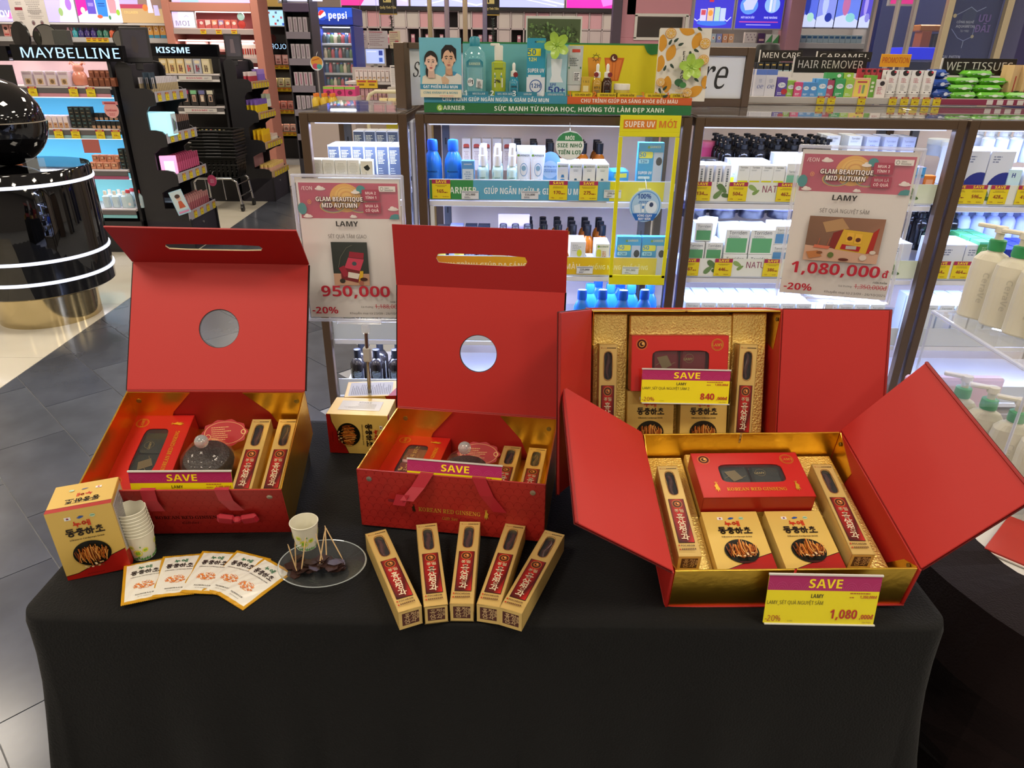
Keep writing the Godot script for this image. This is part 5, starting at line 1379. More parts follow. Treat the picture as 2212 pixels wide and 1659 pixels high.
	wobbler(V3(0.45, 1.06, -2.448), 0.055, "round blue wobbler of a lucky wheel promotion on the yellow frame", func(p: P):
		p.el(0, 0, 55, 55, "a8cce8", 36); p.el(0, 0, 50, 50, "5a9cd8", 36, 0.94); p.txt("100%", -6, -24, 16, "1a4a9a", 0, 1, 46); p.scrawl(-30, -16, 50, 2, 5, 2.5, "3a70b8", rng, 0); p.el(20, 4, 20, 22, "d8e8f4", 20); p.el(20, -4, 7, 8, "3a4a6a", 14); p.poly([-40, 0, -20, -6, -14, 24, -36, 24], "cfe4f4"); p.rect(-12, -8, 9, 30, "e2eef6"); p.rect(-11, 0, 7, 10, "4a8ac8"); p.poly([-44, 26, 44, 26, 30, 50, -30, 50], "2a68b8"); p.txt("VÒNG QUAY", 0, 37, 8, "eaf2f8", 0, 1, 52); p.txt("MAY MẮN", 0, 48, 8, "eaf2f8", 0, 1, 42))
	wobbler(V3(0.183, 1.252, -2.466), 0.047, "round white and green wobbler about the new small size", func(p: P):
		p.el(0, 0, 47, 43, "e6ece8", 36); p.poly([-44, -14, -38, -26, -24, -38, 0, -43, 24, -38, 38, -26, 44, -14], "3a8a58"); p.txt("MỚI", 0, -18, 12, "eef4ee", 0, 1, 30); p.txt("SIZE NHỎ", 0, 6, 12.5, "2a7048", 0, 1, 82); p.txt("TIỆN LỢI", 0, 28, 12.5, "2a7048", 0, 1, 76))
	var ldk := carton("dark_tall_box", 0.041, 0.168, 0.041, "e4e8ea", func(p: P, h: float):
		p.rect(3, 10, 94, h - 14, "3a424c"); p.scrawl(12, 40, 66, 9, 13, 6, "c8c49a", rng); p.scrawl(12, 190, 50, 6, 20, 5, "a8a894", rng); p.txt("24", 22, h - 48, 26, "dcdcd0", 0, 1); p.el(74, h - 44, 18, 18, "e4e4dc", 16); p.el(80, h - 52, 16, 16, "3a424c", 16))
	line_up(ldk, -0.65, S1, -2.66, 6, 0.0435, 3, 0.0425, "tall dark box, upper shelf of the narrow cabinet", "tall dark boxes in the narrow cabinet")
	line_up(ldk, -0.6, S1 + 0.03, -2.87, 5, 0.0435, 2, 0.0425, "tall dark box, raised at the narrow cabinet's rear", "tall dark boxes in the rear rows")
	var lcr := carton("cream_small_box", 0.042, 0.13, 0.042, "cfcab0", func(p: P, h: float): p.scrawl(14, 30, 70, 16, 12, 4, "a8a488", rng, 0); p.poly([30, h - 60, 50, h - 76, 72, h - 50, 60, h - 44, 40, h - 50], "6a6c50"); p.scrawl(50, h - 36, 40, 2, 10, 5, "8a8a6a", rng))
	line_up(lcr, -0.695, S1, -2.575, 4, 0.0435, 1, 0.04, "cream sprig-print box in the narrow cabinet", "cream boxes in the front row")
	var lcw := carton("cream_window_box", 0.042, 0.128, 0.042, "d6d2b6", func(p: P, h: float): p.poly([24, 50, 60, 30, 78, 60, 60, 80, 40, 74], "20241c"); p.rect(38, 90, 10, h - 130, "b8b498"); p.el(74, h - 60, 10, 10, "3a3c30", 12))
	dup(lcw, X(-0.518, S1, -2.567, 0.06), "cream box with a black leaf print, last of the front row in the narrow cabinet")
	var wb := bottle("white_label_bottle", [V2(0, 0), V2(0.03, 0), V2(0.032, 0.004), V2(0.032, 0.11), V2(0.02, 0.13), V2(0.012, 0.135)], M("1c1816", 0.15), [V2(0, 0.135), V2(0.014, 0.135), V2(0.014, 0.17), V2(0, 0.172)], M("101012", 0.35), func(p: P, h: float): p.rect(0, 0, 100, h, "d8dcd0"); p.scrawl(16, 16, 66, 7, 10, 3, "8a9484", rng, 0), 0.032, 0.075, 0.058)
	line_up(wb, -0.63, 0.524, -2.58, 4, 0.075, 2, 0.08, "dark pale-labelled bottle, lower shelf of the narrow cabinet", "dark labelled bottles on the lower shelf")
	line_up(wb, -0.62, 0.283, -2.6, 4, 0.075, 2, 0.08, "dark bottle on the bottom shelf of the narrow cabinet", "dark bottles on the bottom shelf")
	var cir := thing("cream_circle_box", "yellow and black patterned boxes seen through the narrow cabinet", "box", X(-0.47, S1 + 0.12, -3.03))
	part("carton", G.new().cbox(0, V3(0.1, 0.1, 0.03), 0.001), M("c8b820", 0.5), cir)
	var tor := func(w: float, h: float, c: String, called: String, share: float) -> Node3D:
		return carton(called, w, h, w * 0.9, "e2e8ea", func(p: P, hh: float):
			p.rect(8, hh * share, 84, hh * (0.94 - share), c); p.txt("Torriden", 50, hh * share - 16 if share < 0.45 else 26, 14, "3a4a54", 0, 0, 74 if w > 0.05 else 62); p.scrawl(14, (hh * share - 10) if share < 0.45 else 36, 60, 2, 6, 2.5, "98a4aa", rng))
	var ty: Node3D = tor.call(0.046, 0.128, "d6d820", "tall_yellow_box", 0.44)
	line_up(ty, 0.792, S1 + 0.008, -2.62, 3, 0.046, 2, 0.05, "tall white box with yellow block, right cabinet", "tall yellow and white boxes")
	var sy: Node3D = tor.call(0.041, 0.086, "d2d420", "small_yellow_box", 0.6)
	line_up(sy, 0.797, S1 + 0.044, -2.552, 4, 0.0415, 1, 0.05, "small white box with yellow block, right cabinet", "small yellow and white boxes")
	var gb: Node3D = tor.call(0.052, 0.15, "78d0a8", "tall_green_box", 0.3)
	line_up(gb, 0.966, S1 + 0.006, -2.63, 3, 0.054, 2, 0.055, "tall white box with a mint block beside the yellow ones", "tall mint and white boxes")
	var sg: Node3D = tor.call(0.05, 0.094, "7ab8a0", "small_green_box", 0.42)
	line_up(sg, 0.968, S1 + 0.044, -2.552, 4, 0.052, 1, 0.05, "small white box with a grey green block in the front row", "small grey green boxes")
	var sw := carton("side_lettered_box", 0.024, 0.086, 0.05, "dfe4e8", func(p: P, h: float):
		for i in 8: p.rect(34, 50 + i * 32, 30, 24, "5a646c" if i % 3 else "8a949c"))
	line_up(sw, 0.644, S1 + 0.044, -2.552, 4, 0.03, 2, 0.055, "narrow white box with vertical lettering, right cabinet", "narrow boxes with vertical lettering", 0.25)
	var cj := tub("cream_jar", 0.036, 0.075, "b8a888", "17181c", 0.026)
	dup(cj, X(0.7, S1 + 0.062, -2.66), "large cream jar with a black lid at the left of the right cabinet")
	dup(cj, X(0.7, S1, -2.72), "cream jar with a black lid, the lower one of two stacked")
	var ph := bottle("black_pump_bottle", [V2(0, 0), V2(0.022, 0), V2(0.025, 0.004), V2(0.025, 0.1), V2(0.02, 0.118), V2(0.011, 0.124)], M("141416", 0.15), [V2(0, 0.124), V2(0.014, 0.124), V2(0.014, 0.14), V2(0.006, 0.142), V2(0.006, 0.152), V2(0.013, 0.153), V2(0.013, 0.162), V2(0, 0.164)], M("0e0f12", 0.3), func(p: P, h: float): p.rect(5, 0, 90, h, "b8c4b0"); p.scrawl(20, 12, 60, 4, 9, 3, "5a6a58", rng, 0), 0.025, 0.05, 0.05)
	line_up(ph, 0.79, S1 + 0.035, -2.75, 7, 0.062, 4, 0.06, "black pump bottle, dense back rows, right cabinet", "black pump bottles in the right cabinet", 0.4)
	var spg := tub("pink_sponge", 0.04, 0.08, "d8507a", "e0688a", 0.02)
	line_up(spg, 0.745, S1 + 0.09, -2.9, 1, 0.1, 1, 0.1, "pink round sponge at the back of the right cabinet")
	var wgt: Node3D = tor.call(0.05, 0.12, "8ad8c0", "mint_dropper_box", 0.5)
	line_up(wgt, 1.2, S1 + 0.085, -2.82, 2, 0.083, 2, 0.06, "mint and white box high in the right cabinet's back", "mint boxes at the back right")
	var wlt := carton("lilac_serum_box", 0.05, 0.118, 0.045, "c4d0ee", func(p: P, h: float): p.txt("Torriden", 50, 40, 13, "5a68a0", 0, 0, 70); p.scrawl(24, 60, 52, 4, 12, 4, "7a88b8", rng, 0); p.el(50, h - 60, 34, 44, "aebcec", 20))
	line_up(wlt, 1.35, S1 + 0.085, -2.82, 3, 0.068, 2, 0.06, "lilac serum box high in the right cabinet's back", "lilac serum boxes at the back right")
	var crv := carton("coconut_box", 0.08, 0.07, 0.05, "c8e4e0", func(p: P, h: float): p.rect(60, 10, 38, h - 20, "d8d4c4"); p.el(78, h * 0.55, 14, 14, "d87a3a", 14); p.el(84, h * 0.6, 8, 8, "7a3a20", 12))
	line_up(crv, 1.37, S1, -2.6, 1, 0.09, 3, 0.055, "pale teal box with a coconut print at the right of the right cabinet", "pale teal coconut boxes", 0.1)
	var orb := carton("tall_lilac_pack", 0.05, 0.13, 0.03, "9a90b8", func(p: P, h: float): p.rect(0, 0, 100, 70, "4a9ad8"); p.txt("Torriden", 50, 60, 13, "1a2a4a", 0, 1, 74), "pack")
	line_up(orb, 1.4, S1, -2.545, 1, 0.06, 2, 0.04, "tall lilac pack with a blue header, right cabinet", "", 0.15)
	var org := carton("orange_pack", 0.04, 0.1, 0.03, "e08030", func(p: P, h: float): p.rect(20, 30, 60, 80, "f0b080"), "pack")
	dup(org, X(1.455, S1, -2.56), "orange pack at the very right end of the upper shelf")
	var big: Node3D = tor.call(0.086, 0.088, "62ac7a", "large_green_box", 0.34)
	line_up(big, 0.81, S2 + 0.087, -2.575, 2, 0.09, 2, 0.08, "large green block box, stacked on top, second shelf", "large green and white boxes")
	var big2: Node3D = tor.call(0.086, 0.086, "62ac7a", "low_green_box", 0.52)
	line_up(big2, 0.81, S2, -2.57, 2, 0.09, 2, 0.08, "large green block box, lower layer, second shelf", "large green and white boxes below")
	var med: Node3D = tor.call(0.062, 0.066, "5aa070", "medium_green_box", 0.4)
	line_up(med, 0.665, S2 + 0.062, -2.565, 2, 0.066, 2, 0.062, "medium green block box, lower layer, second shelf", "medium green boxes below")
	dup(med, X(0.688, S2 + 0.13, -2.575), "medium white and green box on top at the left of the second shelf, front one")
	dup(med, X(0.724, S2 + 0.13, -2.645, -0.5), "medium box turned aside on top at the left of the second shelf")
	var blu: Node3D = tor.call(0.06, 0.066, "5a94cc", "blue_block_box", 0.42)
	line_up(blu, 0.975, S2 + 0.122, -2.57, 3, 0.064, 2, 0.06, "blue block white box, upper layer, second shelf", "blue and white boxes above")
	line_up(blu, 0.975, S2 + 0.055, -2.57, 3, 0.064, 2, 0.06, "blue block white box, lower layer, second shelf", "blue and white boxes below")
	var blt: Node3D = tor.call(0.07, 0.14, "6aa8d8", "tall_blue_box", 0.3)
	line_up(blt, 1.25, S2, -2.58, 2, 0.075, 2, 0.08, "tall white and blue box right of the sign", "tall blue and white boxes")
	var nav := carton("navy_circle_box", 0.085, 0.13, 0.07, "d4dcec", func(p: P, h: float): p.scrawl(14, 20, 40, 3, 10, 5, "7a86a8", rng); p.clip(80, h - 4, 66, 66, "24308a"))
	line_up(nav, 1.41, S2, -2.58, 1, 0.09, 2, 0.08, "white navy circle box, second shelf, right cabinet", "", 0.1)
	var bj := tub("black_cream_jar", 0.05, 0.05, "1a1c22", "4a4c78", 0.02)
	line_up(bj, 0.68, S2 + 0.19, -2.7, 5, 0.11, 1, 0.1, "lilac lidded black jar, second shelf back, right cabinet", "black jars with lilac lids")
	line_up(bj, 0.73, S2 + 0.19, -2.8, 5, 0.11, 1, 0.1, "lilac lidded black jar, rearmost on the second shelf", "black jars with lilac lids, rear row")
	var wrow := carton("white_long_box", 0.055, 0.16, 0.06, "dce6ee", func(p: P, h: float): p.txt("Torriden", 50, 30, 12, "5a6a74", 0, 0, 70); p.scrawl(20, 200, 50, 4, 14, 4, "7a8a94", rng))
	line_up(wrow, 0.68, S3, -2.57, 8, 0.06, 3, 0.066, "packed white box, lower shelf, right cabinet", "white boxes on the lower shelf")
	line_up(wrow, 1.2, S3, -2.57, 4, 0.06, 3, 0.066, "white box right of the price sign, lower shelf", "white boxes on the lower shelf, right part")
	var nat := func(p: P, pos: Array, L: float):
		p.grad(0, 0, L, 66, ["dfe2dc", "c8d4b8", "d4dcc8", "e2e4de"])
		for u in pos:
			leaf(p, u - 42, 20, 18, "8aa860", 0.5); leaf(p, u - 30, 34, 14, "7a9a54", -0.6)
			p.txt("NATURE", u - 8, 34, 22, "8a3a5a", -1, 0, 100)
		for u in range(70, int(L), 330): leaf(p, u + 20, 22, 22, "5a7a4a", 0.7); leaf(p, u + 8, 42, 20, "6a8a54", -0.8); leaf(p, u + 36, 46, 16, "4a6a3a", 0.2)
	rail_print(0.637, 1.097, 0.84, 0.066, "shelf_strip", "white strip with green leaves and plum lettering on the upper shelf edge", func(p: P): nat.call(p, [240, 560], 840))
	rail_print(0.637, 0.826, 0.84, 0.064, "shelf_strip", "white strip with green leaves and plum lettering on the second shelf edge", func(p: P): nat.call(p, [225, 560], 840))
	for q in [[0.656, "134", 1.098], [0.783, "504", 1.098], [0.951, "462", 1.098], [0.648, "467", 0.826], [0.769, "446", 0.826], [0.948, "386", 0.826]]: tagcard(X(q[0], q[2], -2.5235), q[1], "yellow save tag reading %s on the right cabinet, %s shelf edge" % [q[1], "upper" if q[2] > 1 else "second"])
	line_up(nav, 1.6, S1 + 0.055, -2.58, 2, 0.088, 2, 0.08, "navy circle box, upper layer, rightmost cabinet", "navy circle boxes upper layer")
	var nvl := carton("low_navy_box", 0.085, 0.052, 0.07, "dce2ee", func(p: P, h: float): p.clip(86, h + 6, 50, 44, "24308a"); p.scrawl(14, 16, 30, 2, 10, 4, "8a94b0", rng))
	line_up(nvl, 1.6, S1, -2.58, 2, 0.088, 2, 0.08, "low navy circle box, lower layer, rightmost cabinet", "navy circle boxes lower layer")
	var hb := carton("pastel_letter_box", 0.045, 0.125, 0.04, "c4e4ec", func(p: P, h: float): p.txt("K", 30, h - 30, 40, "4a9a5a", 0, 1); p.txt("H", 40, 60, 34, "3a4a9a", 0, 1); p.txt("5", 70, h - 80, 30, "8a5ab0", 0, 1))
	dup(hb, X(1.745, S1, -2.56), "pale blue box with coloured letters on the upper shelf of the rightmost cabinet")
	var gt := carton("grey_tall_box", 0.05, 0.12, 0.05, "c8c8cc", func(p: P, h: float): p.scrawl(24, 40, 50, 3, 12, 5, "6a6a70", rng, 0); p.el(50, h - 90, 30, 34, "b8b8bc", 24, 0.94))
	line_up(gt, 1.8, S1, -2.56, 4, 0.058, 2, 0.055, "grey tall box on the upper shelf of the rightmost cabinet", "grey tall boxes")
	var lid2 := tub("white_jar", 0.045, 0.06, "cfdcea", "dce8f0", 0.02)
	line_up(lid2, 1.65, S1 + 0.13, -2.78, 3, 0.11, 2, 0.1, "white jar at the back of the rightmost cabinet", "white jars at the back")
	var wd := bottle("white_dropper", [V2(0, 0), V2(0.02, 0), V2(0.022, 0.004), V2(0.022, 0.08), V2(0.01, 0.09)], M("d0dcec", 0.3), [V2(0, 0.09), V2(0.014, 0.09), V2(0.013, 0.12), V2(0.006, 0.122), V2(0.006, 0.14), V2(0, 0.142)], M("dfe8f2", 0.35))
	line_up(wd, 1.72, S1 + 0.13, -2.7, 8, 0.05, 2, 0.06, "white dropper bottle at the back of the rightmost cabinet", "white dropper bottles")
	var teal := carton("teal_green_box", 0.046, 0.13, 0.06, "4a9a5a", func(p: P, h: float): p.rect(0, 0, 100, 16, "58c8b8"); p.scrawl(26, 40, 50, 3, 12, 5, "a8d0a8", rng))
	line_up(teal, 1.71, S2 + 0.012, -2.56, 2, 0.05, 4, 0.065, "green teal-topped box, second shelf, rightmost cabinet", "green boxes with teal tops")
	line_up(nav, 1.6, S2, -2.57, 2, 0.088, 2, 0.08, "navy circle box beside the green teal-topped boxes", "navy circle boxes second shelf")
	var dbx := carton("deep_blue_box", 0.05, 0.1, 0.06, "2430a0", func(p: P, h: float): p.txt("SERUM", 50, 80, 16, "8a98d8", 0, 1, 70))
	line_up(dbx, 1.83, S2 + 0.012, -2.58, 5, 0.055, 3, 0.065, "deep blue box on the second shelf of the rightmost cabinet", "deep blue boxes")
	line_up(ph, 1.58, S2 + 0.06, -2.75, 3, 0.06, 2, 0.06, "black pump bottle on the second shelf of the rightmost cabinet", "black pump bottles, rightmost cabinet", 0.6)
	var wpu := bottle("white_pump_bottle", [V2(0, 0), V2(0.026, 0), V2(0.028, 0.004), V2(0.028, 0.1), V2(0.02, 0.115), V2(0.01, 0.12)], M("b8c4ec", 0.3), [V2(0, 0.12), V2(0.013, 0.12), V2(0.013, 0.135), V2(0.005, 0.137), V2(0.005, 0.148), V2(0.018, 0.15), V2(0.018, 0.158), V2(0, 0.16)], M("c4d0f2", 0.35))
	line_up(wpu, 1.76, S2 + 0.07, -2.78, 6, 0.058, 3, 0.06, "white pump bottle in the rear rows of the rightmost cabinet", "white pump bottles, rightmost cabinet", 0.5)
	line_up(wrow, 1.58, S3, -2.57, 5, 0.062, 3, 0.066, "white box on the lower shelf of the rightmost cabinet", "white boxes on the lower shelf, rightmost cabinet")
	rail_print(1.553, 1.097, 0.83, 0.066, "shelf_strip", "leaf printed strip on the upper shelf edge of the rightmost cabinet", func(p: P): nat.call(p, [300, 620], 830))
	rail_print(1.553, 0.826, 0.83, 0.064, "shelf_strip", "leaf printed strip on the second shelf edge of the rightmost cabinet", func(p: P): nat.call(p, [300, 620], 830))
	for q in [[1.515 + 0.04, "589", 1.098], [1.574 + 0.045, "596", 1.098], [1.695, "428", 1.098], [1.79, "412", 1.098], [1.565, "364", 0.826], [1.64, "464", 0.826], [1.75, "398", 0.826]]: tagcard(X(q[0], q[2], -2.5235), q[1], "yellow save tag reading %s on the rightmost cabinet" % q[1])

func wobbler(at_: Vector3, r: float, label: String, draw: Callable) -> void:
	var o := thing("shelf_wobbler", label, "wobbler", T3(Basis(), at_))
	var ol := PackedVector2Array()
	for i in 32: ol.append(V2(cos(TAU * i / 32), sin(TAU * i / 32)) * r)
	part("disc", G.new().prism(ol, 0.001), M("d8e4ec", 0.4), o)
	var p := P.new(0, 0, 0.001, X(0, 0, 0.0003), 0.0002)
	draw.call(p)
	part("print", p, VC(0.4), o)
	part("arm", G.new().tube([V3(0, r * 0.9, -0.001), V3(0, r + 0.02, -0.03), V3(0, r + 0.03, -0.06)], 0.0012, 6), M(Color(0.9, 0.9, 0.9, 0.4), 0.1, 0.0, {"transparency": ALPHA}), o)
func flower(t: Transform3D, label: String) -> void:
	var o := thing("flower_clip", label, "hair clip", t, "green flower hair clips")
	for i in 5:
		var g := G.new()
		var a := TAU * i / 5 + 0.3
		var pts := []
		for u in 7:
			var row := []
			for v in 5:
				var s := u / 6.0
				var w := 0.0142 * pow(sin(PI * (0.1 + 0.82 * s)), 0.6) * (v / 2.0 - 1.0)
				row.append(V3(w, 0.004 + s * 0.036, 0.004 + 0.012 * s * s + absf(v / 2.0 - 1.0) * 0.004 * (1.0 - s)))
			pts.append(row)
		g.ink("a8cc4e")
		for u in 6:
			for v in 4:
				g.quad(pts[u][v], pts[u][v + 1], pts[u + 1][v + 1], pts[u + 1][v])
				var b := V3(0, 0, -0.002)
				g.quad(pts[u][v] + b, pts[u + 1][v] + b, pts[u + 1][v + 1] + b, pts[u][v + 1] + b)
		part("petal", g, VC(0.3), o, T3(Basis(Vector3.BACK, a), Vector3()))
	part("flower_centre", G.new().ink("8ab03a").lathe([V2(0, 0), V2(0.005, 0.002), V2(0.003, 0.008), V2(0, 0.009)], 10), VC(0.4), o, T3(Basis(Vector3.RIGHT, PI / 2), V3(0, 0, 0.002)))

func face(p: P, u: float, w: float, s: float, skin: String, hair: String, man: bool) -> void:
	p.el(u, w - 6 * s, 19 * s, 24 * s, hair, 28)
	if man: p.poly([u - 20 * s, w, u - 19 * s, w - 22 * s, u - 8 * s, w - 34 * s, u + 8 * s, w - 34 * s, u + 20 * s, w - 24 * s, u + 20 * s, w + 2 * s], hair)
	else: p.el(u - 11 * s, w + 24 * s, 5 * s, 14 * s, hair, 14)
	p.poly([u - 8 * s, w + 12 * s, u + 8 * s, w + 12 * s, u + 10 * s, w + 40 * s, u - 10 * s, w + 40 * s], Color(skin).darkened(0.12))
	p.el(u, w - 2 * s, 15.5 * s, 20 * s, skin, 28); p.poly([u - 14.6 * s, w, u + 14.6 * s, w, u + 11 * s, w + 15 * s, u + 4 * s, w + 23 * s, u - 4 * s, w + 23 * s, u - 11 * s, w + 15 * s], skin)
	p.el(u - 16 * s, w + 2 * s, 2.2 * s, 4.5 * s, skin, 10); p.el(u + 16 * s, w + 2 * s, 2.2 * s, 4.5 * s, skin, 10)
	if man: p.poly([u - 17 * s, w - 6 * s, u - 14 * s, w - 20 * s, u - 2 * s, w - 24 * s, u + 6 * s, w - 14 * s, u + 8 * s, w - 21 * s, u + 16 * s, w - 8 * s, u + 17 * s, w - 22 * s, u, w - 30 * s, u - 17 * s, w - 22 * s], hair)
	else: p.poly([u - 17 * s, w + 2 * s, u - 13 * s, w - 12 * s, u, w - 19 * s, u + 13 * s, w - 12 * s, u + 17 * s, w + 2 * s, u + 18 * s, w - 14 * s, u, w - 28 * s, u - 18 * s, w - 14 * s], hair)
	for e in [-1, 1]:
		p.line([u + e * 10 * s, w - 5.5 * s, u + e * 6 * s, w - 7.5 * s, u + e * 2.6 * s, w - 6.4 * s], (1.9 if man else 1.1) * s, hair)
		p.el(u + e * 6.4 * s, w - 1.2 * s, 3.4 * s, 1.8 * s, "efe6e0", 12); p.el(u + e * 6.4 * s, w - 1.2 * s, 1.7 * s, 1.75 * s, "2c1c16", 10); p.line([u + e * 10 * s, w - 1.6 * s, u + e * 6.4 * s, w - 3.2 * s, u + e * 2.8 * s, w - 1.4 * s], 0.8 * s, "2c1c16")
	p.line([u + 1.2 * s, w - 1 * s, u + 1.6 * s, w + 6 * s, u - 0.6 * s, w + 7.6 * s], 0.8 * s, Color(skin).darkened(0.22)); p.el(u + 1.4 * s, w + 7.4 * s, 2.6 * s, 1.0 * s, Color(skin).darkened(0.15), 8)
	p.poly([u - 5 * s, w + 13.4 * s, u - 1.4 * s, w + 12 * s, u, w + 12.5 * s, u + 1.4 * s, w + 12 * s, u + 5 * s, w + 13.4 * s, u, w + 16.4 * s], "b8484e" if not man else "b06a60")
	p.line([u - 4.6 * s, w + 13.4 * s, u + 4.6 * s, w + 13.4 * s], 0.5 * s, "8a3038")

func tops() -> void:
	var Y := 1.348
	var sg := thing("framed_sign", "wide brown framed white sign with black italic lettering behind the banner display", "sign", X(0.242, Y, -2.96))
	var bm := M("54412f", 0.4, 0.2)
	for s in [-1, 1]:
		part("frame_bar", GB(V3(s * 0.646, 0.105, 0), V3(0.03, 0.21, 0.05), 0.002), bm, sg)
		part("frame_bar", GB(V3(0, 0.105 + s * 0.09, 0), V3(1.262, 0.03, 0.05), 0.002), bm, sg)
	part("panel", GB(V3(0, 0.105, 0.006), V3(1.26, 0.15, 0.012)), M("cfd2d6", 0.5), sg)
	var sp := P.new(1260, 150, 0.001, X(0, 0.105, 0.0125), 0.0003)
	sp.txt("Skincare", 1190, 116, 100, "17171a", 1, 2, 430, 0.2)
	part("lettering", sp, VC(0.5), sg)
	var s2 := thing("side_sign", "narrow white sign panel with slanted black lettering left of the couple poster", "sign", X(-0.33, Y, -2.72, 0.95))
	part("frame_bar", GB(V3(-0.1, 0.105, 0), V3(0.028, 0.21, 0.05), 0.002), bm, s2)
	part("frame_bar", GB(V3(0, 0.2, 0), V3(0.2, 0.02, 0.05), 0.002), bm, s2)
	part("panel", GB(V3(0.0, 0.1, 0.004), V3(0.19, 0.18, 0.01)), M("c8c6c4", 0.5), s2)
	var s3 := P.new(190, 180, 0.001, X(0, 0.1, 0.0092), 0.0003)
	s3.txt("Skin", 95, 88, 46, "17171a", 0, 2, 120, 0.3); s3.txt("ll", 110, 160, 46, "17171a", 0, 2, 0, 0.3)
	part("lettering", s3, VC(0.5), s2)
	var o := thing("banner_display", "green and blue cardboard counter display with skincare samples and printed banners", "display", X(0.14, Y, -2.515))
	part("base_step", G.new().cbox(0, V3(0.882, 0.03, 0.05), 0.001), M("1f6a38", 0.5), o)
	part("upper_step", G.new().ink("3c8ca8").box(V3(-0.205, 0.0415, -0.006), V3(0.472, 0.023, 0.05), 0.001), VC(0.5), o)
	part("upper_step", G.new().ink("c85a28").box(V3(0.236, 0.0415, -0.006), V3(0.41, 0.023, 0.05), 0.001), VC(0.5), o)
	var p := P.new(882, 30, 0.001, X(0, 0.015, 0.025), 0.0003)
	p.el(52, 15, 10, 10, "8ab83a", 20); p.txt("G", 52, 21, 12, "eef4e0", 0, 1); p.txt("ARNIER", 63, 21, 13, "d8e4d0", -1, 1, 72)
	p.txt("SỨC MẠNH TỪ KHOA HỌC, HƯỚNG TỚI LÀM ĐẸP XANH", 512, 22, 14, "dfe8da", 0, 1, 560)
	part("print", p, VC(0.5), o)
	var qp := P.new(882, 23, 0.001, X(0, 0.0415, 0.0192), 0.0003)
	qp.txt("CHU TRÌNH GIÚP NGĂN NGỪA & GIẢM DẦU MỤN", 236, 17, 11.5, "e8f0f2", 0, 1, 350); qp.txt("CHU TRÌNH GIÚP DA SÁNG KHỎE ĐỀU MÀU", 676, 17, 11.5, "f2e4d8", 0, 1, 318)
	part("print", qp, VC(0.5), o)
	var floor_ := G.new()
	floor_.ink("8a9aa0").box(V3(0, 0.047, -0.085), V3(0.87, 0.012, 0.12), 0.001)
	part("shelf_board", floor_, VC(0.5), o)
	var bk := G.new()
	bk.ink("6ab0b4").box(V3(-0.14, 0.13, -0.12), V3(0.36, 0.16, 0.004)); bk.ink("d8cc1a").box(V3(0.2, 0.13, -0.12), V3(0.32, 0.16, 0.004)); bk.ink("2a7a3e").box(V3(0.02, 0.2115, -0.12), V3(0.68, 0.005, 0.006))
	part("back_card", bk, VC(0.6), o)
	var bp := P.new(320, 160, 0.001, X(0.2, 0.13, -0.1178), 0.0003)
	bp.poly([64, 40, 110, 40, 96, 100, 70, 100], "d8902a"); bp.poly([120, 40, 188, 40, 172, 112, 134, 112], "c8601a"); bp.poly([126, 46, 180, 46, 168, 108, 140, 108], "d87a2c"); bp.line([148, 46, 150, 108], 2, "b85a1a"); bp.line([160, 46, 158, 108], 1.4, "b85a1a")
	bp.el(92, 40, 9, 9, "3a3418", 16, 0.82)
	for i in 8: bp.line([92 + cos(i * PI / 4) * 11, 40 + sin(i * PI / 4) * 11, 92 + cos(i * PI / 4) * 14, 40 + sin(i * PI / 4) * 14], 1.6, "3a3418")
	bp.el(152, 40, 12, 12, "5a2418", 18); bp.el(153, 41, 7, 7, "e8dcc8", 14); bp.el(156, 38, 6, 6, "5a2418", 14); bp.poly([250, 0, 320, 0, 320, 24, 276, 30, 262, 22], "2a7a3e")
	bp.line([6, 60, 24, 52, 34, 42], 3, "3a3418"); bp.txt("1", 22, 140, 60, "d8902a", 0, 1)
	part("print", bp, VC(0.6), o)
	for e in [[-0.282, "1", "MICELLAR", "2f7f98"], [-0.195, "2", "GEL RỬA MẶT", "2f7f98"], [-0.122, "3", "SERUM", "2f7f98"], [-0.03, "4", "CHỐNG NẮNG PHỔ RỘNG", "3f8fa8"], [0.06, "1", "SỮA RỬA MẶT", "d2bc1c"], [0.142, "2", "SERUM NGÀY", "d2bc1c"], [0.205, "", "SERUM ĐÊM", "d2bc1c"], [0.3, "3", "GEL DƯỠNG ẨM", "d2bc1c"], [0.382, "4", "CHỐNG NẮNG", "d2bc1c"]]:
		var tb := G.new()
		tb.ink(e[3]).box(V3(0, 0.009, 0), V3(0.066, 0.014, 0.002))
		var ob := part("number_tab", tb, VC(0.5), o, X(e[0] - 0.0 + 0.02, 0.05, 0.012))
		var tp := P.new(80, 22, 0.001, X(-0.006, 0.009, 0.0012), 0.0003)
		tp.txt(e[1], 4, 18, 17, "dfe6e6" if e[3] != "d2bc1c" else "d8782a", 0, 1); tp.txt(e[2], 48, 14, 6, "bcd4dc" if e[3] != "d2bc1c" else "5a4a14", 0, 1, minf(52, e[2].length() * 5.2))
		part("print", tp, VC(0.5), ob)
	var po := thing("couple_poster", "pale blue poster of a smiling woman and man in white tops", "poster", X(-0.243, 1.395, -2.502))
	part("card", G.new().cbox(0, V3(0.134, 0.176, 0.012), 0.0006), M("5a9ab0", 0.5), po)
	var pp := P.new(134, 176, 0.001, X(0, 0.088, 0.0061), 0.00022)
	pp.rect(0, 0, 134, 176, "6cb6c8")
	pp.poly([72, 140, 74, 112, 88, 100, 112, 100, 130, 108, 134, 112, 134, 140], "d8d8d0"); pp.poly([84, 104, 88, 98, 112, 98, 120, 102, 112, 110, 96, 111], "3a90b8")
	pp.poly([4, 140, 8, 114, 26, 106, 52, 106, 70, 114, 76, 140], "e0d8c4"); pp.poly([68, 116, 80, 112, 94, 124, 90, 140, 72, 140], "d0b090")
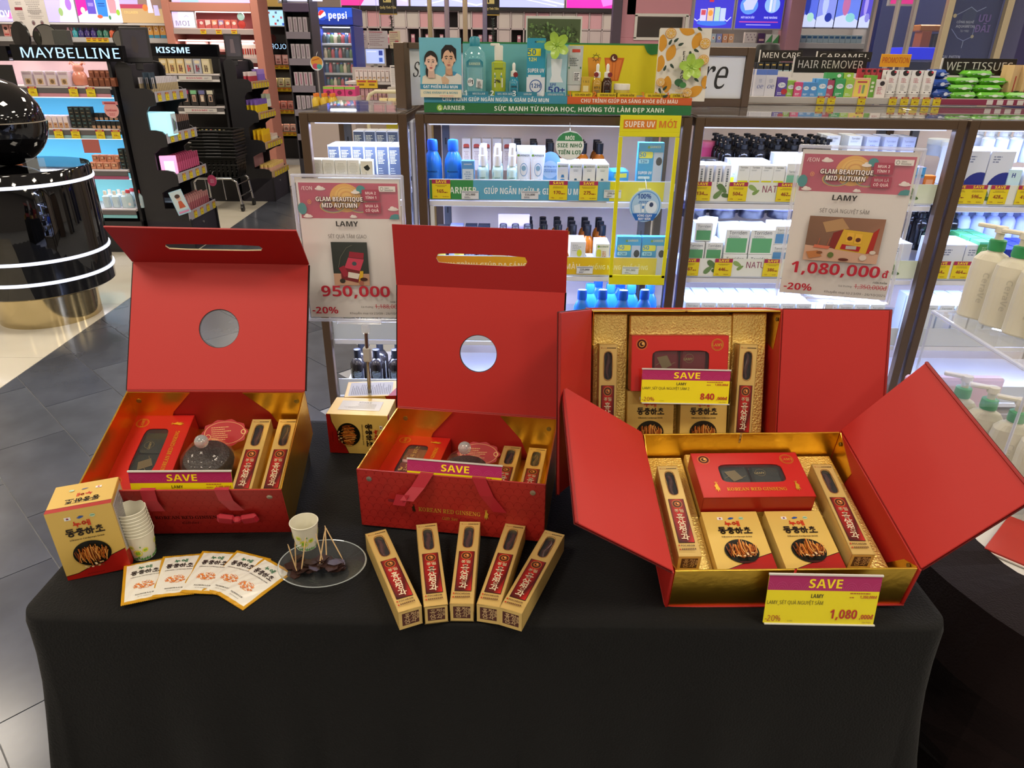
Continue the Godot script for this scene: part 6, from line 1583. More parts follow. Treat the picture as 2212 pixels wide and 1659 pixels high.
	face(pp, 94, 62, 1.22, "dab090", "1a1412", true); pp.poly([86, 96, 102, 96, 106, 106, 96, 110, 86, 104], "c89c7c")
	face(pp, 37, 72, 1.14, "e8c4ae", "1e1614", false)
	pp.rect(0, 136, 134, 16, "3a8aa8"); pp.txt("GẠT PHIỀN DẦU MỤN", 66, 148, 8.4, "e8f0f2", 0, 1, 112); pp.rect(0, 152, 134, 24, "dcd6b8"); pp.txt("CÙNG KHÁNH VY & MONO", 66, 165, 6.6, "3a8a98", 0, 1, 112); pp.scrawl(62, 170, 62, 1, 3, 2.4, "d89a8a", rng)
	part("print", pp, VC(0.55), po)
	var glass := M(Color(0.75, 0.9, 0.92, 0.12), 0.03, 0.0, {"transparency": ALPHA})
	var b1 := bottle("micellar_sample", [V2(0, 0), V2(0.033, 0), V2(0.0355, 0.004), V2(0.0355, 0.108), V2(0.032, 0.128), V2(0.018, 0.143), V2(0.015, 0.147)], M(Color(0.55, 0.82, 0.85, 0.3), 0.06, 0.0, {"transparency": ALPHA}), [V2(0, 0.147), V2(0.017, 0.147), V2(0.0175, 0.168), V2(0.012, 0.175), V2(0, 0.176)], M("2a8a9c", 0.3), func(p_: P, h: float):
		p_.poly([0, 20, 20, 8, 50, 4, 80, 8, 100, 20, 100, 46, 0, 46], "2a8496"); p_.txt("GARNIER", 50, 36, 13, "c8dcc0", 0, 1, 62); p_.rect(8, 50, 84, h - 60, "8cc0c4"); p_.el(26, h * 0.66, 20, 22, "e8ecec", 20); p_.txt("SỐ", 20, h * 0.68, 12, "30343a", 0, 1); p_.txt("1", 35, h * 0.72, 22, "30343a", 0, 1); p_.poly([60, h * 0.56, 96, h * 0.6, 92, h * 0.84, 56, h * 0.8], "dfe4e4"); p_.scrawl(64, h * 0.64, 24, 6, 6, 3, "4a5056", rng), 0.0355, 0.11, 0.058, 0.6)
	dup(b1, X(-0.134, 1.401, -2.535), "large micellar water bottle with a teal cap on the banner display")
	var b2 := bottle("gel_sample", [V2(0, 0), V2(0.022, 0), V2(0.0235, 0.003), V2(0.0235, 0.1), V2(0.012, 0.104), V2(0.012, 0.108)], M("a8b83a", 0.12), [V2(0, 0.106), V2(0.014, 0.106), V2(0.0145, 0.146), V2(0.013, 0.15), V2(0, 0.151)], M("dcdcd0", 0.35), func(p_: P, h: float):
		p_.rect(0, 0, 100, 26, "6ab0b8"); p_.txt("GARNIER", 50, 46, 13, "4a6a30", 0, 1, 70); p_.rect(14, 70, 62, 16, "dfe4dc"); p_.rect(18, 90, 58, 14, "3a9aac"); p_.rect(16, 110, 68, 70, "dde2d4"); p_.txt("2%", 40, 146, 26, "2c3034", 0, 1), 0.0235, 0.09, 0.052, 0.75)
	dup(b2, X(-0.056, 1.401, -2.535), "green cleansing gel bottle with a white pump on the banner display")
	part("pump_spout", GB(V3(-0.012, 0.152, 0), V3(0.03, 0.008, 0.012), 0.002), M("dcdcd0", 0.35), b2)
	var drp := func(called: String, body: String, lab: String, txt_: String) -> Node3D:
		return bottle(called, [V2(0, 0), V2(0.0155, 0), V2(0.0165, 0.003), V2(0.0165, 0.046), V2(0.012, 0.056), V2(0.009, 0.058)], M(body, 0.15), [V2(0, 0.058), V2(0.0105, 0.058), V2(0.0105, 0.074), V2(0.005, 0.076), V2(0.0055, 0.094), V2(0.003, 0.099), V2(0, 0.1)], M("e0e0d8", 0.35), func(p_: P, h: float):
			p_.rect(0, 6, 100, h - 8, lab); p_.txt(txt_, 50, h * 0.5, 22, "30343a", 0, 1, 74); p_.scrawl(16, h * 0.6, 68, 3, 12, 5, "4a6a78", rng, 0), 0.0165, 0.042, 0.025)
	dup(drp.call("serum_sample", "2a8aa4", "d8e4e6", "-90%"), X(-0.006, 1.401, -2.53), "teal serum dropper bottle with a white disc label reading -90%")
	dup(drp.call("day_serum_sample", "b8902a", "d8c87a", "VIT C"), X(0.269, 1.401, -2.53), "amber yellow serum dropper bottle on the yellow half of the display")
	dup(drp.call("night_serum_sample", "3a1e14", "c8b8a0", "VIT C"), X(0.302, 1.401, -2.53), "dark brown serum dropper bottle beside the amber one")
	for q in [[-0.0, 1.46, 0], [0.264, 1.463, 1], [0.309, 1.463, 2]]: solo("red_seal", G.new().lathe([V2(0, 0), V2(0.008, 0), V2(0.008, 0.001), V2(0, 0.001)], 8), M("7a1c20", 0.5), "dark red hexagonal seal on the neck of the %s" % ["teal serum bottle", "amber serum bottle", "dark brown serum bottle"][q[2]], "sticker", T3(Basis(Vector3.RIGHT, PI / 2), V3(q[0], q[1] + 0.005, -2.518)))
	var sv := carton("sunscreen_sample_box", 0.06, 0.172, 0.03, "2a93b0", func(p_: P, h: float):
		p_.rect(40, 14, 20, 8, "1a5a70"); p_.txt("GARNIER", 72, 22, 10, "9ccc6a", 0, 1, 44); p_.rect(4, 50, 70, 36, "d8d82a"); p_.txt("50", 26, 82, 30, "2a7a90", 0, 1); p_.txt("12H", 30, 112, 18, "e8e86a", 0, 1); p_.txt("SUPER UV", 50, 168, 20, "eaf2f4", 0, 1, 90); p_.rect(8, 180, 70, 50, "c8dce0"); p_.rect(0, h - 96, 100, 96, "d4dce4"); p_.el(50, h - 50, 34, 34, "2a5a9a", 24, 0.86); p_.txt("12H", 50, h - 42, 22, "2a5a9a", 0, 1))
	dup(sv, X(0.066, 1.401, -2.53), "tall teal sunscreen box on the banner display, a green flower clip on its corner")
	var sl := carton("clear_sunscreen_pack", 0.066, 0.128, 0.022, "9cc4d0", func(p_: P, h: float): p_.poly([20, 24, 76, 24, 70, 100, 84, 130, 16, 130, 26, 100], "d8e2e6"); p_.txt("SPF", 34, 148, 14, "2a4a9a", 0, 1); p_.txt("50+", 52, 180, 30, "2a4a9a", 0, 1, 84); p_.txt("PA++++", 50, 193, 11, "4a6ab0", 0, 1))
	dup(sl, X(0.134, 1.401, -2.532), "pale blue sunscreen pack reading 50+ beside the tall teal box")
	var ct := squeeze("clear_tube", 0.052, 0.135, 0.026, "b4bcb8", "c8ccca", func(p_: P, h: float): p_.rect(14, 16, 72, 40, "c8ccc8"); p_.rect(30, 20, 50, 18, "c84a3a"); p_.scrawl(16, 70, 60, 5, 10, 4, "5a6468", rng); p_.rect(10, 120, 80, 12, "3a7a5a"); p_.rect(44, 150, 40, 50, "d8dad8"); p_.scrawl(48, 156, 32, 5, 9, 4, "2c3034", rng))
	dup(ct, X(0.193, 1.418, -2.528), "grey clear tube with barcode labels in the middle of the banner display")
	var yb := carton("small_yellow_pack", 0.03, 0.06, 0.02, "c8a83a", func(p_: P, h: float): p_.txt("1 N E", 50, 60, 22, "8a7a3a", 0, 1, 70); p_.rect(20, 90, 60, 60, "e0d8a0"))
	dup(yb, X(0.232, 1.401, -2.535), "small yellow pack behind the grey clear tube")
	var wj := tub("white_cream_jar", 0.027, 0.04, "c8b850", "dcd8cc", 0.018)
	dup(wj, X(0.352, 1.401, -2.53), "cream jar with a white lid on the yellow half of the display")
	var lm := thing("lemon_box", "upright white box printed with lemons and leaves, a green flower clip on it", "box", X(0.544, 1.39, -2.53, -0.12, -0.06))
	part("carton", G.new().ink("d8d2b8").cbox(0, V3(0.162, 0.216, 0.045), 0.001), VC(0.5), lm)
	var lp := P.new(162, 216, 0.001, X(0, 0.108, 0.0225), 0.00025)
	lp.rect(0, 0, 162, 216, "dcd8cc")
	var lemon := func(u: float, w: float, a: float, s: float) -> void:
		var q2 := []
		for i in 20:
			var t := TAU * i / 20
			var k := 1.0 + 0.22 * pow(absf(cos(t)), 8.0)
			var v := V2(cos(t) * 21 * s * k, sin(t) * 15 * s).rotated(a)
			q2.append(clampf(u + v.x, 0.5, 161.5)); q2.append(clampf(w + v.y, 0.5, 215.5))
		lp.poly(q2, "d0921e")
	for e in [[10, 44, 1.6, 1.0], [8, 104, 1.7, 1.0], [84, 6, 0.3, 1.0], [118, 36, 1.9, 1.0], [40, 72, 1.9, 1.0], [36, 166, 1.6, 1.0], [126, 118, 1.2, 0.9], [128, 186, -0.5, 1.05], [46, 212, 0.1, 1.0], [6, 208, 1.2, 0.8], [158, 158, 1.5, 0.8]]: lemon.call(float(e[0]), float(e[1]), float(e[2]), float(e[3]))
	for e in [[34, 8, 17], [155, 44, 17], [150, 92, 17], [104, 190, 15], [4, 160, 14]]:
		var u := clampf(e[0], e[2], 161.0 - e[2] * 0.5) if e[0] > 100 else maxf(e[0], e[2] * 0.6)
		var w := maxf(e[1], e[2] * 0.9)
		u = clampf(u, e[2] + 0.5, 161.0 - e[2])
		lp.el(u, w, e[2], e[2] * 0.9, "d0921e", 24); lp.el(u, w, e[2] * 0.86, e[2] * 0.77, "e0d8c0", 24); lp.el(u, w, e[2] * 0.78, e[2] * 0.7, "d8a83c", 24)
		for i in 8: lp.line([u, w, u + cos(i * PI / 4) * e[2] * 0.78, w + sin(i * PI / 4) * e[2] * 0.7], 1.0, "e0d8c0")
	for e in [[34, 42, -1.1], [52, 36, -0.7], [68, 48, -0.4], [24, 118, -1.2], [46, 112, 0.8], [100, 76, 1.4], [118, 66, 0.4], [14, 186, 1.2], [30, 178, -0.8], [34, 202, -0.4], [122, 4, 0.6], [128, 152, 0.6], [76, 166, -0.8]]: leaf(lp, e[0], e[1], 9, "20382a", e[2])
	for i in 6: lp.txt("GARNIER"[i], 80, 150 - i * 14, 12, "22241e", 0, 1, 0, 0.0)
	lp.el(72, 160, 14, 11, "2a5a34", 20); lp.el(86, 168, 11, 9, "3a7a3c", 18); lp.txt("SUPER", 82, 190, 9, "d8b87a", 0, 1); lp.txt("UV", 90, 204, 10, "c8a070", 0, 1)
	part("print", lp, VC(0.5), lm)
	flower(X(0.13, 1.553, -2.495, 0.0, 0, 0.1), "pale green flower hair clip on the teal sunscreen box")
	flower(X(0.565, 1.494, -2.497, 0.0, 0, -0.15), "pale green flower hair clip stuck on the lemon box")
	var gb := thing("green_backdrop_card", "green foliage photo card standing behind the sunscreen box", "card", X(0.128, 1.348, -2.68))
	part("card", G.new().cbox(0, V3(0.19, 0.295, 0.006), 0.0006), M("cfd2cc", 0.5), gb)
	var gp := P.new(180, 110, 0.001, X(0, 0.232, 0.0032), 0.0002)
	gp.rect(0, 0, 180, 110, "4a5a38")
	var r := RandomNumberGenerator.new()
	r.seed = 14
	for i in 150: leaf(gp, r.randf_range(8, 172), 40 + r.randf_range(-24, 60), r.randf_range(3, 7), ["3a4a28", "5a7a3c", "6a8a4a", "2c3a20", "7a9a5a"][i % 5], r.randf() * PI)
	part("print", gp, VC(0.6), gb)
	back_island()

func back_island() -> void:
	var o := thing("rear_counter", "long rear counter with glass top and white shelf behind the right cabinets", "counter")
	part("counter_body", GB(V3(1.64, 0.66, -3.42), V3(1.4, 1.32, 0.5), 0.004), M("6a5442", 0.5, 0.1), o)
	part("shelf", GB(V3(1.64, 1.364, -3.4), V3(1.42, 0.022, 0.5), 0.002), M("c8c6c4", 0.4), o)
	part("price_rail", GB(V3(1.64, 1.365, -3.146), V3(1.42, 0.026, 0.004), 0.001), M("b8b4b0", 0.3), o)
	part("back_upright", GB(V3(1.64, 1.42, -3.6), V3(1.42, 0.09, 0.01)), M("b8b6b4", 0.5), o)
	var p := P.new(1420, 24, 0.001, X(1.64, 1.365, -3.1435), 0.0003)
	p.rect(830, 1, 560, 22, "8a2a4c")
	for i in 8: p.rect(1020 + i * 42, 3, 26, 18, "d8d4d2")
	part("print", p, VC(0.5), o)
	var y := 1.376
	var z := -3.19
	var box := func(x: float, w: float, h: float, c: String, label: String, draw: Variant, dz := 0.0, rows := 2) -> void:
		var k := carton("hair_product_box", w, h, 0.03, c, draw)
		for r in rows: dup(k, X(x, y, z - dz - r * 0.04), label if r == 0 else label + ", next one back", "")
	var oval := func(p_: P, h: float) -> void: p_.el(50, h * 0.4, 36, 24, "e4e8ea", 20); p_.txt("Cleo", 50, h * 0.4 + 8, 22, "3a6aa0", 0, 2, 56, 0.2); p_.scrawl(16, h - 40, 60, 2, 14, 6, "dfe6ea", rng)
	var tall := func(p_: P, h: float) -> void: p_.rect(0, 0, 100, h * 0.2, "5a7ac8"); p_.txt("oe", 50, h * 0.7, 40, "5a6aa8", 0, 2, 60, 0.2); p_.scrawl(30, h * 0.36, 40, 3, 12, 4, "8a94b0", rng, 0)
	box.call(1.013, 0.042, 0.103, "d4d4de", "tall white and blue box, left end of hair products", tall)
	box.call(1.057, 0.045, 0.103, "dadae2", "second tall white and blue box in the hair product row", tall)
	box.call(1.104, 0.043, 0.074, "5a4aa0", "purple box with an oval logo and a red sticker", func(p_: P, h: float): oval.call(p_, h); p_.el(80, h - 46, 30, 26, "b02a34", 20))
	box.call(1.148, 0.036, 0.062, "8cb84a", "lime green box next to the purple one", oval, 0.012)
	box.call(1.175, 0.034, 0.056, "c8487a", "pink box with an oval logo", oval)
	box.call(1.207, 0.031, 0.056, "4a8ac8", "small blue box with an oval logo, left of two", oval)
	box.call(1.238, 0.031, 0.056, "4a8ac8", "small blue box with an oval logo, right of two", oval)
	box.call(1.273, 0.039, 0.07, "4a9ad0", "taller blue box with an oval logo", oval)
	box.call(1.309, 0.032, 0.065, "b04a6a", "rose box with an oval logo beside the taller blue one", oval, 0.01)
	box.call(1.345, 0.04, 0.071, "3a9a5a", "green box with an oval logo", oval)
	box.call(1.385, 0.038, 0.071, "9ac04a", "lime box with an oval logo beside the green one", oval)
	box.call(1.435, 0.066, 0.075, "e0a890", "pink and yellow display box with two tubes printed on it", func(p_: P, h: float): p_.rrect(8, 10, 84, h - 16, 8, "e0cc5a"); p_.rect(20, 18, 60, 10, "b83a4a"); p_.rrect(34, 40, 14, 50, 4, "d87a8a"); p_.rrect(56, 40, 14, 50, 4, "7a9a6a"), 0.0, 1)
	box.call(1.481, 0.034, 0.085, "6aa83a", "tall green box with three white marks", func(p_: P, h: float): for i in 3: p_.rrect(40, 70 + i * 45, 36, 26, 6, "d8e0c8"), 0.01)
	box.call(1.516, 0.042, 0.07, "dcd4d0", "small white box with a dark round mark", func(p_: P, h: float): p_.el(56, 36, 24, 22, "2a2024", 18); p_.scrawl(16, 70, 60, 5, 14, 6, "b04a5a", rng), 0.0, 1)
	var lie := carton("lying_green_box", 0.07, 0.022, 0.03, "4aa85a", func(p_: P, h: float): p_.el(76, 16, 12, 10, "dfe8e0", 14))
	dup(lie, X(1.32, y + 0.0715, z - 0.01), "green box lying across the tops of the hair product boxes")
	var lie2 := carton("lying_lime_box", 0.04, 0.022, 0.03, "9cc44a", func(p_: P, h: float): p_.el(50, 26, 20, 14, "dfe8e0", 14))
	dup(lie2, X(1.378, y + 0.0715, z - 0.01), "lime box lying at the end of the green one")
	var red := carton("red_card_box", 0.03, 0.11, 0.02, "b83a48", func(p_: P, h: float): p_.el(60, 30, 22, 20, "3a1c20", 14))
	line_up(red, 1.455, y, z - 0.06, 5, 0.024, 1, 0.03, "red box in the row standing behind the tall green box", "red boxes behind the tall green one")
	var tb := squeeze("white_hair_tube", 0.05, 0.106, 0.03, "dad8d6", "c8c4c2", func(p_: P, h: float): p_.el(52, 22, 24, 22, "2a2226", 18); p_.el(66, 14, 10, 8, "c83a4a", 10); p_.scrawl(22, 60, 44, 4, 10, 4, "b04a5a", rng); p_.scrawl(22, 110, 44, 5, 10, 3.4, "9a9498", rng); p_.rect(20, h - 18, 56, 7, "4a4448"))
	line_up(tb, 1.56, y, z, 4, 0.051, 2, 0.04, "white hair remover tube with a dark round mark", "white hair remover tubes")
	var pack := func(called: String, w: float, h: float, d: float, c: Array) -> Node3D:
		var o2 := thing(called, "", "tissue pack")
		var g := G.new()
		var rr := RandomNumberGenerator.new()
		rr.seed = 5
		g.ink(c[0])
		g.cbox(0, V3(w * 0.92, h, d), h * 0.4)
		for s in [-1, 1]: g.box(V3(s * w * 0.48, h * 0.5, 0), V3(w * 0.06, h * 0.08, d * 0.9), 0.001)
		part("pack", g, VC(0.35), o2)
		var p_ := P.new(100, 100 * h / w, w * 0.9 / 100, X(0, h / 2, d / 2), 0.0003)
		for i in 26: p_.poly([rr.randf_range(4, 90), rr.randf_range(8, 100 * h / w - 8), rr.randf_range(4, 96), rr.randf_range(8, 100 * h / w - 8), rr.randf_range(4, 96), rr.randf_range(8, 100 * h / w - 8)], c[1 + i % (c.size() - 1)])
		p_.el(56, 50 * h / w, 12, 22 * h / w, c[1], 14)
		part("print", p_, VC(0.35), o2)
		var t_ := P.new(100, 100 * d / w, w * 0.84 / 100, T3(Basis(Vector3.RIGHT, -PI / 2), V3(0, h, 0)), 0.0003)
		for i in 20: t_.poly([rr.randf_range(4, 90), rr.randf_range(8, 100 * d / w - 8), rr.randf_range(4, 96), rr.randf_range(8, 100 * d / w - 8), rr.randf_range(4, 96), rr.randf_range(8, 100 * d / w - 8)], c[1 + i % (c.size() - 1)])
		part("top_print", t_, VC(0.35), o2)
		return o2
	var gk := 0
	var gpk: Node3D = pack.call("green_tissue_pack", 0.12, 0.026, 0.08, ["5aa82a", "dce8dc", "7ac03a", "c8dce0", "3a8a2a"])
	for q in [[1.865, 0, 0, 0.05], [1.985, 0, 0, -0.04], [2.1, 0, 0, 0.03], [1.85, 0.027, -0.01, 0.1], [1.975, 0.027, -0.02, -0.2], [1.88, 0.054, -0.03, 0.15], [2.0, 0.054, -0.04, -0.1], [1.94, 0.081, -0.05, 0.05], [1.9, 0.0, -0.1, 0], [2.02, 0.027, -0.1, 0.1]]: dup(gpk, X(q[0], y + q[1], z - 0.02 + q[2], q[3]), "green wet tissue pack, %s counted upwards through the heap from its left" % NTH[gk], "green wet tissue packs"); gk += 1
	var bpk: Node3D = pack.call("blue_tissue_pack", 0.085, 0.036, 0.07, ["24489a", "c8d0e0", "2c58b0", "1a3a80"])
	for q in [[1.775, 0, 0.0, 0.1], [1.765, 0.037, -0.01, -0.08], [1.76, 0.074, -0.03, 0.05]]: dup(bpk, X(q[0], y + q[1], z - 0.015 + q[2], q[3]), ["blue and white tissue pack at the bottom of the small stack", "blue tissue pack in the middle of the small stack", "blue tissue pack on top of the small stack"][int(q[1] / 0.036)], "")
	var bag := carton("paper_bag", 0.07, 0.13, 0.03, "c8a878", func(p_: P, h: float): p_.rect(30, 60, 10, h - 60, "a83a3a"); p_.rect(60, 40, 6, h - 40, "b8986a"), "bag", 0.8)
	line_up(bag, 2.09, y, z - 0.04, 2, 0.05, 2, 0.035, "brown striped paper bag beside the wet tissues", "brown paper bags", 0.4)
	for q in [[1.34, 1.497, -3.3, 0.306, 0.062, "HAIR REMOVER", "black hanging sign reading hair remover above the boxes"], [1.96, 1.496, -3.28, 0.31, 0.066, "WET TISSUES", "black hanging sign reading wet tissues above the packs"], [1.466, 1.531, -4.3, 0.23, 0.056, "MEN CARE", "black sign reading men care on the shelf further back"], [1.815, 1.53, -4.3, 0.3, 0.05, "CARAMEL", "black sign half hidden behind the hair remover sign"]]:
		var s := thing("category_sign", q[6], "sign", X(q[0], q[1], q[2]))
		part("board", GB(Vector3(), V3(q[3], q[4], 0.004), 0.0008), M("1c1815", 0.3), s)
		part("edge_strip", GB(V3(-q[3] / 2 - 0.004, -0.01, 0), V3(0.006, q[4] + 0.02, 0.008), 0.001), M("c8c4be", 0.4), s)
		var sp := P.new(q[3] * 1000, q[4] * 1000, 0.001, X(0, 0, 0.0022), 0.0003)
		sp.txt(q[5], q[3] * 500, q[4] * 700, q[4] * 460, "c8c4be", 0, 0, q[3] * 900)
		part("lettering", sp, VC(0.5), s)
		part("stand", G.new().tube([V3(0, -q[4] / 2, -0.004), V3(0, -0.105 if q[2] > -4 else -0.16, -0.004)], 0.004, 8), M("a8a49e", 0.4, 0.5), s)
	var pr := thing("promotion_sign", "yellow sign reading promotion on a stand behind the tubes", "sign", X(1.622, 1.517, -3.32))
	part("board", GB(Vector3(), V3(0.128, 0.05, 0.004), 0.0008), M("dc9c16", 0.4), pr)
	var pp := P.new(128, 50, 0.001, X(0, 0, 0.0022), 0.0003)
	pp.txt("PROMOTION", 64, 34, 20, "a83018", 0, 0, 112)
	part("lettering", pp, VC(0.5), pr)
	part("stand", G.new().tube([V3(0, -0.025, 0), V3(0, -0.14, 0)], 0.004, 8), M("c8c4be", 0.4), pr)
	var tq := [1.262, 1.306, 1.431, 1.56, 1.608, 1.652, 1.698, 1.742]
	for i in 8: tagcard(X(tq[i], 1.366, -3.14), "48", "small save tag on the edge of the rear counter" + place(i, 8, 0, 1), 0.031)
func glow_art(called: String, parent: Node, t: Transform3D, w: float, h: float, e: float, art: Array) -> void:  # a lit print: each colour is a glowing surface of one mesh
	var by := {}
	var z := 0.0
	for a in art:
		var c: String = a[1]
		if not by.has(c): by[c] = P.new(w, h, 0.001, Transform3D(), 0.0004)
		var p: P = by[c]
		p.z = z
		match a[0]:
			"r": p.rect(a[2], a[3], a[4], a[5], c)
			"e": p.el(a[2], a[3], a[4], a[5], c, 20)
			"p": p.poly(a[2], c)
			"t": p.txt(a[2], a[3], a[4], a[5], c, 0, 1, a[6] if a.size() > 6 else 0.0)
			"l": p.line(a[2], a[3], c)
		z += 0.0004
	part(called, lit(by, e), null, parent, t)

func led_ring(o: Node3D, y: float, r: float) -> void:
	part("light_ring", G.new().lathe([V2(r - 0.004, y - 0.009), V2(r + 0.006, y - 0.009), V2(r + 0.008, y), V2(r + 0.006, y + 0.009), V2(r - 0.004, y + 0.009)], 64), glow("dfe8ff", 0.95), o)

func left_side() -> void:
	var c := thing("round_counter", "round glossy black counter with three white light rings at the left", "counter", X(-2.903, 0, -4.194))
	var bk := M("070709", 0.04, 0.0, {"clearcoat_enabled": true, "clearcoat": 0.6, "clearcoat_roughness": 0.02})
	part("base_drum", G.new().lathe([V2(0, 0.0), V2(0.28, 0.0), V2(0.28, 0.22), V2(0, 0.22)], 64), M("c8b890", 0.12, 1.0), c)
	part("counter_body", G.new().lathe([V2(0, 0.216), V2(0.39, 0.216), V2(0.401, 0.225), V2(0.403, 0.5), V2(0.402, 0.9), V2(0.396, 0.912), V2(0, 0.912)], 72), bk, c)
	for q in [[0.308, 0.403], [0.428, 0.403], [0.842, 0.402]]: led_ring(c, q[0], q[1])
	var ball := thing("black_sphere", "large glossy black sphere split at its middle, standing on the round counter", "ornament", X(-2.903, 0.912, -4.194))
	var lo := []
	var hi := []
	for i in 13: lo.append(V2(0.238 * sin(PI * i / 24.0), 0.238 - 0.238 * cos(PI * i / 24.0)))
	for i in 13: hi.append(V2(0.228 * cos(PI * i / 24.0), 0.239 + 0.228 * sin(PI * i / 24.0)))
	lo.append(V2(0.226, 0.239))
	part("lower_half", G.new().lathe(lo, 48), bk, ball)
	part("upper_half", G.new().lathe(hi, 48), bk, ball)
	part("rim_line", G.new().lathe([V2(0.23, 0.236), V2(0.24, 0.237), V2(0.24, 0.241), V2(0.23, 0.242)], 48), M("b8b0a0", 0.3, 0.6), ball)
	solo("acrylic_stand", GB(V3(0, 0.03, 0), V3(0.09, 0.06, 0.002)), film(Color(0.85, 0.88, 0.9, 0.15)), "small clear stand by the foot of the black sphere", "stand", X(-2.66, 0.913, -4.05, 0.4))
	var po := thing("portrait_poster", "dark poster of a lit woman's face on the makeup shelf behind the black sphere", "poster", X(-3.95, 0.95, -5.66))
	part("card", G.new().cbox(0, V3(0.5, 0.46, 0.012), 0.001), M("16161a", 0.4), po)
	var fp := P.new(500, 460, 0.001, X(0, 0.23, 0.0062), 0.0004)
	fp.rect(0, 0, 500, 460, "17171b"); fp.poly([280, 170, 350, 110, 420, 150, 430, 240, 400, 300, 430, 460, 300, 460, 330, 320, 290, 290], "2a1410"); fp.poly([300, 180, 350, 140, 400, 170, 404, 240, 376, 300, 340, 296, 306, 250], "b86a44"); fp.poly([340, 292, 372, 298, 384, 400, 330, 400], "8a3a2a"); fp.poly([310, 220, 350, 160, 346, 280, 330, 280], "d89a70")
	fp.line([312, 206, 336, 200], 6, "1a0c08"); fp.line([362, 204, 394, 210], 6, "1a0c08"); fp.el(326, 218, 10, 5, "1a0c08", 12); fp.el(378, 220, 10, 5, "1a0c08", 12); fp.line([350, 215, 346, 246, 356, 250], 4, "7a3a20"); fp.poly([334, 266, 350, 262, 368, 268, 350, 276], "8a2420")
	part("print", fp, VC(0.4), po)
	gondola_one(); gondola_two(); end_unit(-5.76, 0); end_unit(-7.92, 1); baskets(); back_left()

func gondola(o: Node3D, x0: float, x1: float, z: float, lev: Array, depth: float, panels: Array) -> void:
	var bm := M("17161a", 0.45)
	part("plinth", GB(V3((x0 + x1) / 2, 0.13, z - depth / 2), V3(x1 - x0, 0.26, depth), 0.003), bm, o)
	part("back_panel", GB(V3((x0 + x1) / 2, 0.83, z - depth + 0.02), V3(x1 - x0, 1.3, 0.03)), bm, o)
	for x in [x0 + 0.012, x1 - 0.012]: part("side_panel", GB(V3(x, 0.77, z - depth / 2 - 0.01), V3(0.024, 1.36, depth - 0.04), 0.003), bm, o)
	for i in lev.size():
		var y: float = lev[i]
		var s := part("shelf", GB(V3((x0 + x1) / 2, y - 0.01, z - depth * 0.48), V3(x1 - x0 - 0.05, 0.02, depth * 0.92), 0.002), M("d8d0d0", 0.4), o)
		part("shelf_edge", GB(V3((x0 + x1) / 2, y - 0.028, z - 0.002), V3(x1 - x0 - 0.05, 0.036, 0.012), 0.002), M("5a5658", 0.4), s)
		part("shelf_strip", GB(V3((x0 + x1) / 2, y - 0.06, z - 0.004), V3(x1 - x0 - 0.05, 0.026, 0.006), 0.001), M(panels[i][0], 0.5), s)
		if panels[i][1]:
			var top: float = (lev[i - 1] - 0.075) if i > 0 else y + 0.19
			part("lit_back", GB(V3((x0 + x1) / 2, (y + top) / 2, z - depth + 0.045), V3(x1 - x0 - 0.05, top - y, 0.01)), glow(panels[i][1], panels[i][2]), o)
			part("light_strip", GB(V3((x0 + x1) / 2, top - 0.004, z - 0.06), V3(x1 - x0 - 0.08, 0.006, 0.012)), glow("f0f2ff", 1.5), o)
			lamp(x1 - x0 - 0.1, 0.03, T3(Basis(Vector3.RIGHT, -PI / 2 - 0.1), V3((x0 + x1) / 2, top - 0.012, z - 0.06)), Color("e8ecff"), 0.22)

func brand_sign(o: Node3D, x: float, y: float, z: float, w: float, h: float, s: String, ch: float, wide: float, off := 0.0, flip := 1.0) -> void:
	part("sign_box", GB(V3(x, y, z - 0.03), V3(w, h, 0.06), 0.003), M("0a0a0e", 0.08, 0.0), o)
	var p := P.new(w * 1000, h * 1000, 0.001, X(x, y, z + 0.001), 0.0005)
	p.txt(s, w * 500 + off, h * 500 + ch / 2, ch, "b8daff", 0, 1 if s.length() < 8 else 0, wide, 0.0, flip)
	part("lettering", p, glow("a8d0f8", 1.0), o)

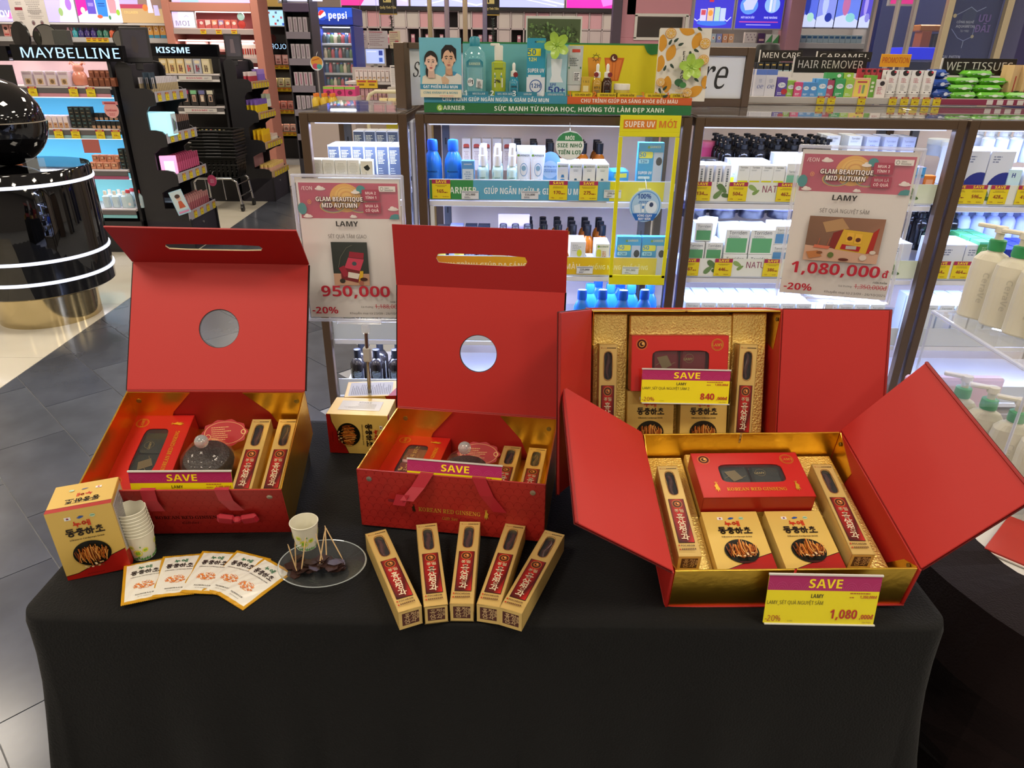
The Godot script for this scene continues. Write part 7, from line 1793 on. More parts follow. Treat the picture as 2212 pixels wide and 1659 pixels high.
func gondola_one() -> void:
	var Z := -5.7
	var o := thing("makeup_shelf", "black makeup shelf with lit blue backs under the large lit brand sign", "shelf unit")
	gondola(o, -4.5, -3.015, Z, [1.265, 0.967, 0.664, 0.36], 0.38, [["c88a98", "e8c4c8", 0.55], ["8ab0b8", "58b0dc", 0.72], ["9a4a6a", "58b4e0", 0.72], ["7ab8c0", "78c0cc", 0.68]])
	brand_sign(o, -3.3, 1.492, Z, 0.82, 0.108, "MAYBELLINE", 66, 724, 27)
	brand_sign(o, -4.12, 1.485, Z, 0.76, 0.1, "MAYBELLINE", 60, 640, -10)
	var mini := func(called: String, w: float, h: float, d: float, c: String, f: Variant) -> Node3D: return carton(called, w, h, d, c, f)
	var tr: Node3D = mini.call("pressed_powder_box", 0.075, 0.1, 0.05, "d8c8d0", func(p: P, h: float): p.rect(24, h * 0.5, 56, h * 0.4, "c8a880"); p.el(52, h * 0.7, 18, 20, "7a6040", 14); p.rect(10, 12, 80, 20, "b8a0b0"))
	line_up(tr, -3.66, 1.267, Z - 0.06, 4, 0.09, 2, 0.09, "pale pink powder box below the large lit sign", "powder boxes on the top shelf")
	var rb := thing("rabbit_shape", "translucent peach rabbit shaped ornament between the powder and the brown boxes", "ornament", X(-3.3, 1.267, Z - 0.1))
	var pm := M("d88a70", 0.15, 0.0, {"subsurf_scatter_enabled": true, "subsurf_scatter_strength": 0.2})
	part("body", G.new().lathe([V2(0, 0), V2(0.05, 0.004), V2(0.062, 0.04), V2(0.05, 0.08), V2(0.036, 0.1), V2(0.042, 0.12), V2(0.034, 0.145), V2(0, 0.155)], 20, 0.6), pm, rb)
	for s in [-1, 1]: part("ear", G.new().tube([V3(s * 0.02, 0.14, 0), V3(s * 0.045, 0.165, 0), V3(s * 0.06, 0.15, 0)], [0.012, 0.012, 0.006], 8), pm, rb)
	var br: Node3D = mini.call("brown_foundation_box", 0.036, 0.062, 0.036, "7a4028", func(p: P, h: float): p.rect(20, 20, 60, 30, "a8684a"))
	line_up(br, -3.2, 1.315, Z - 0.1, 5, 0.043, 2, 0.05, "brown foundation box, raised on the top makeup shelf", "brown boxes upper row")
	line_up(br, -3.19, 1.267, Z - 0.045, 5, 0.043, 1, 0.05, "brown foundation box, foremost on the top makeup shelf", "brown boxes front row")
	var fl: Node3D = mini.call("foundation_tube_box", 0.034, 0.085, 0.034, "e0d0d4", func(p: P, h: float): p.rect(10, h * 0.55, 80, h * 0.45, "b8906a"); p.rect(30, h * 0.68, 40, 20, "8a3a2a"))
	line_up(fl, -3.66, 0.969, Z - 0.05, 6, 0.042, 3, 0.05, "white and beige foundation box on the second makeup shelf", "white and beige foundation boxes")
	var bb: Node3D = mini.call("black_compact_box", 0.04, 0.05, 0.05, "15181a", func(p: P, h: float): p.rect(24, 30, 50, 14, "4a7a80"); p.rect(24, h - 26, 50, 10, "8a7a60"))
	for r in 3: line_up(bb, -3.4, 0.969 + r * 0.051, Z - 0.07, 4, 0.044, 1, 0.05, ["black makeup box in the bottom layer of the block", "black makeup box in the middle layer of the block", "black makeup box in the top layer of the block"][r], ["black boxes bottom layer", "black boxes middle layer", "black boxes top layer"][r])
	var bf: Node3D = mini.call("black_foundation_box", 0.034, 0.052, 0.034, "16191c", func(p: P, h: float): p.rect(14, h * 0.6, 72, h * 0.4, "b08868"))
	for r in 2: line_up(bf, -3.235, 0.969 + r * 0.054, Z - 0.04 - r * 0.06, 6, 0.038, 1, 0.05, ["black and beige foundation box in the front row", "black and beige foundation box in the raised row"][r], ["black and beige boxes front row", "black and beige boxes raised row"][r])
	wobbler(V3(-3.045, 1.105, Z + 0.03), 0.055, "round pink wobbler sign on the second makeup shelf", func(p: P): p.el(0, 0, 55, 55, "d89a98", 28); p.rect(-58, -62, 116, 24, "c88088"); p.rect(-44, -54, 84, 9, "9a2a30"); p.txt("Sunkisser", 0, 8, 16, "a82a38", 0, 1, 84); p.scrawl(-34, 22, 68, 2, 10, 5, "b85a60", rng, 0))
	var cp: Node3D = mini.call("peach_compact_box", 0.05, 0.05, 0.05, "c88868", func(p: P, h: float): p.rect(16, 20, 68, 44, "7a4a38"); p.rect(22, 26, 40, 30, "d8b090"))
	line_up(cp, -3.32, 0.666, Z - 0.05, 4, 0.058, 1, 0.05, "peach compact box in the front row of the third makeup shelf", "peach compact boxes front row")
	line_up(cp, -3.3, 0.717, Z - 0.08, 4, 0.058, 1, 0.05, "peach compact box stacked in the upper row of the third makeup shelf", "peach compact boxes upper row")
	for r in 3: line_up(bb, -3.085, 0.666 + r * 0.051, Z - 0.07, 2, 0.046, 1, 0.05, ["black box at the right end of the third shelf, bottom layer", "black box at the right end of the third shelf, middle layer", "black box at the right end of the third shelf, top layer"][r], "black boxes at the right end")
	solo("printed_card", GB(V3(-3.27, 0.842, Z + 0.012), V3(0.13, 0.1, 0.002)), M("a85a54", 0.5), "pink and black printed card hanging from the third makeup shelf", "card")
	var mb := bottle("remover_bottle", [V2(0, 0), V2(0.028, 0), V2(0.03, 0.004), V2(0.03, 0.085), V2(0.012, 0.1)], M("c0d4dc", 0.2), [V2(0, 0.1), V2(0.014, 0.1), V2(0.014, 0.13), V2(0, 0.131)], M("e4ded0", 0.4), func(p: P, h: float): p.rect(0, h * 0.3, 100, h * 0.5, "2458a8"); p.rect(20, h * 0.4, 60, 10, "dce4ec"), 0.03, 0.075, 0.042, 0.6)
	line_up(mb, -3.29, 0.362, Z - 0.06, 3, 0.075, 2, 0.07, "blue labelled remover bottle on the lowest makeup shelf", "blue label remover bottles")
	var mr := bottle("pink_remover_bottle", [V2(0, 0), V2(0.03, 0), V2(0.032, 0.004), V2(0.032, 0.09), V2(0.014, 0.115)], M("b0c8d0", 0.2), [V2(0, 0.115), V2(0.018, 0.115), V2(0.017, 0.14), V2(0, 0.142)], M("c8404a", 0.4), func(p: P, h: float): p.rect(0, h * 0.2, 100, h * 0.7, "d89aa4"); p.el(60, h * 0.7, 20, 24, "e4dcd8", 14), 0.032, 0.08, 0.045, 0.6)
	line_up(mr, -3.105, 0.362, Z - 0.06, 2, 0.08, 2, 0.07, "pink labelled red-capped bottle on the lowest makeup shelf", "pink label remover bottles")
	for q in [[-3.615, 1.23, "238"], [-3.31, 1.23, "163"], [-3.18, 1.23, "163"], [-3.5, 0.93, "214"], [-3.37, 0.93, "210"], [-3.18, 0.93, "225"], [-3.06, 0.93, "225"]]: tagcard(X(q[0], q[1], Z + 0.012), q[2], "yellow save tag on the %s edge of the large makeup shelf%s" % ["top" if q[1] > 1 else "second", place([-3.615, -3.31, -3.18].find(q[0]) if q[1] > 1 else [-3.5, -3.37, -3.18, -3.06].find(q[0]), 4, 0, 1)], 0.066)
	var mir := func(x: float, y: float, z: float, r: float, turn: float, label: String) -> void:
		var m := thing("round_mirror", label, "mirror", X(x, y, z, turn))
		part("mirror_back", G.new().lathe([V2(0, 0), V2(r, 0), V2(r, 0.014), V2(0, 0.016)], 32), M("0c0c0e", 0.3), m, T3(Basis(Vector3.RIGHT, -PI / 2), Vector3()))
		part("mirror_glass", G.new().lathe([V2(0, 0), V2(r * 0.92, 0), V2(r * 0.92, 0.002), V2(0, 0.002)], 32), M("c8c8c0", 0.05, 1.0), m, T3(Basis(Vector3.RIGHT, PI / 2), V3(0, 0, 0.001)))
	mir.call(-3.66, 1.6, Z - 0.1, 0.1, 2.7, "round black backed makeup mirror above the large lit sign, turned away")
	mir.call(-3.6, 1.6, Z - 0.3, 0.09, 0.4, "round mirror half hidden behind the black backed one")
	mir.call(-3.98, 1.58, Z + 0.0, 0.11, 0.3, "round mirror with a cream face at the left edge of the picture")
	mir.call(-3.02, 1.59, Z - 0.3, 0.07, 0.2, "small round mirror behind the tilted screen")
	solo("dark_box", G.new().cbox(0, V3(0.11, 0.1, 0.06), 0.002), M("4a4c48", 0.5), "dark grey box on top of the makeup shelf", "box", X(-3.42, 1.548, Z - 0.2))

func end_unit(Z: float, k: int) -> void:
	var o := thing("stepped_display", ["black stepped end display with curved brackets beside the large makeup shelf", "second black stepped end display further back, of purple and yellow goods"][k], "shelf unit")
	var bm := M("1b1a1f", 0.42)
	var xb := -3.0
	var len_ := 0.56
	var lv := [1.2, 0.9, 0.6, 0.3]
	var fx := [-2.74, -2.71, -2.68, -2.65]
	for e in 2:
		var pl := [V2(xb, 0.0), V2(-2.64, 0.0), V2(-2.64, 0.27)]
		for i in [3, 2, 1, 0]:
			var f: float = fx[i]
			var y: float = lv[i]
			var inn := -2.88 if i == 0 else -2.83
			if i != 3: pl.append(V2(f - 0.06, y - 0.075))
			if i != 3: pl.append(V2(f - 0.01, y - 0.065))
			pl.append(V2(f, y - 0.03)); pl.append(V2(f - 0.005, y + 0.02)); pl.append(V2(f - 0.03, y + 0.045)); pl.append(V2(f - 0.08, y + 0.055)); pl.append(V2(inn, y + 0.055)); pl.append(V2(inn, y + 0.18))
		pl.append(V2(-2.885, 1.4)); pl.append(V2(-2.91, 1.43)); pl.append(V2(xb + 0.03, 1.44)); pl.append(V2(xb, 1.41))
		part("side_bracket", G.new().prism(PackedVector2Array(pl), 0.02), bm, o, X(0, 0, Z - e * (len_ - 0.02)))
	part("back_board", GB(V3(xb + 0.06, 0.84, Z - len_ / 2), V3(0.03, 1.16, len_ - 0.04)), bm, o)
	var base := part("base_drawer", GB(V3(-2.825, 0.13, Z - len_ / 2), V3(0.345, 0.25, len_), 0.003), M("2a2732", 0.5), o)
	part("drawer_knob", G.new().lathe([V2(0, 0), V2(0.008, 0), V2(0.01, 0.01), V2(0, 0.013)], 12), M("b8b8b8", 0.3, 0.8), base, T3(Basis(Vector3.BACK, -PI / 2), V3(-2.652, 0.2, Z - len_ * 0.45)))
	for i in 4:
		part("tray", GB(V3((fx[i] - 2.95) / 2, lv[i] - 0.012, Z - len_ / 2), V3(fx[i] + 2.95, 0.018, len_ - 0.04), 0.002), bm, o)
		part("clear_front", GB(V3(fx[i] + 0.003, lv[i] - 0.005, Z - len_ / 2), V3(0.006, 0.075, len_), 0.001), M("a8a4ac" if k == 0 else "b89a78", 0.25), o)
		for j in (4 if k == 0 else 6):
			var w := 0.058
			var tz := Z - 0.06 - j * (0.13 if k == 0 else 0.09) - (0.02 * i)
			tagcard(X(fx[i] + 0.0075, lv[i] - 0.008, tz, PI / 2), ["79", "89", "99", "69"][i], "yellow tag on the %s tray of the %s stepped display%s" % [["top", "second", "third", "lowest"][i], ["nearer", "further"][k], place(j, 6, 0, 1, "front end")], w)
	var sc := thing("tilted_screen", ["dark upright screen on top of the nearer stepped display", "dark upright screen on top of the further stepped display"][k], "screen", X(-2.86 - k * 0.05, 1.43, Z - 0.1, 0.25, -0.12))
	part("housing", G.new().cbox(0.0, V3(0.2 - k * 0.03, 0.245, 0.02), 0.004), M("1e1c22", 0.4), sc)
	part("glass", GB(V3(0, 0.13, 0.0105), V3(0.168 - k * 0.03, 0.19, 0.002)), M("4a4752", 0.12), sc)
	var gp := P.new(168, 190, 0.001, X(0, 0.13, 0.0118), 0.0004)
	gp.poly([70, 40, 96, 60, 104, 110, 90, 160, 60, 150, 54, 100], "3a3036") if k == 0 else gp.poly([60, 30, 90, 30, 100, 160, 50, 160], "6a5c66")
	part("picture", gp, VC(0.3), sc)
	part("neck", GB(V3(0, -0.02, -0.01), V3(0.05, 0.06, 0.02), 0.003), M("1e1c22", 0.4), sc)
	var R := PI / 2
	var stk := func(called: String, w: float, h: float, body: String, capc: String) -> Node3D:
		var q := thing(called, "", "cosmetic")
		part("tube", G.new().ink(body).lathe([V2(0, 0), V2(w / 2, 0), V2(w / 2, h * 0.6), V2(0, h * 0.6)], 8), VC(0.35), q)
		part("cap", G.new().ink(capc).lathe([V2(0, h * 0.6), V2(w * 0.46, h * 0.6), V2(w * 0.46, h), V2(0, h)], 8), VC(0.35), q)
		return q
	var put := func(p: Node3D, i: int, z0: float, n: int, dz: float, rows: int, label: String, grp: String, dy := 0.0) -> void:
		for r in rows:
			for j in n: dup(p, X(fx[i] - 0.035 - r * 0.045, lv[i] + dy, Z - z0 - j * dz, R), label + place(j, n, r, rows, "front end"), grp)
	if k == 0:
		put.call(stk.call("eyeliner", 0.018, 0.11, "b8a888", "d8d4dc"), 0, 0.06, 16, 0.029, 3, "white capped eyeliner, top tray of nearer stepped display", "white capped eyeliners", 0.02)
		put.call(stk.call("dark_eyeliner", 0.018, 0.115, "1c2430", "3a4a5a"), 0, 0.05, 4, 0.022, 2, "dark eyeliner at the front end of the top tray", "dark eyeliners", 0.05)
		var cube := thing("lit_cube", "glowing pale blue cube light on the second tray of the stepped display", "light box", X(-2.79, 0.91, Z - 0.1))
		part("glow_box", G.new().cbox(0, V3(0.2, 0.17, 0.16), 0.004), glow("a8e4f4", 0.9), cube)
		var gp2 := P.new(90, 150, 0.001, X(0.1008, 0.085, -0.03, R), 0.0004)
		gp2.rect(0, 0, 90, 150, "c8e0ec")
		for q in 5: gp2.line([20 + q * 12, 130 - q * 4, 26 + q * 12, 30 + q * 9], 8, ["3a3f8a", "2c2430", "4a9a5a", "7a3a6a", "30508a"][q])
		part("print", gp2, VC(0.4), cube)
		put.call(stk.call("mascara", 0.02, 0.12, "2a2628", "8a6a60"), 1, 0.26, 8, 0.036, 3, "dark mascara on the second tray behind the glowing cube", "dark mascaras", 0.02)
		var pc := thing("pink_light_card", "glowing pink sign card on the third tray of the stepped display", "light box", X(-2.76, 0.61, Z - 0.06, 0.3))
		part("card", G.new().cbox(0, V3(0.12, 0.15, 0.03), 0.002), glow("f0a8d8", 0.85), pc)
		part("screen", GB(V3(0.005, 0.065, 0.016), V3(0.07, 0.09, 0.002)), glow("eef4ff", 0.9), pc)
		put.call(stk.call("pink_lip_tint", 0.022, 0.12, "c85a86", "b04a70"), 2, 0.1, 11, 0.04, 3, "pink lip tint, third tray of nearer stepped display", "pink lip tints", 0.03)
		put.call(stk.call("rose_lipstick", 0.024, 0.1, "a8606a", "c08a88"), 3, 0.12, 10, 0.042, 3, "rose lipstick, lowest tray of nearer stepped display", "rose lipsticks", 0.02)
		var mc := thing("model_card", "tilted pale blue card with a model picture on the lowest tray", "card", X(-2.665, 0.32, Z + 0.02, 0.5, -0.1, 0.25))
		part("card", G.new().cbox(0, V3(0.1, 0.19, 0.008), 0.001), M("a8d0e4", 0.4), mc)
		var mp := P.new(100, 190, 0.001, X(0, 0.095, 0.0043), 0.0004)
		mp.rect(6, 6, 88, 150, "c8d8dc"); mp.el(52, 60, 18, 22, "d8b098", 16); mp.el(50, 46, 20, 16, "4a342a", 16); mp.poly([30, 140, 40, 84, 64, 84, 78, 140], "c05a3a"); mp.rect(10, 164, 80, 14, "d88ab0")
		part("print", mp, VC(0.4), mc)
		solo("wavy_shelf_plate", GB(V3(-2.86, 0.4, Z - 0.12), V3(0.2, 0.012, 0.16), 0.004), M("8aa0c0", 0.3), "pale blue curved plate on the lowest tray beside the model card", "plate")
		wobbler(V3(-2.62, 0.5, Z - 0.5), 0.04, "small pink hanging wobbler at the end of the third tray", func(p: P): p.el(0, 0, 40, 48, "d0507a", 20); p.scrawl(-24, -10, 48, 3, 12, 5, "f0c8d4", rng, 0))
	else:
		put.call(stk.call("red_lip_pack", 0.03, 0.1, "b03a4a", "d8c8c8"), 0, 0.06, 6, 0.04, 2, "red lip pack, top tray of further stepped display", "red lip packs", 0.02)
		put.call(stk.call("violet_pack", 0.04, 0.12, "8a6ac8", "a88ad8"), 0, 0.34, 5, 0.042, 2, "violet pack, top tray of further stepped display", "violet packs", 0.02)
		put.call(stk.call("yellow_mascara", 0.026, 0.13, "d8bc1a", "7a5ab0"), 1, 0.06, 10, 0.038, 3, "yellow purple-capped mascara, second tray of further display", "yellow and purple mascaras", 0.02)
		put.call(stk.call("white_pen", 0.02, 0.13, "d8dcd0", "b8c0a8"), 1, 0.42, 5, 0.03, 2, "white pen pack, far end of second tray", "white pen packs", 0.06)
		put.call(stk.call("yellow_liner", 0.026, 0.13, "d8a81a", "e0b81c"), 2, 0.06, 7, 0.036, 3, "all yellow liner, third tray of further display", "yellow liners", 0.02)
		put.call(stk.call("pastel_pot", 0.05, 0.06, "e0d8c8", "d8c0b0"), 2, 0.34, 4, 0.05, 2, "pale pot on the third tray of the further display", "pale pots", 0.02)
		put.call(stk.call("peach_pack", 0.05, 0.07, "d8a890", "e0c070"), 3, 0.08, 9, 0.052, 3, "peach pack, lowest tray of further stepped display", "peach packs", 0.02)
		solo("pink_card", GB(V3(-2.9, 0.44, Z - 0.28), V3(0.006, 0.2, 0.5)), M("d8a0a0", 0.5), "pink backing card behind the lowest tray of the further display", "card")

func gondola_two() -> void:
	var Z := -7.9
	var o := thing("eye_makeup_shelf", "black shelf of eye makeup packs under a smaller lit sign", "shelf unit")
	gondola(o, -4.6, -3.03, Z, [1.296, 0.985, 0.69, 0.4], 0.36, [["d0cccc", "", 0.0], ["d0cccc", "", 0.0], ["d0cccc", "", 0.0], ["d0cccc", "", 0.0]])
	brand_sign(o, -3.42, 1.517, Z, 0.78, 0.115, "KISSME", 54, 340, -64)
	brand_sign(o, -4.2, 1.517, Z, 0.76, 0.115, "Makeup", 56, 300, 0)
	var cols := [["c8b07a", "7a5a3a"], ["d0b884", "8a5a40"], ["d4bc88", "7a4a3a"], ["b8b4b0", "b84a4a"], ["a8aab8", "8a3a4a"], ["d0c4a0", "6a5a4a"]]
	for i in 6:
		var c: Array = cols[i]
		var k := carton("eyeliner_pack", 0.078, 0.14, 0.01, c[0], func(p: P, h: float): p.rrect(16, 20, 68, 40, 14, "d8ccb0"); p.rect(26, 76, 20, 80, c[1]); p.rect(54, 80, 12, 80, "3a2c28"); p.el(60, 120, 14, 14, c[1], 12), "pack")
		for r in 3: dup(k, X(-3.62 + i * 0.087, 1.3, Z - 0.03 - r * 0.03), "eyeliner blister pack, %s column on the upper row" % NTH[i] + place(0, 1, r, 3), "eyeliner packs upper row, column %s" % "abcdef"[i])
	var c2 := [["a83a4a", "3a2024"], ["b84a5a", "2c1c20"], ["c03a6a", "3a2430"], ["7ab88a", "8a6a5a"], ["6a6a9a", "d8d0c0"], ["c8c4b0", "2a2a2c"]]
	for i in 6:
		var c: Array = c2[i]
		var k := carton("lash_pack", 0.074, 0.16, 0.01, "2a2426", func(p: P, h: float): p.rect(8, 10, 84, 50, c[0]); p.rect(24, 70, 52, 90, "b89a88"); p.rect(36, 90, 28, 60, c[1]), "pack")
		for r in 2: dup(k, X(-3.62 + i * 0.086, 0.988, Z - 0.03 - r * 0.03), "mascara blister pack, %s column on the second row" % NTH[i] + place(0, 1, r, 2), "mascara packs second row, column %s" % "abcdef"[i])
	var gift := carton("flower_print_box", 0.06, 0.07, 0.05, "d8ccb0", func(p: P, h: float): for i in 6: p.el(20 + (i % 3) * 30, 24 + (i / 3) * 44, 14, 16, ["b83a3a", "d8b84a", "6a7a4a"][i % 3], 10))
	line_up(gift, -3.5, 0.693, Z - 0.05, 6, 0.07, 2, 0.06, "flower printed box on the third eye makeup shelf", "flower printed boxes", 0.1)
	for y in [1.258, 0.948, 0.652, 0.362]:
		var p := P.new(340, 40, 0.001, X(-3.3, y, Z + 0.007), 0.0004)
		p.rect(0, 0, 340, 40, "c8c4c0"); p.txt("KISSME", 160, 28, 16, "b03a5a", 0, 3, 170); p.scrawl(260, 14, 60, 2, 9, 5, "8a8690", rng)
		solo("shelf_strip", p, VC(0.5), "pale printed strip on the %s shelf edge of the eye makeup unit" % {1.258: "top", 0.948: "second", 0.652: "third", 0.362: "lowest"}[y], "shelf strip")

func baskets() -> void:
	var X0 := -3.05
	var Z := -7.55
	var cart := thing("basket_cart", "chrome wheeled cart carrying the stacked black baskets", "cart", X(X0, 0, Z))
	var ch := M("c8c8cc", 0.15, 1.0)
	for s in [-1, 1]:
		part("frame_tube", G.new().tube([V3(-0.22, 0.07, s * 0.17), V3(-0.22, 0.3, s * 0.17), V3(-0.19, 0.335, s * 0.17), V3(0.16, 0.335, s * 0.17), V3(0.21, 0.3, s * 0.17), V3(0.235, 0.07, s * 0.17)], 0.011, 10), ch, cart)
		for x in [-0.22, 0.235]:
			var cs := part("caster", G.new().lathe([V2(0, -0.012), V2(0.03, -0.012), V2(0.032, 0), V2(0.03, 0.012), V2(0, 0.012)], 14), M("1a1a1c", 0.4), cart, T3(Basis(Vector3.BACK, PI / 2), V3(x, 0.033, s * 0.17)))
			part("caster_fork", GB(V3(0.03, 0, 0), V3(0.04, 0.034, 0.024), 0.003), M("3a3a3c", 0.4, 0.5), cs)
	for y in [0.16, 0.28]: part("cross_bar", G.new().tube([V3(0.225, y, -0.17), V3(0.225, y, 0.17)], 0.007, 8), ch, cart)
	for x in [-0.12, 0.06]: part("basket_rail", G.new().tube([V3(x, 0.33, 0.15), V3(x + 0.01, 0.12, 0.15)], 0.005, 6), ch, cart)
	part("deck", GB(V3(0, 0.33, 0), V3(0.4, 0.01, 0.33), 0.002), M("222224", 0.5), cart)
	var bs := thing("shopping_basket", "", "basket")
	var g := G.new()
	g.ink("101012")
	var rim := func(y: float, w: float, d: float, t: float) -> void:
		for s in [-1, 1]:
			g.box(V3(s * w / 2, y, 0), V3(t, 0.018, d), 0.003); g.box(V3(0, y, s * d / 2), V3(w + t, 0.018, t), 0.003)
	rim.call(0.2, 0.44, 0.31, 0.018)
	for y in [0.175, 0.12, 0.06]: rim.call(y, 0.40 + y * 0.12, 0.27 + y * 0.12, 0.006)
	for i in 9:
		for s in [-1, 1]: g.box(V3(-0.18 + i * 0.045, 0.1, s * 0.142), V3(0.022, 0.19, 0.004))
	for i in 6:
		for s in [-1, 1]: g.box(V3(s * 0.205, 0.1, -0.11 + i * 0.044), V3(0.004, 0.19, 0.022))
	g.box(V3(0, 0.006, 0), V3(0.39, 0.008, 0.26), 0.002)
	part("basket_body", g, VC(0.35), bs)
	part("grip", GB(V3(0, 0.205, 0.162), V3(0.16, 0.014, 0.014), 0.004), M("2c2c30", 0.3), bs)
	for i in 9: dup(bs, X(X0 + 0.01 + 0.004 * (i % 3), 0.34 + i * 0.031, Z, 0.02 * (i % 2)), ["lowest", "second lowest", "third lowest", "fourth lowest", "middle", "fourth highest", "third highest", "second highest", "topmost"][i] + " black shopping basket of the stack on the chrome cart", "stacked black shopping baskets")
func lightbox(x: float, y: float, z: float, w: float, h: float, label: String, e: float, art: Array, turn := 0.0) -> void:
	var o := thing("lightbox_poster", label, "poster", X(x, y, z, turn), "")
	part("frame", GB(V3(0, 0, -0.02), V3(w + 0.03, h + 0.03, 0.03), 0.003), M("b8b6ba", 0.4, 0.3), o)
	glow_art("lit_print", o, X(0, 0, -0.003), w * 1000, h * 1000, e, art)

func wall_shelf(o: Node3D, x0: float, x1: float, z: float, ys: Array, col: String) -> void:
	part("back_panel", GB(V3((x0 + x1) / 2, 1.0, z - 0.4), V3(x1 - x0, 2.0, 0.02)), M("a8a4a4", 0.6), o)
	for x in [x0, x1]: part("side_panel", GB(V3(x, 1.1, z - 0.2), V3(0.03, 2.2, 0.4), 0.003), M(col, 0.5), o)
	for y in ys:
		part("shelf", GB(V3((x0 + x1) / 2, y - 0.012, z - 0.2), V3(x1 - x0 - 0.03, 0.024, 0.38), 0.002), M("c8c6c8", 0.4), o)
		part("price_rail", GB(V3((x0 + x1) / 2, y - 0.03, z), V3(x1 - x0 - 0.03, 0.055, 0.006), 0.001), M("b8b8bc", 0.4), o)

func yellow_strip(x: float, y: float, z: float, w: float, label: String) -> void:
	var o := thing("tag_strip", label, "price tag", X(x, y, z))
	part("strip", GB(V3(0, 0, 0), V3(w, 0.055, 0.003)), M("d8b41e", 0.5), o)
	var p := P.new(w * 1000, 55, 0.001, X(0, 0, 0.0018), 0.0004)
	for i in int(w / 0.075): p.rect(6 + i * 75, 5, 62, 12, "b0483a"); p.rect(14 + i * 75, 26, 40, 12, "8a6a1a")
	part("print", p, VC(0.5), o)

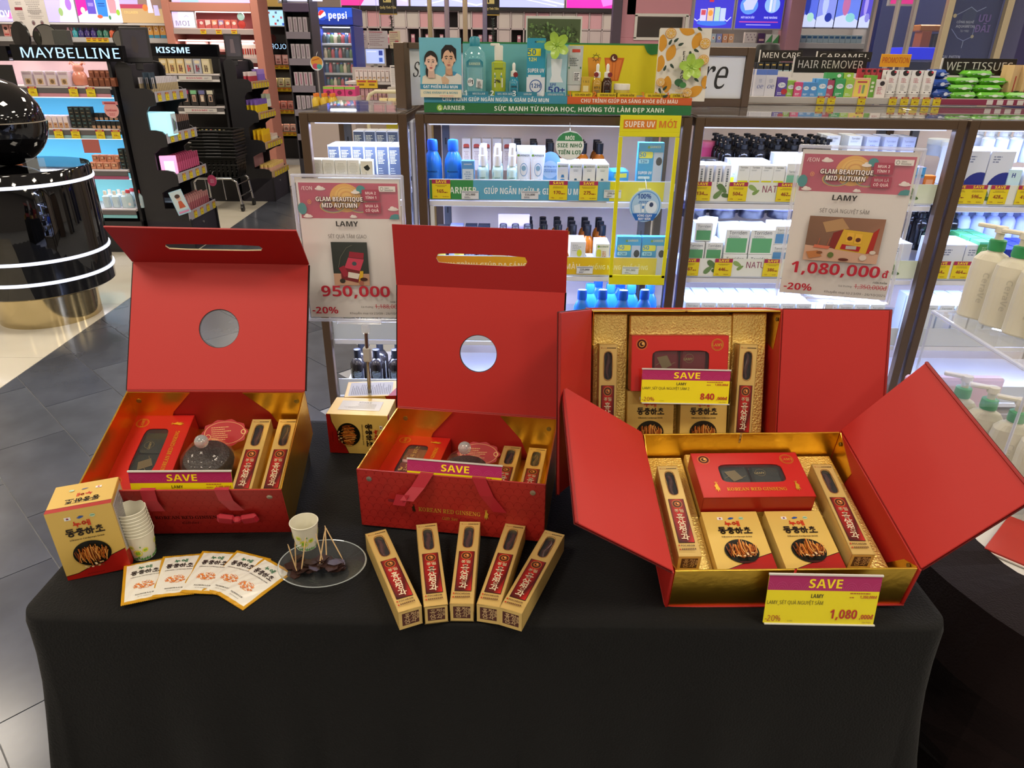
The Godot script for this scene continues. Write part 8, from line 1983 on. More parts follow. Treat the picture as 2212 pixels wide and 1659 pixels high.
func back_left() -> void:
	var Z := -10.5
	var o := thing("wall_shelving", "wall shelving of shampoo bottles under lit posters at the far left", "shelf unit")
	wall_shelf(o, -7.4, -4.62, Z, [1.655, 1.35, 1.05, 0.75, 0.4], "b8b0b0")
	part("header_ledge", GB(V3(-6.0, 1.816, Z - 0.05), V3(2.76, 0.02, 0.12), 0.002), M("d8d8dc", 0.4), o)
	lightbox(-6.85, 2.06, Z, 0.7, 0.45, "lit lilac poster with grey figure at the far left end of the wall", 0.9, [["r", "b8b4f0", 0, 0, 700, 450], ["e", "8a88b8", 420, 250, 150, 130], ["p", "d8d4f8", [60, 450, 120, 300, 240, 260, 300, 450]], ["e", "d070b8", 480, 380, 40, 40], ["t", "e8e8ff", "LOVE", 420, 400, 80]])
	lightbox(-6.14, 2.06, Z, 0.62, 0.45, "lit lilac poster partly behind the hanging notice sheets", 0.9, [["r", "b0a8f0", 0, 0, 620, 450], ["p", "d8c8f4", [380, 450, 460, 120, 620, 60, 620, 450]], ["e", "8aa86a", 420, 330, 30, 50], ["e", "9a6ac8", 540, 240, 40, 70]])
	lightbox(-5.5, 2.06, Z, 0.62, 0.45, "lit poster of three shampoo bottles on a magenta background", 0.9, [["r", "c8c4e8", 0, 0, 620, 450], ["p", "b81a98", [0, 0, 130, 0, 150, 300, 0, 380]], ["p", "e0d8f8", [0, 380, 160, 330, 620, 300, 620, 450, 0, 450]], ["p", "5a48b8", [140, 350, 140, 180, 180, 130, 210, 130, 250, 180, 250, 350]], ["p", "2c7ad8", [270, 380, 265, 170, 310, 120, 360, 120, 410, 170, 400, 380]], ["p", "c08a98", [430, 340, 420, 170, 460, 120, 490, 120, 530, 200, 520, 340]], ["r", "8a7ad0", 160, 220, 70, 40], ["r", "1a4a9a", 290, 220, 90, 14], ["r", "1a4a9a", 290, 250, 90, 10], ["e", "d85a3a", 290, 380, 36, 22], ["e", "8ab83a", 540, 330, 24, 36], ["e", "d8d0c0", 80, 310, 30, 40], ["e", "3a7a4a", 420, 390, 16, 26]])
	lightbox(-4.95, 2.06, Z, 0.56, 0.45, "lit brown poster with white serum bottles and a red stripe", 0.75, [["r", "8a7068", 0, 0, 560, 450], ["p", "b8a8e0", [0, 120, 60, 0, 260, 0, 240, 230, 0, 230]], ["r", "a83a5a", 0, 230, 320, 50], ["r", "b89a70", 0, 280, 560, 170], ["p", "d8d0f0", [360, 330, 370, 130, 390, 60, 410, 130, 430, 330]], ["p", "c0b8e8", [440, 360, 440, 240, 500, 240, 510, 360]], ["e", "d8b84a", 400, 70, 14, 40], ["e", "d8783a", 330, 270, 36, 40], ["t", "d8b87a", "COLLAGEN", 130, 340, 30, 180], ["l", "2a2024", [60, 110, 120, 60, 180, 100, 230, 50], 14]])
	for q in [[-6.35, 1.87, "notice sheet hanging behind the other, with a dark red heading"], [-6.13, 1.88, "white notice sheet with two small round portraits, hanging in front"]]:
		var n := thing("notice_sheet", q[2], "sign", X(q[0], q[1], Z + 0.3 + (0.1 if q[0] > -6.2 else 0.0)))
		part("sheet", GB(Vector3(), V3(0.3, 0.42, 0.003)), M("c8c4c4", 0.5), n)
		var p := P.new(300, 420, 0.001, X(0, 0, 0.0018), 0.0004)
		if q[0] < -6.2: p.rect(60, 90, 130, 34, "8a2a3a")
		p.scrawl(40, 30, 210, 8 if q[0] > -6.2 else 2, 20, 7, "8a8688", rng, 0); p.scrawl(50, 140, 200, 5, 20, 6, "9a9698", rng, 0)
		for s in 2: p.el(100 + s * 110, 280, 24, 30, "8a8288", 16); p.el(100 + s * 110, 284, 14, 20, "6a4a50", 12)
		p.scrawl(70, 380, 150, 2, 14, 6, "9a9698", rng, 0)
		part("print", p, VC(0.5), n)
	var cols := ["d8a0b0", "3a9aa8", "3a3478", "3a2c70", "40307a", "2f6a5a", "3a7a6a", "c85a3a", "c86a40", "6a9a4a", "2a2c30", "2c2e34"]
	for i in 12:
		var b := bottle("shampoo_bottle", [V2(0, 0), V2(0.032, 0), V2(0.036, 0.005), V2(0.034, 0.07), V2(0.014, 0.09)], M(cols[i], 0.35), [V2(0, 0.09), V2(0.014, 0.09), V2(0.014, 0.115), V2(0, 0.116)], M("2a2c30" if i > 4 else cols[i], 0.4), func(p: P, h: float): p.rect(14, h * 0.3, 72, h * 0.4, "d8d4d0"), 0.036, 0.05, 0.035, 0.6)
		for r in 2: dup(b, X(-6.02 + i * 0.083, 1.657, Z - 0.06 - r * 0.09), "%s shampoo bottle on the wall shelf under the lit posters" % ["pink", "turquoise", "indigo", "deep violet", "purple", "dark green", "green", "orange red", "orange", "leaf green", "black", "charcoal"][i], "shampoo bottles on the wall shelf")
	var cf := carton("face_print_pack", 0.08, 0.14, 0.03, "c8908a", func(p: P, h: float): p.el(50, 80, 26, 34, "d8b0a0", 16); p.el(50, 56, 30, 26, "3a2624", 16); p.rect(10, h - 40, 80, 22, "b84a4a"), "pack")
	line_up(cf, -6.85, 1.657, Z - 0.06, 4, 0.09, 2, 0.08, "pink face-print pack, wall shelf's left end", "pink face print packs")
	var og := carton("letter_pack", 0.075, 0.15, 0.03, "d8a050", func(p: P, h: float): p.el(50, 60, 26, 34, "e0d8c8", 16); p.el(50, 60, 14, 20, "c8702a", 12); p.rect(0, h - 50, 100, 50, "3a8ab0"), "pack")
	line_up(og, -5.0, 1.657, Z - 0.06, 5, 0.085, 2, 0.08, "orange and blue pack, wall shelf's right end", "orange and blue packs")
	yellow_strip(-6.1, 1.625, Z + 0.005, 0.16, "short yellow tag strip on the wall shelf, left one"); yellow_strip(-5.62, 1.625, Z + 0.005, 0.3, "longer yellow tag strip on the wall shelf, right one")
	var zp := -10.2
	var m := thing("pink_makeup_wall", "terracotta pink framed makeup wall unit with lit shelves", "shelf unit")
	var pk := M("b87a6c", 0.5)
	for x in [-4.5, -3.36]: part("post", GB(V3(x, 1.15, zp - 0.2), V3(0.1, 2.3, 0.4), 0.004), pk, m)
	part("cross_beam", GB(V3(-3.93, 2.02, zp - 0.19), V3(1.04, 0.1, 0.38), 0.004), pk, m)
	part("back_panel", GB(V3(-3.93, 1.2, zp - 0.38), V3(1.04, 1.6, 0.02)), M("a85a5a", 0.6), m)
	for y in [1.775, 1.44, 1.12]:
		part("shelf", GB(V3(-3.93, y - 0.014, zp - 0.2), V3(1.04, 0.026, 0.36), 0.002), M("c8b0ac", 0.4), m)
		part("price_rail", GB(V3(-3.93, y - 0.04, zp - 0.01), V3(1.04, 0.06, 0.008), 0.001), M("a89a9a", 0.4), m)
		part("light_strip", GB(V3(-3.93, y + 0.19, zp - 0.05), V3(1.0, 0.016, 0.016), 0.003), glow("fff4f0", 1.6), m)
	lamp(0.95, 0.03, T3(Basis(Vector3.RIGHT, -PI / 2), V3(-3.93, 1.955, zp - 0.05)), Color("fff0f0"), 0.25)
	lamp(0.95, 0.03, T3(Basis(Vector3.RIGHT, -PI / 2), V3(-3.93, 1.62, zp - 0.05)), Color("fff0f0"), 0.25)
	lightbox(-3.9, 2.2, zp, 1.0, 0.26, "lit lilac lightbox with pink lips over the pink makeup wall", 0.95, [["r", "b0a4f4", 0, 0, 1000, 260], ["p", "d058b0", [560, 180, 640, 150, 720, 160, 800, 200, 720, 230, 620, 230]], ["p", "8ab0f0", [100, 260, 160, 120, 300, 100, 340, 260]]])
	lightbox(-4.3, 1.87, zp - 0.02, 0.28, 0.18, "white lit brand panel with thin grey letters on the pink wall", 0.9, [["r", "e0dcf4", 0, 0, 280, 180], ["r", "c8b8f0", 0, 0, 80, 180], ["t", "8a84a0", "MOI", 120, 160, 60, 180], ["l", "8a84a0", [150, 60, 180, 40, 210, 60], 6]])
	for i in 7:
		var pal := carton("blush_palette", 0.075, 0.1, 0.02, "c05a5a", func(p: P, h: float): p.poly([8, 10, 92, 10, 92, h * 0.5, 8, h * 0.7], ["d88a9a", "b84a5a", "e0d0d0", "e0a07a", "9a8ac8", "e07a5a", "c86a5a"][i]); p.el(50, h * 0.4, 30, 26, "e4d4d0", 16), "palette")
		dup(pal, X(-4.17 + i * 0.085, 1.777, zp - 0.05), "%s blush palette in the lit row on the pink wall" % ["pink", "deep red", "white", "apricot", "lavender", "coral", "brick"][i], "blush palettes")
	for i in 2: solo("round_puff", G.new().lathe([V2(0, 0), V2(0.045, 0.0), V2(0.045, 0.02), V2(0, 0.024)], 20), M(["c03a34", "a8d0d0"][i], 0.4), ["red round compact standing at the end of the palettes", "pale aqua round compact above the red one"][i], "compact", T3(Basis(Vector3.RIGHT, PI / 2), V3(-3.56, 1.824 + i * 0.09, zp - 0.05)))
	for i in 3: yellow_strip(-4.06 + i * 0.2, 1.735, zp + 0.002, 0.075, ["left yellow tag under the palettes", "middle yellow tag under the palettes", "right yellow tag under the palettes"][i])
	for i in 3: solo("pink_display_block", G.new().cbox(0, V3(0.3, 0.15, 0.12), 0.03), M("c89a94", 0.5), ["left pink rounded display block on the lower lit shelf", "middle pink rounded display block on the lower lit shelf", "right pink rounded display block on the lower lit shelf"][i], "display block", X(-4.22 + i * 0.32, 1.5, zp - 0.15))
	var ls := thing("lipstick_stand", "white stand with a row of red lipsticks on the pink wall", "stand", X(-3.56, 1.442, zp - 0.06))
	part("stand_board", G.new().cbox(0, V3(0.34, 0.15, 0.03), 0.003), M("d8d0cc", 0.4), ls)
	for i in 9: part("lipstick", G.new().tube([V3(-0.13 + i * 0.032, 0.03, 0.02), V3(-0.13 + i * 0.032, 0.1, 0.02)], 0.01, 8), M(["a82a2a", "c85a4a", "8a2028"][i % 3], 0.3), ls)
	var zc := -11.4
	var c := thing("mirrored_sign_shelf", "black makeup shelf with yellow strips and a mirror written lit sign, deep in the shop", "shelf unit")
	part("back_panel", GB(V3(-3.5, 1.1, zc - 0.3), V3(0.62, 2.2, 0.03)), M("1a181a", 0.4), c)
	part("plinth", GB(V3(-3.5, 0.15, zc - 0.15), V3(0.62, 0.3, 0.3), 0.003), M("151416", 0.5), c)
	for s in [-1, 1]: part("side_panel", GB(V3(-3.5 + s * 0.31, 0.8, zc - 0.15), V3(0.02, 1.6, 0.3), 0.002), M("151416", 0.4), c)
	part("top_fascia", GB(V3(-3.5, 2.16, zc - 0.1), V3(0.62, 0.14, 0.2), 0.003), M("d8b464", 0.5), c)
	brand_sign(c, -3.52, 1.575, zc, 0.6, 0.095, "COLORKEY", 62, 430, 0, -1.0)
	lightbox(-3.45, 1.95, zc - 0.1, 0.36, 0.2, "lit pale blue board of small square photos above the mirrored sign", 0.85, [["r", "a8dcf8", 0, 0, 360, 200], ["r", "8a4a4a", 30, 20, 26, 26], ["r", "5a6a8a", 130, 16, 30, 30], ["r", "7a4a3a", 250, 30, 30, 30], ["r", "9a5a5a", 90, 70, 28, 28], ["r", "a85a6a", 200, 80, 30, 30], ["r", "4a5a6a", 150, 120, 26, 26], ["r", "b84a4a", 110, 160, 30, 30], ["r", "3a5ab8", 220, 165, 34, 30], ["r", "7a5a5a", 300, 20, 40, 40]])
	solo("round_mirror_pair", G.new().lathe([V2(0, 0), V2(0.055, 0), V2(0.055, 0.01), V2(0, 0.01)], 24), M("b8bcbc", 0.08, 1.0), "round silver mirror above the mirrored lit sign", "mirror", T3(Basis(Vector3.RIGHT, PI / 2), V3(-3.55, 1.68, zc - 0.02)))
	var bx := [["d8a09a", "pink lash card"], ["e0d8a8", "cream palette box"], ["d8887a", "coral makeup box"], ["e0b0a0", "peach makeup box"]]
	for i in 4:
		var y: float = [1.335, 1.03, 0.72, 0.4][i]
		part("shelf", GB(V3(-3.5, y - 0.01, zc - 0.14), V3(0.6, 0.02, 0.28), 0.002), M("4a4444", 0.4), c)
		lamp(0.5, 0.02, T3(Basis(Vector3.RIGHT, -PI / 2), V3(-3.5, y + 0.2, zc - 0.04)), Color("ffe8d0"), 0.1)
		yellow_strip(-3.5, y - 0.035, zc + 0.005, 0.58, "yellow tag strip on the %s shelf under the mirrored sign" % ["top", "second", "third", "lowest"][i])
		var k := carton("makeup_set_box", 0.085, 0.13 - i * 0.01, 0.05, bx[i][0], func(p: P, h: float): p.rect(14, 20, 72, 40, Color(bx[i][0]).lightened(0.3)); p.rect(20, h - 46, 60, 20, "8a4a4a"); p.el(50, h * 0.5, 20, 16, Color(bx[i][0]).darkened(0.3), 12))
		line_up(k, -3.72, y + 0.002, zc - 0.06, 5, 0.105, 1, 0.06, "%s on the %s shelf under the mirrored sign" % [bx[i][1], ["top", "second", "third", "lowest"][i]], "%s row" % bx[i][1])
	var zt := -6.2
	var t := thing("box_tower", "tall narrow dark shelf tower of white boxes beside the drinks fridge", "shelf unit", X(-1.715, 0, zt, 0.0))
	part("back_panel", GB(V3(0, 0.95, -0.24), V3(0.2, 1.9, 0.02)), M("141418", 0.4), t)
	for s in [-1, 1]: part("side_panel", GB(V3(s * 0.1, 0.95, -0.12), V3(0.012, 1.9, 0.26), 0.002), M("2a2830", 0.4), t)
	part("header", GB(V3(0, 1.83, -0.1), V3(0.2, 0.06, 0.24), 0.003), M("5a4a6a", 0.4), t)
	part("base_cupboard", GB(V3(0, 0.35, -0.1), V3(0.19, 0.7, 0.24), 0.003), M("2c2a33", 0.5), t)
	lightbox(-1.76, 1.97, zt - 0.1, 0.22, 0.18, "lit pale blue header over the dark box tower", 0.9, [["r", "b0b8f4", 0, 0, 340, 180], ["p", "d8dcfa", [0, 180, 90, 60, 200, 120, 340, 20, 340, 180]]])
	var tw := carton("white_tower_box", 0.032, 0.105, 0.04, "b8b0b8", func(p: P, h: float): p.rect(30, 40, 40, h - 80, "9a8a98"))
	var tw2 := carton("pink_lettered_box", 0.032, 0.1, 0.04, "c0b4bc", func(p: P, h: float): p.rect(36, 30, 26, h - 60, "b06a8a"))
	for i in 5:
		var y: float = [1.66, 1.47, 1.27, 1.09, 0.9][i]
		part("shelf", GB(V3(0, y - 0.01, -0.1), V3(0.19, 0.02, 0.24), 0.002), M("3a3840", 0.4), t)
		part("price_rail", GB(V3(0, y - 0.025, 0.022), V3(0.19, 0.05, 0.006), 0.001), M("8a8290", 0.35), t)
		for j in 4:
			for r in 2: dup(tw2 if i == 2 else tw, t.transform * X(-0.06 + j * 0.039, y, -0.02 - r * 0.05), "%s box on the %s shelf of the dark tower" % ["pink lettered" if i == 2 else "white", ["top", "second", "third", "fourth", "lowest"][i]] + place(j, 4, r, 2), "tower boxes, %s shelf" % ["top", "second", "third", "fourth", "lowest"][i])
	solo("sign_pole", G.new().tube([V3(-1.52, 0, -5.91), V3(-1.52, 1.4, -5.91)], 0.006, 8), M("a8a4a8", 0.3, 0.6), "thin grey pole carrying the round wobbler before the fridge", "pole")
	wobbler(V3(-1.52, 1.44, -5.9), 0.05, "orange and pink round wobbler in front of the fridge", func(p: P): p.el(0, -10, 44, 40, "d8983a", 20); p.el(-10, 20, 24, 20, "c84a6a", 16); p.el(18, 22, 20, 18, "4aa8a0", 14); p.line([-30, -20, 20, -34], 8, "b8602a"))
func fridge() -> void:
	var o := thing("drinks_fridge", "tall blue drinks fridge with a lit header and rows of bottles", "fridge", X(-1.84, 0, -8.0))
	var bl := M("1c2f8a", 0.35)
	var w := 0.32
	for s in [-1, 1]: part("side_wall", GB(V3(s * (w / 2 + 0.012), 0.88, -0.25), V3(0.035, 1.76, 0.5), 0.006), bl, o)
	part("back_wall", GB(V3(0, 0.88, -0.49), V3(w, 1.76, 0.02)), M("6a6e78", 0.5), o)
	part("base", GB(V3(0, 0.13, -0.25), V3(w, 0.26, 0.48), 0.004), bl, o)
	part("header_box", GB(V3(0, 1.845, -0.25), V3(w + 0.06, 0.16, 0.5), 0.006), bl, o)
	glow_art("lit_header", o, X(0, 1.845, 0.002) * Transform3D(Basis.from_scale(V3(0.84, 1, 1)), Vector3()), 440, 150, 0.85, [["r", "1a4ac0", 0, 0, 440, 150], ["p", "0a2a8a", [0, 110, 440, 80, 440, 150, 0, 150]], ["e", "e8ecf4", 78, 68, 46, 46], ["p", "d02a30", [32, 70, 40, 44, 60, 24, 90, 24, 110, 34, 60, 72]], ["p", "1440b8", [46, 100, 110, 76, 124, 70, 116, 96, 92, 114, 64, 114]], ["t", "eef2fa", "pepsi", 265, 98, 60, 220]])
	part("lamp_bar", GB(V3(0, 1.745, -0.06), V3(w - 0.04, 0.01, 0.02)), glow("e8f0ff", 1.4), o)
	lamp(w - 0.05, 0.03, o.transform * T3(Basis(Vector3.RIGHT, -PI / 2), V3(0, 1.735, -0.06)), Color("e4ecff"), 0.16)
	part("glass_door", GB(V3(0, 1.0, -0.003), V3(w, 1.5, 0.005)), film(Color(0.8, 0.85, 0.9, 0.05)), o)
	var cl := ["2a2c30", "3a5a6a", "5a7a4a", "c8b8a0", "4a5a3a", "a83a44", "2a5a8a", "b84a5a"]
	for r in 4:
		var y: float = [1.6, 1.462, 1.322, 1.18][r]
		part("shelf", GB(V3(0, y - 0.012, -0.25), V3(w, 0.022, 0.44), 0.002), M("c8ccd4", 0.3, 0.5), o)
		for i in 8:
			var k := (i + r * 3) % 8
			var b := bottle("drink_bottle", [V2(0, 0), V2(0.018, 0), V2(0.02, 0.004), V2(0.02, 0.055), V2(0.008, 0.082)], M(cl[k], 0.2), [V2(0, 0.082), V2(0.01, 0.082), V2(0.01, 0.094), V2(0, 0.095)], M(["c8c8cc", "a82a30", "2a4aa8"][k % 3], 0.4))
			for d in 2: dup(b, o.transform * X(-0.133 + i * 0.038, y, -0.06 - d * 0.06), "drink bottle on the %s shelf of the blue fridge, %s from the left" % [["top", "second", "third", "lowest"][r], ["first", "second", "third", "fourth", "fifth", "sixth", "seventh", "last"][i]], "fridge bottles %d %d" % [r, i])

func far_centre() -> void:
	fridge()
	var z := -11.0
	var o := thing("cube_wall", "wall of pale pink and white cube lockers behind the cash desk", "shelf unit")
	part("back_panel", GB(V3(-0.4, 1.1, z - 0.35), V3(3.9, 2.2, 0.02)), M("5a5458", 0.6), o)
	var fm := M("b4a8aa", 0.5)
	for i in 22: part("divider", GB(V3(-2.26 + i * 0.182, 1.05, z - 0.17), V3(0.02, 2.1, 0.34), 0.002), fm, o)
	for y in [0.02, 0.4, 0.8, 1.2, 1.62, 1.83, 2.05]: part("board", GB(V3(-0.35, y, z - 0.168), V3(3.84, 0.022, 0.336), 0.002), fm, o)
	for i in 21:
		var x := -2.169 + i * 0.182
		if i != 7 and i != 10: part("locker_door", GB(V3(x, 1.935, z - 0.02), V3(0.158, 0.19, 0.016), 0.002), M(["c0b8b4", "cc9aa2", "c89aa4", "c4bcb8"][i % 4], 0.5), o)
		if i > 14 or i % 4 == 3: part("locker_door", GB(V3(x, 1.725, z - 0.02), V3(0.158, 0.18, 0.016), 0.002), M("bcb0b0", 0.5), o)
		if i % 3 == 0: part("locker_door", GB(V3(x, 1.41, z - 0.02), V3(0.158, 0.38, 0.016), 0.002), M("b8a4a8", 0.5), o)
	var st := carton("stored_box", 0.05, 0.12, 0.05, "b8788a", func(p: P, h: float): p.rect(14, 30, 72, 60, "d8c8cc"), "box")
	for i in 14: dup(st, X(-2.0 + i * 0.182 + (i % 3) * 0.02, 1.632, z - 0.08), "small pink stored box in an open cube behind the cash desk", "stored boxes in the open cubes")
	part("fascia", GB(V3(-0.45, 2.07, z + 0.02), V3(3.9, 0.05, 0.06), 0.003), M("17141a", 0.4), o)
	lightbox(-1.95, 2.22, z + 0.03, 0.92, 0.27, "long lit band over the lockers, magenta end", 0.95, [["r", "b8b4f8", 0, 0, 920, 270], ["p", "e0308a", [0, 0, 460, 0, 260, 270, 0, 270]], ["l", "e4e4ff", [300, 60, 900, 200], 14]])
	lightbox(-0.4, 2.22, z + 0.03, 2.1, 0.27, "long lit band over the lockers, pale lilac middle", 0.95, [["r", "a8b0f8", 0, 0, 2100, 270], ["l", "dce0ff", [0, 60, 900, 240, 1500, 100, 2100, 220], 16], ["l", "d0d8ff", [200, 240, 1000, 60, 2000, 240], 10]])
	lightbox(1.05, 2.22, z + 0.03, 0.72, 0.27, "lit band over the lockers, bright magenta right end", 0.95, [["r", "e020a8", 0, 0, 720, 270], ["p", "f070d0", [420, 40, 640, 20, 700, 200, 500, 240]]])
	var ct := thing("cash_desk", "pale cash desk in front of the locker wall", "counter", X(-1.2, 0, -9.1))
	part("desk_body", G.new().cbox(0, V3(2.2, 1.2, 0.5), 0.01), M("b0a4a4", 0.5), ct)
	part("desk_top", GB(V3(0, 1.215, 0), V3(2.26, 0.03, 0.56), 0.004), M("c8c0bc", 0.3), ct)
	var mo := thing("monitor", "cash desk monitor with a pale blue screen", "monitor", X(-1.63, 1.23, -9.0))
	part("housing", GB(V3(0, 0.24, 0), V3(0.24, 0.19, 0.03), 0.005), M("b8b4b0", 0.4), mo)
	glow_art("screen", mo, X(0, 0.245, 0.0165), 210, 150, 0.8, [["r", "a8b8e8", 0, 0, 210, 150], ["r", "2a3a8a", 150, 14, 44, 50], ["r", "3a5ab0", 150, 90, 40, 44], ["r", "c8d4f4", 14, 20, 110, 10]])
	part("stand", G.new().cbox(0, V3(0.05, 0.16, 0.03), 0.003), M("a8a4a0", 0.4), mo)
	for q in [[-1.76, 0.13, "c8bcc0", "left notice sheet"], [-1.575, 0.22, "ccc4c8", "wide notice sheet"], [-1.385, 0.125, "d8c8a8", "yellowish notice sheet"]]:
		var n := thing("desk_notice", q[3] + " hanging above the cash desk", "sign", X(q[0], 1.65, -8.95))
		part("sheet", GB(Vector3(), V3(q[1], 0.18, 0.003)), M(q[2], 0.5), n)
		var p := P.new(q[1] * 1000, 180, 0.001, X(0, 0, 0.0018), 0.0005)
		p.rect(8, 10, q[1] * 700, 8, "a83a4a"); p.scrawl(10, 30, q[1] * 820, 7, 19, 6, "9a7a84", rng)
		if q[2] == "d8c8a8": p.el(34, 130, 18, 20, "e0d8b0", 12); p.rect(64, 100, 40, 56, "b0303a")
		part("print", p, VC(0.5), n)
		part("hanger", G.new().tube([V3(0, 0.09, 0), V3(0, 1.38, 0)], 0.002, 5), M("8a8a8a", 0.5), n)
	for q in [[-1.45, 2.03, -9.0, "left"], [-0.3, 2.05, -9.4, "right"]]:
		var k := thing("queue_sign", "black hanging counter sign with a yellow pictogram, %s one" % q[3], "sign", X(q[0], q[1], q[2]))
		part("board", GB(Vector3(), V3(0.2, 0.25, 0.02), 0.003), M("141210", 0.4), k)
		var p := P.new(200, 250, 0.001, X(0, 0, 0.011), 0.0005)
		p.rect(50, 60, 12, 60, "e8d488"); p.rect(50, 116, 90, 12, "e8d488"); p.rect(80, 80, 60, 36, "e8d488"); p.txt("Quầy Tính Tiền", 100, 190, 24, "e8d488", 0, 1, 180); p.rect(0, 240, 200, 8, "d8b040")
		part("print", p, VC(0.4), k)
		part("hanger", G.new().tube([V3(0, 0.12, 0), V3(0, 1.0, 0)], 0.004, 6), M("8a8a8a", 0.5), k)
		var ga := thing("tinsel_garland", "dark green tinsel garland hanging below the %s black sign" % q[3], "garland", X(q[0] + 0.02, 1.9, q[2] - 0.05))
		var g := G.new()
		g.tube([V3(0, 0, 0), V3(0.01, -0.3, 0), V3(-0.01, -0.56, 0)], 0.006, 6)
		for i in 260: g.tri(V3(0, -i * 0.0021, 0), V3(rng.randf_range(-0.04, 0.04), -i * 0.0021 + rng.randf_range(-0.02, 0.02), rng.randf_range(-0.03, 0.03)), V3(0.004, -i * 0.0021 - 0.006, 0))
		part("strands", g, M("2a3430", 0.4, 0.3), ga)
	for i in 4: solo("pole", G.new().tube([V3(0, 0, 0), V3(0, 3.05, 0)], 0.02, 10), M(["b8a888", "a89aa8", "c8b498", "8a84a0"][i], 0.25, 0.7), ["slim gold pole left of the couple poster, in the shop behind", "slim violet grey pole behind the banner display", "slim pale pole behind the banner display", "slim steel pole right of the other three poles"][i], "pole", X([-0.72, -0.56, -0.4, -0.27][i], 0, [-6.6, -6.4, -6.2, -6.8][i]))
	var zm := -5.5
	var ms := thing("low_shelf_unit", "low pale shelf unit of small boxes behind the narrow cabinet", "shelf unit")
	part("unit_body", GB(V3(-1.05, 0.58, zm - 0.2), V3(0.6, 1.16, 0.36), 0.004), M("b8a898", 0.5), ms)
	for y in [1.205, 1.33]: part("shelf", GB(V3(-0.98, y - 0.01, zm - 0.15), V3(0.5, 0.02, 0.26), 0.002), M("c8c4c4", 0.4), ms)
	part("back_panel", GB(V3(-0.98, 1.29, zm - 0.29), V3(0.5, 0.26, 0.01)), M("b0a8a8", 0.5), ms)
	var rowk := [["white_mini_box", "d8d0d0", 1.332, "white"], ["rose_mini_box", "b89098", 1.207, "rose"]]
	for e in rowk:
		var k := carton(e[0], 0.026, 0.075, 0.026, e[1], func(p: P, h: float): p.rect(20, h * 0.6, 60, 40, "a88a6a"); p.rect(20, 20, 60, 16, "8a5a5a"))
		line_up(k, -1.14, e[2], zm - 0.03, 11, 0.031, 2, 0.04, "%s small box on the low pale shelf unit" % e[3], "%s small boxes on the low unit" % e[3])
	yellow_strip(-1.07, 1.315, zm - 0.01, 0.15, "yellow tags on the low pale shelf unit")
	var wt := carton("tall_white_printed_box", 0.05, 0.14, 0.05, "d4d0d0", func(p: P, h: float): p.rect(14, 16, 72, 16, "4a4a50"); p.scrawl(16, 46, 66, 16, 13, 5, "9a989c", rng))
	line_up(wt, -0.86, 1.3, zm + 0.05, 2, 0.056, 1, 0.05, "tall white box with fine print left of the side sign")
	part("stand", G.new().cbox(0, V3(0.16, 1.3, 0.08), 0.004), M("b0a8a0", 0.5), ms, X(-0.83, 0, zm + 0.05))
	var cb := carton("cream_bow_box", 0.05, 0.05, 0.04, "d8c890", func(p: P, h: float): p.rect(30, 30, 40, 30, "c8a85a"))
	var hp := thing("handrail_trolley", "cream curved handrail of a display trolley behind the narrow cabinet", "trolley", X(-0.84, 0, zm + 0.5))
	part("handrail", G.new().tube([V3(-0.14, 0.0, 0), V3(-0.14, 1.22, 0), V3(-0.12, 1.27, 0), V3(-0.08, 1.29, 0), V3(0.2, 1.29, 0)], 0.012, 10), M("c8c0a0", 0.4), hp)
	part("tray", GB(V3(0.04, 1.19, 0), V3(0.34, 0.015, 0.16), 0.003), M("c8c4b8", 0.4), hp)
	line_up(cb, -0.87, 1.2, zm + 0.5, 3, 0.058, 1, 0.05, "cream box with a gold mark on the display trolley", "cream boxes on the trolley")
	var pb := carton("pink_and_lime_box", 0.07, 0.06, 0.07, "c83a7a", func(p: P, h: float): p.rect(0, 0, 100, 24, "8ab84a"); p.el(50, 55, 22, 20, "7a2048", 14))
	line_up(pb, -1.27, 1.25, zm + 0.3, 3, 0.074, 2, 0.075, "pink lime-topped box on the low display table", "pink and lime boxes")
	var yb := bottle("juice_bottle", [V2(0, 0), V2(0.022, 0), V2(0.024, 0.005), V2(0.024, 0.07), V2(0.01, 0.09)], M("c8a82a", 0.3), [V2(0, 0.09), V2(0.013, 0.09), V2(0.013, 0.11), V2(0, 0.111)], M("d8782a", 0.4))
	line_up(yb, -1.34, 1.16, zm + 0.42, 3, 0.055, 2, 0.06, "yellow juice bottle with orange cap on the low display", "yellow juice bottles")
	var ld := thing("low_display_table", "low display table under the pink and lime boxes", "table")
	part("table_block", GB(V3(-1.25, 0.575, zm + 0.33), V3(0.36, 1.15, 0.3), 0.004), M("a89a94", 0.5), ld)
	part("riser", GB(V3(-1.2, 1.2, zm + 0.26), V3(0.24, 0.1, 0.16), 0.003), M("b8aaa4", 0.5), ld)

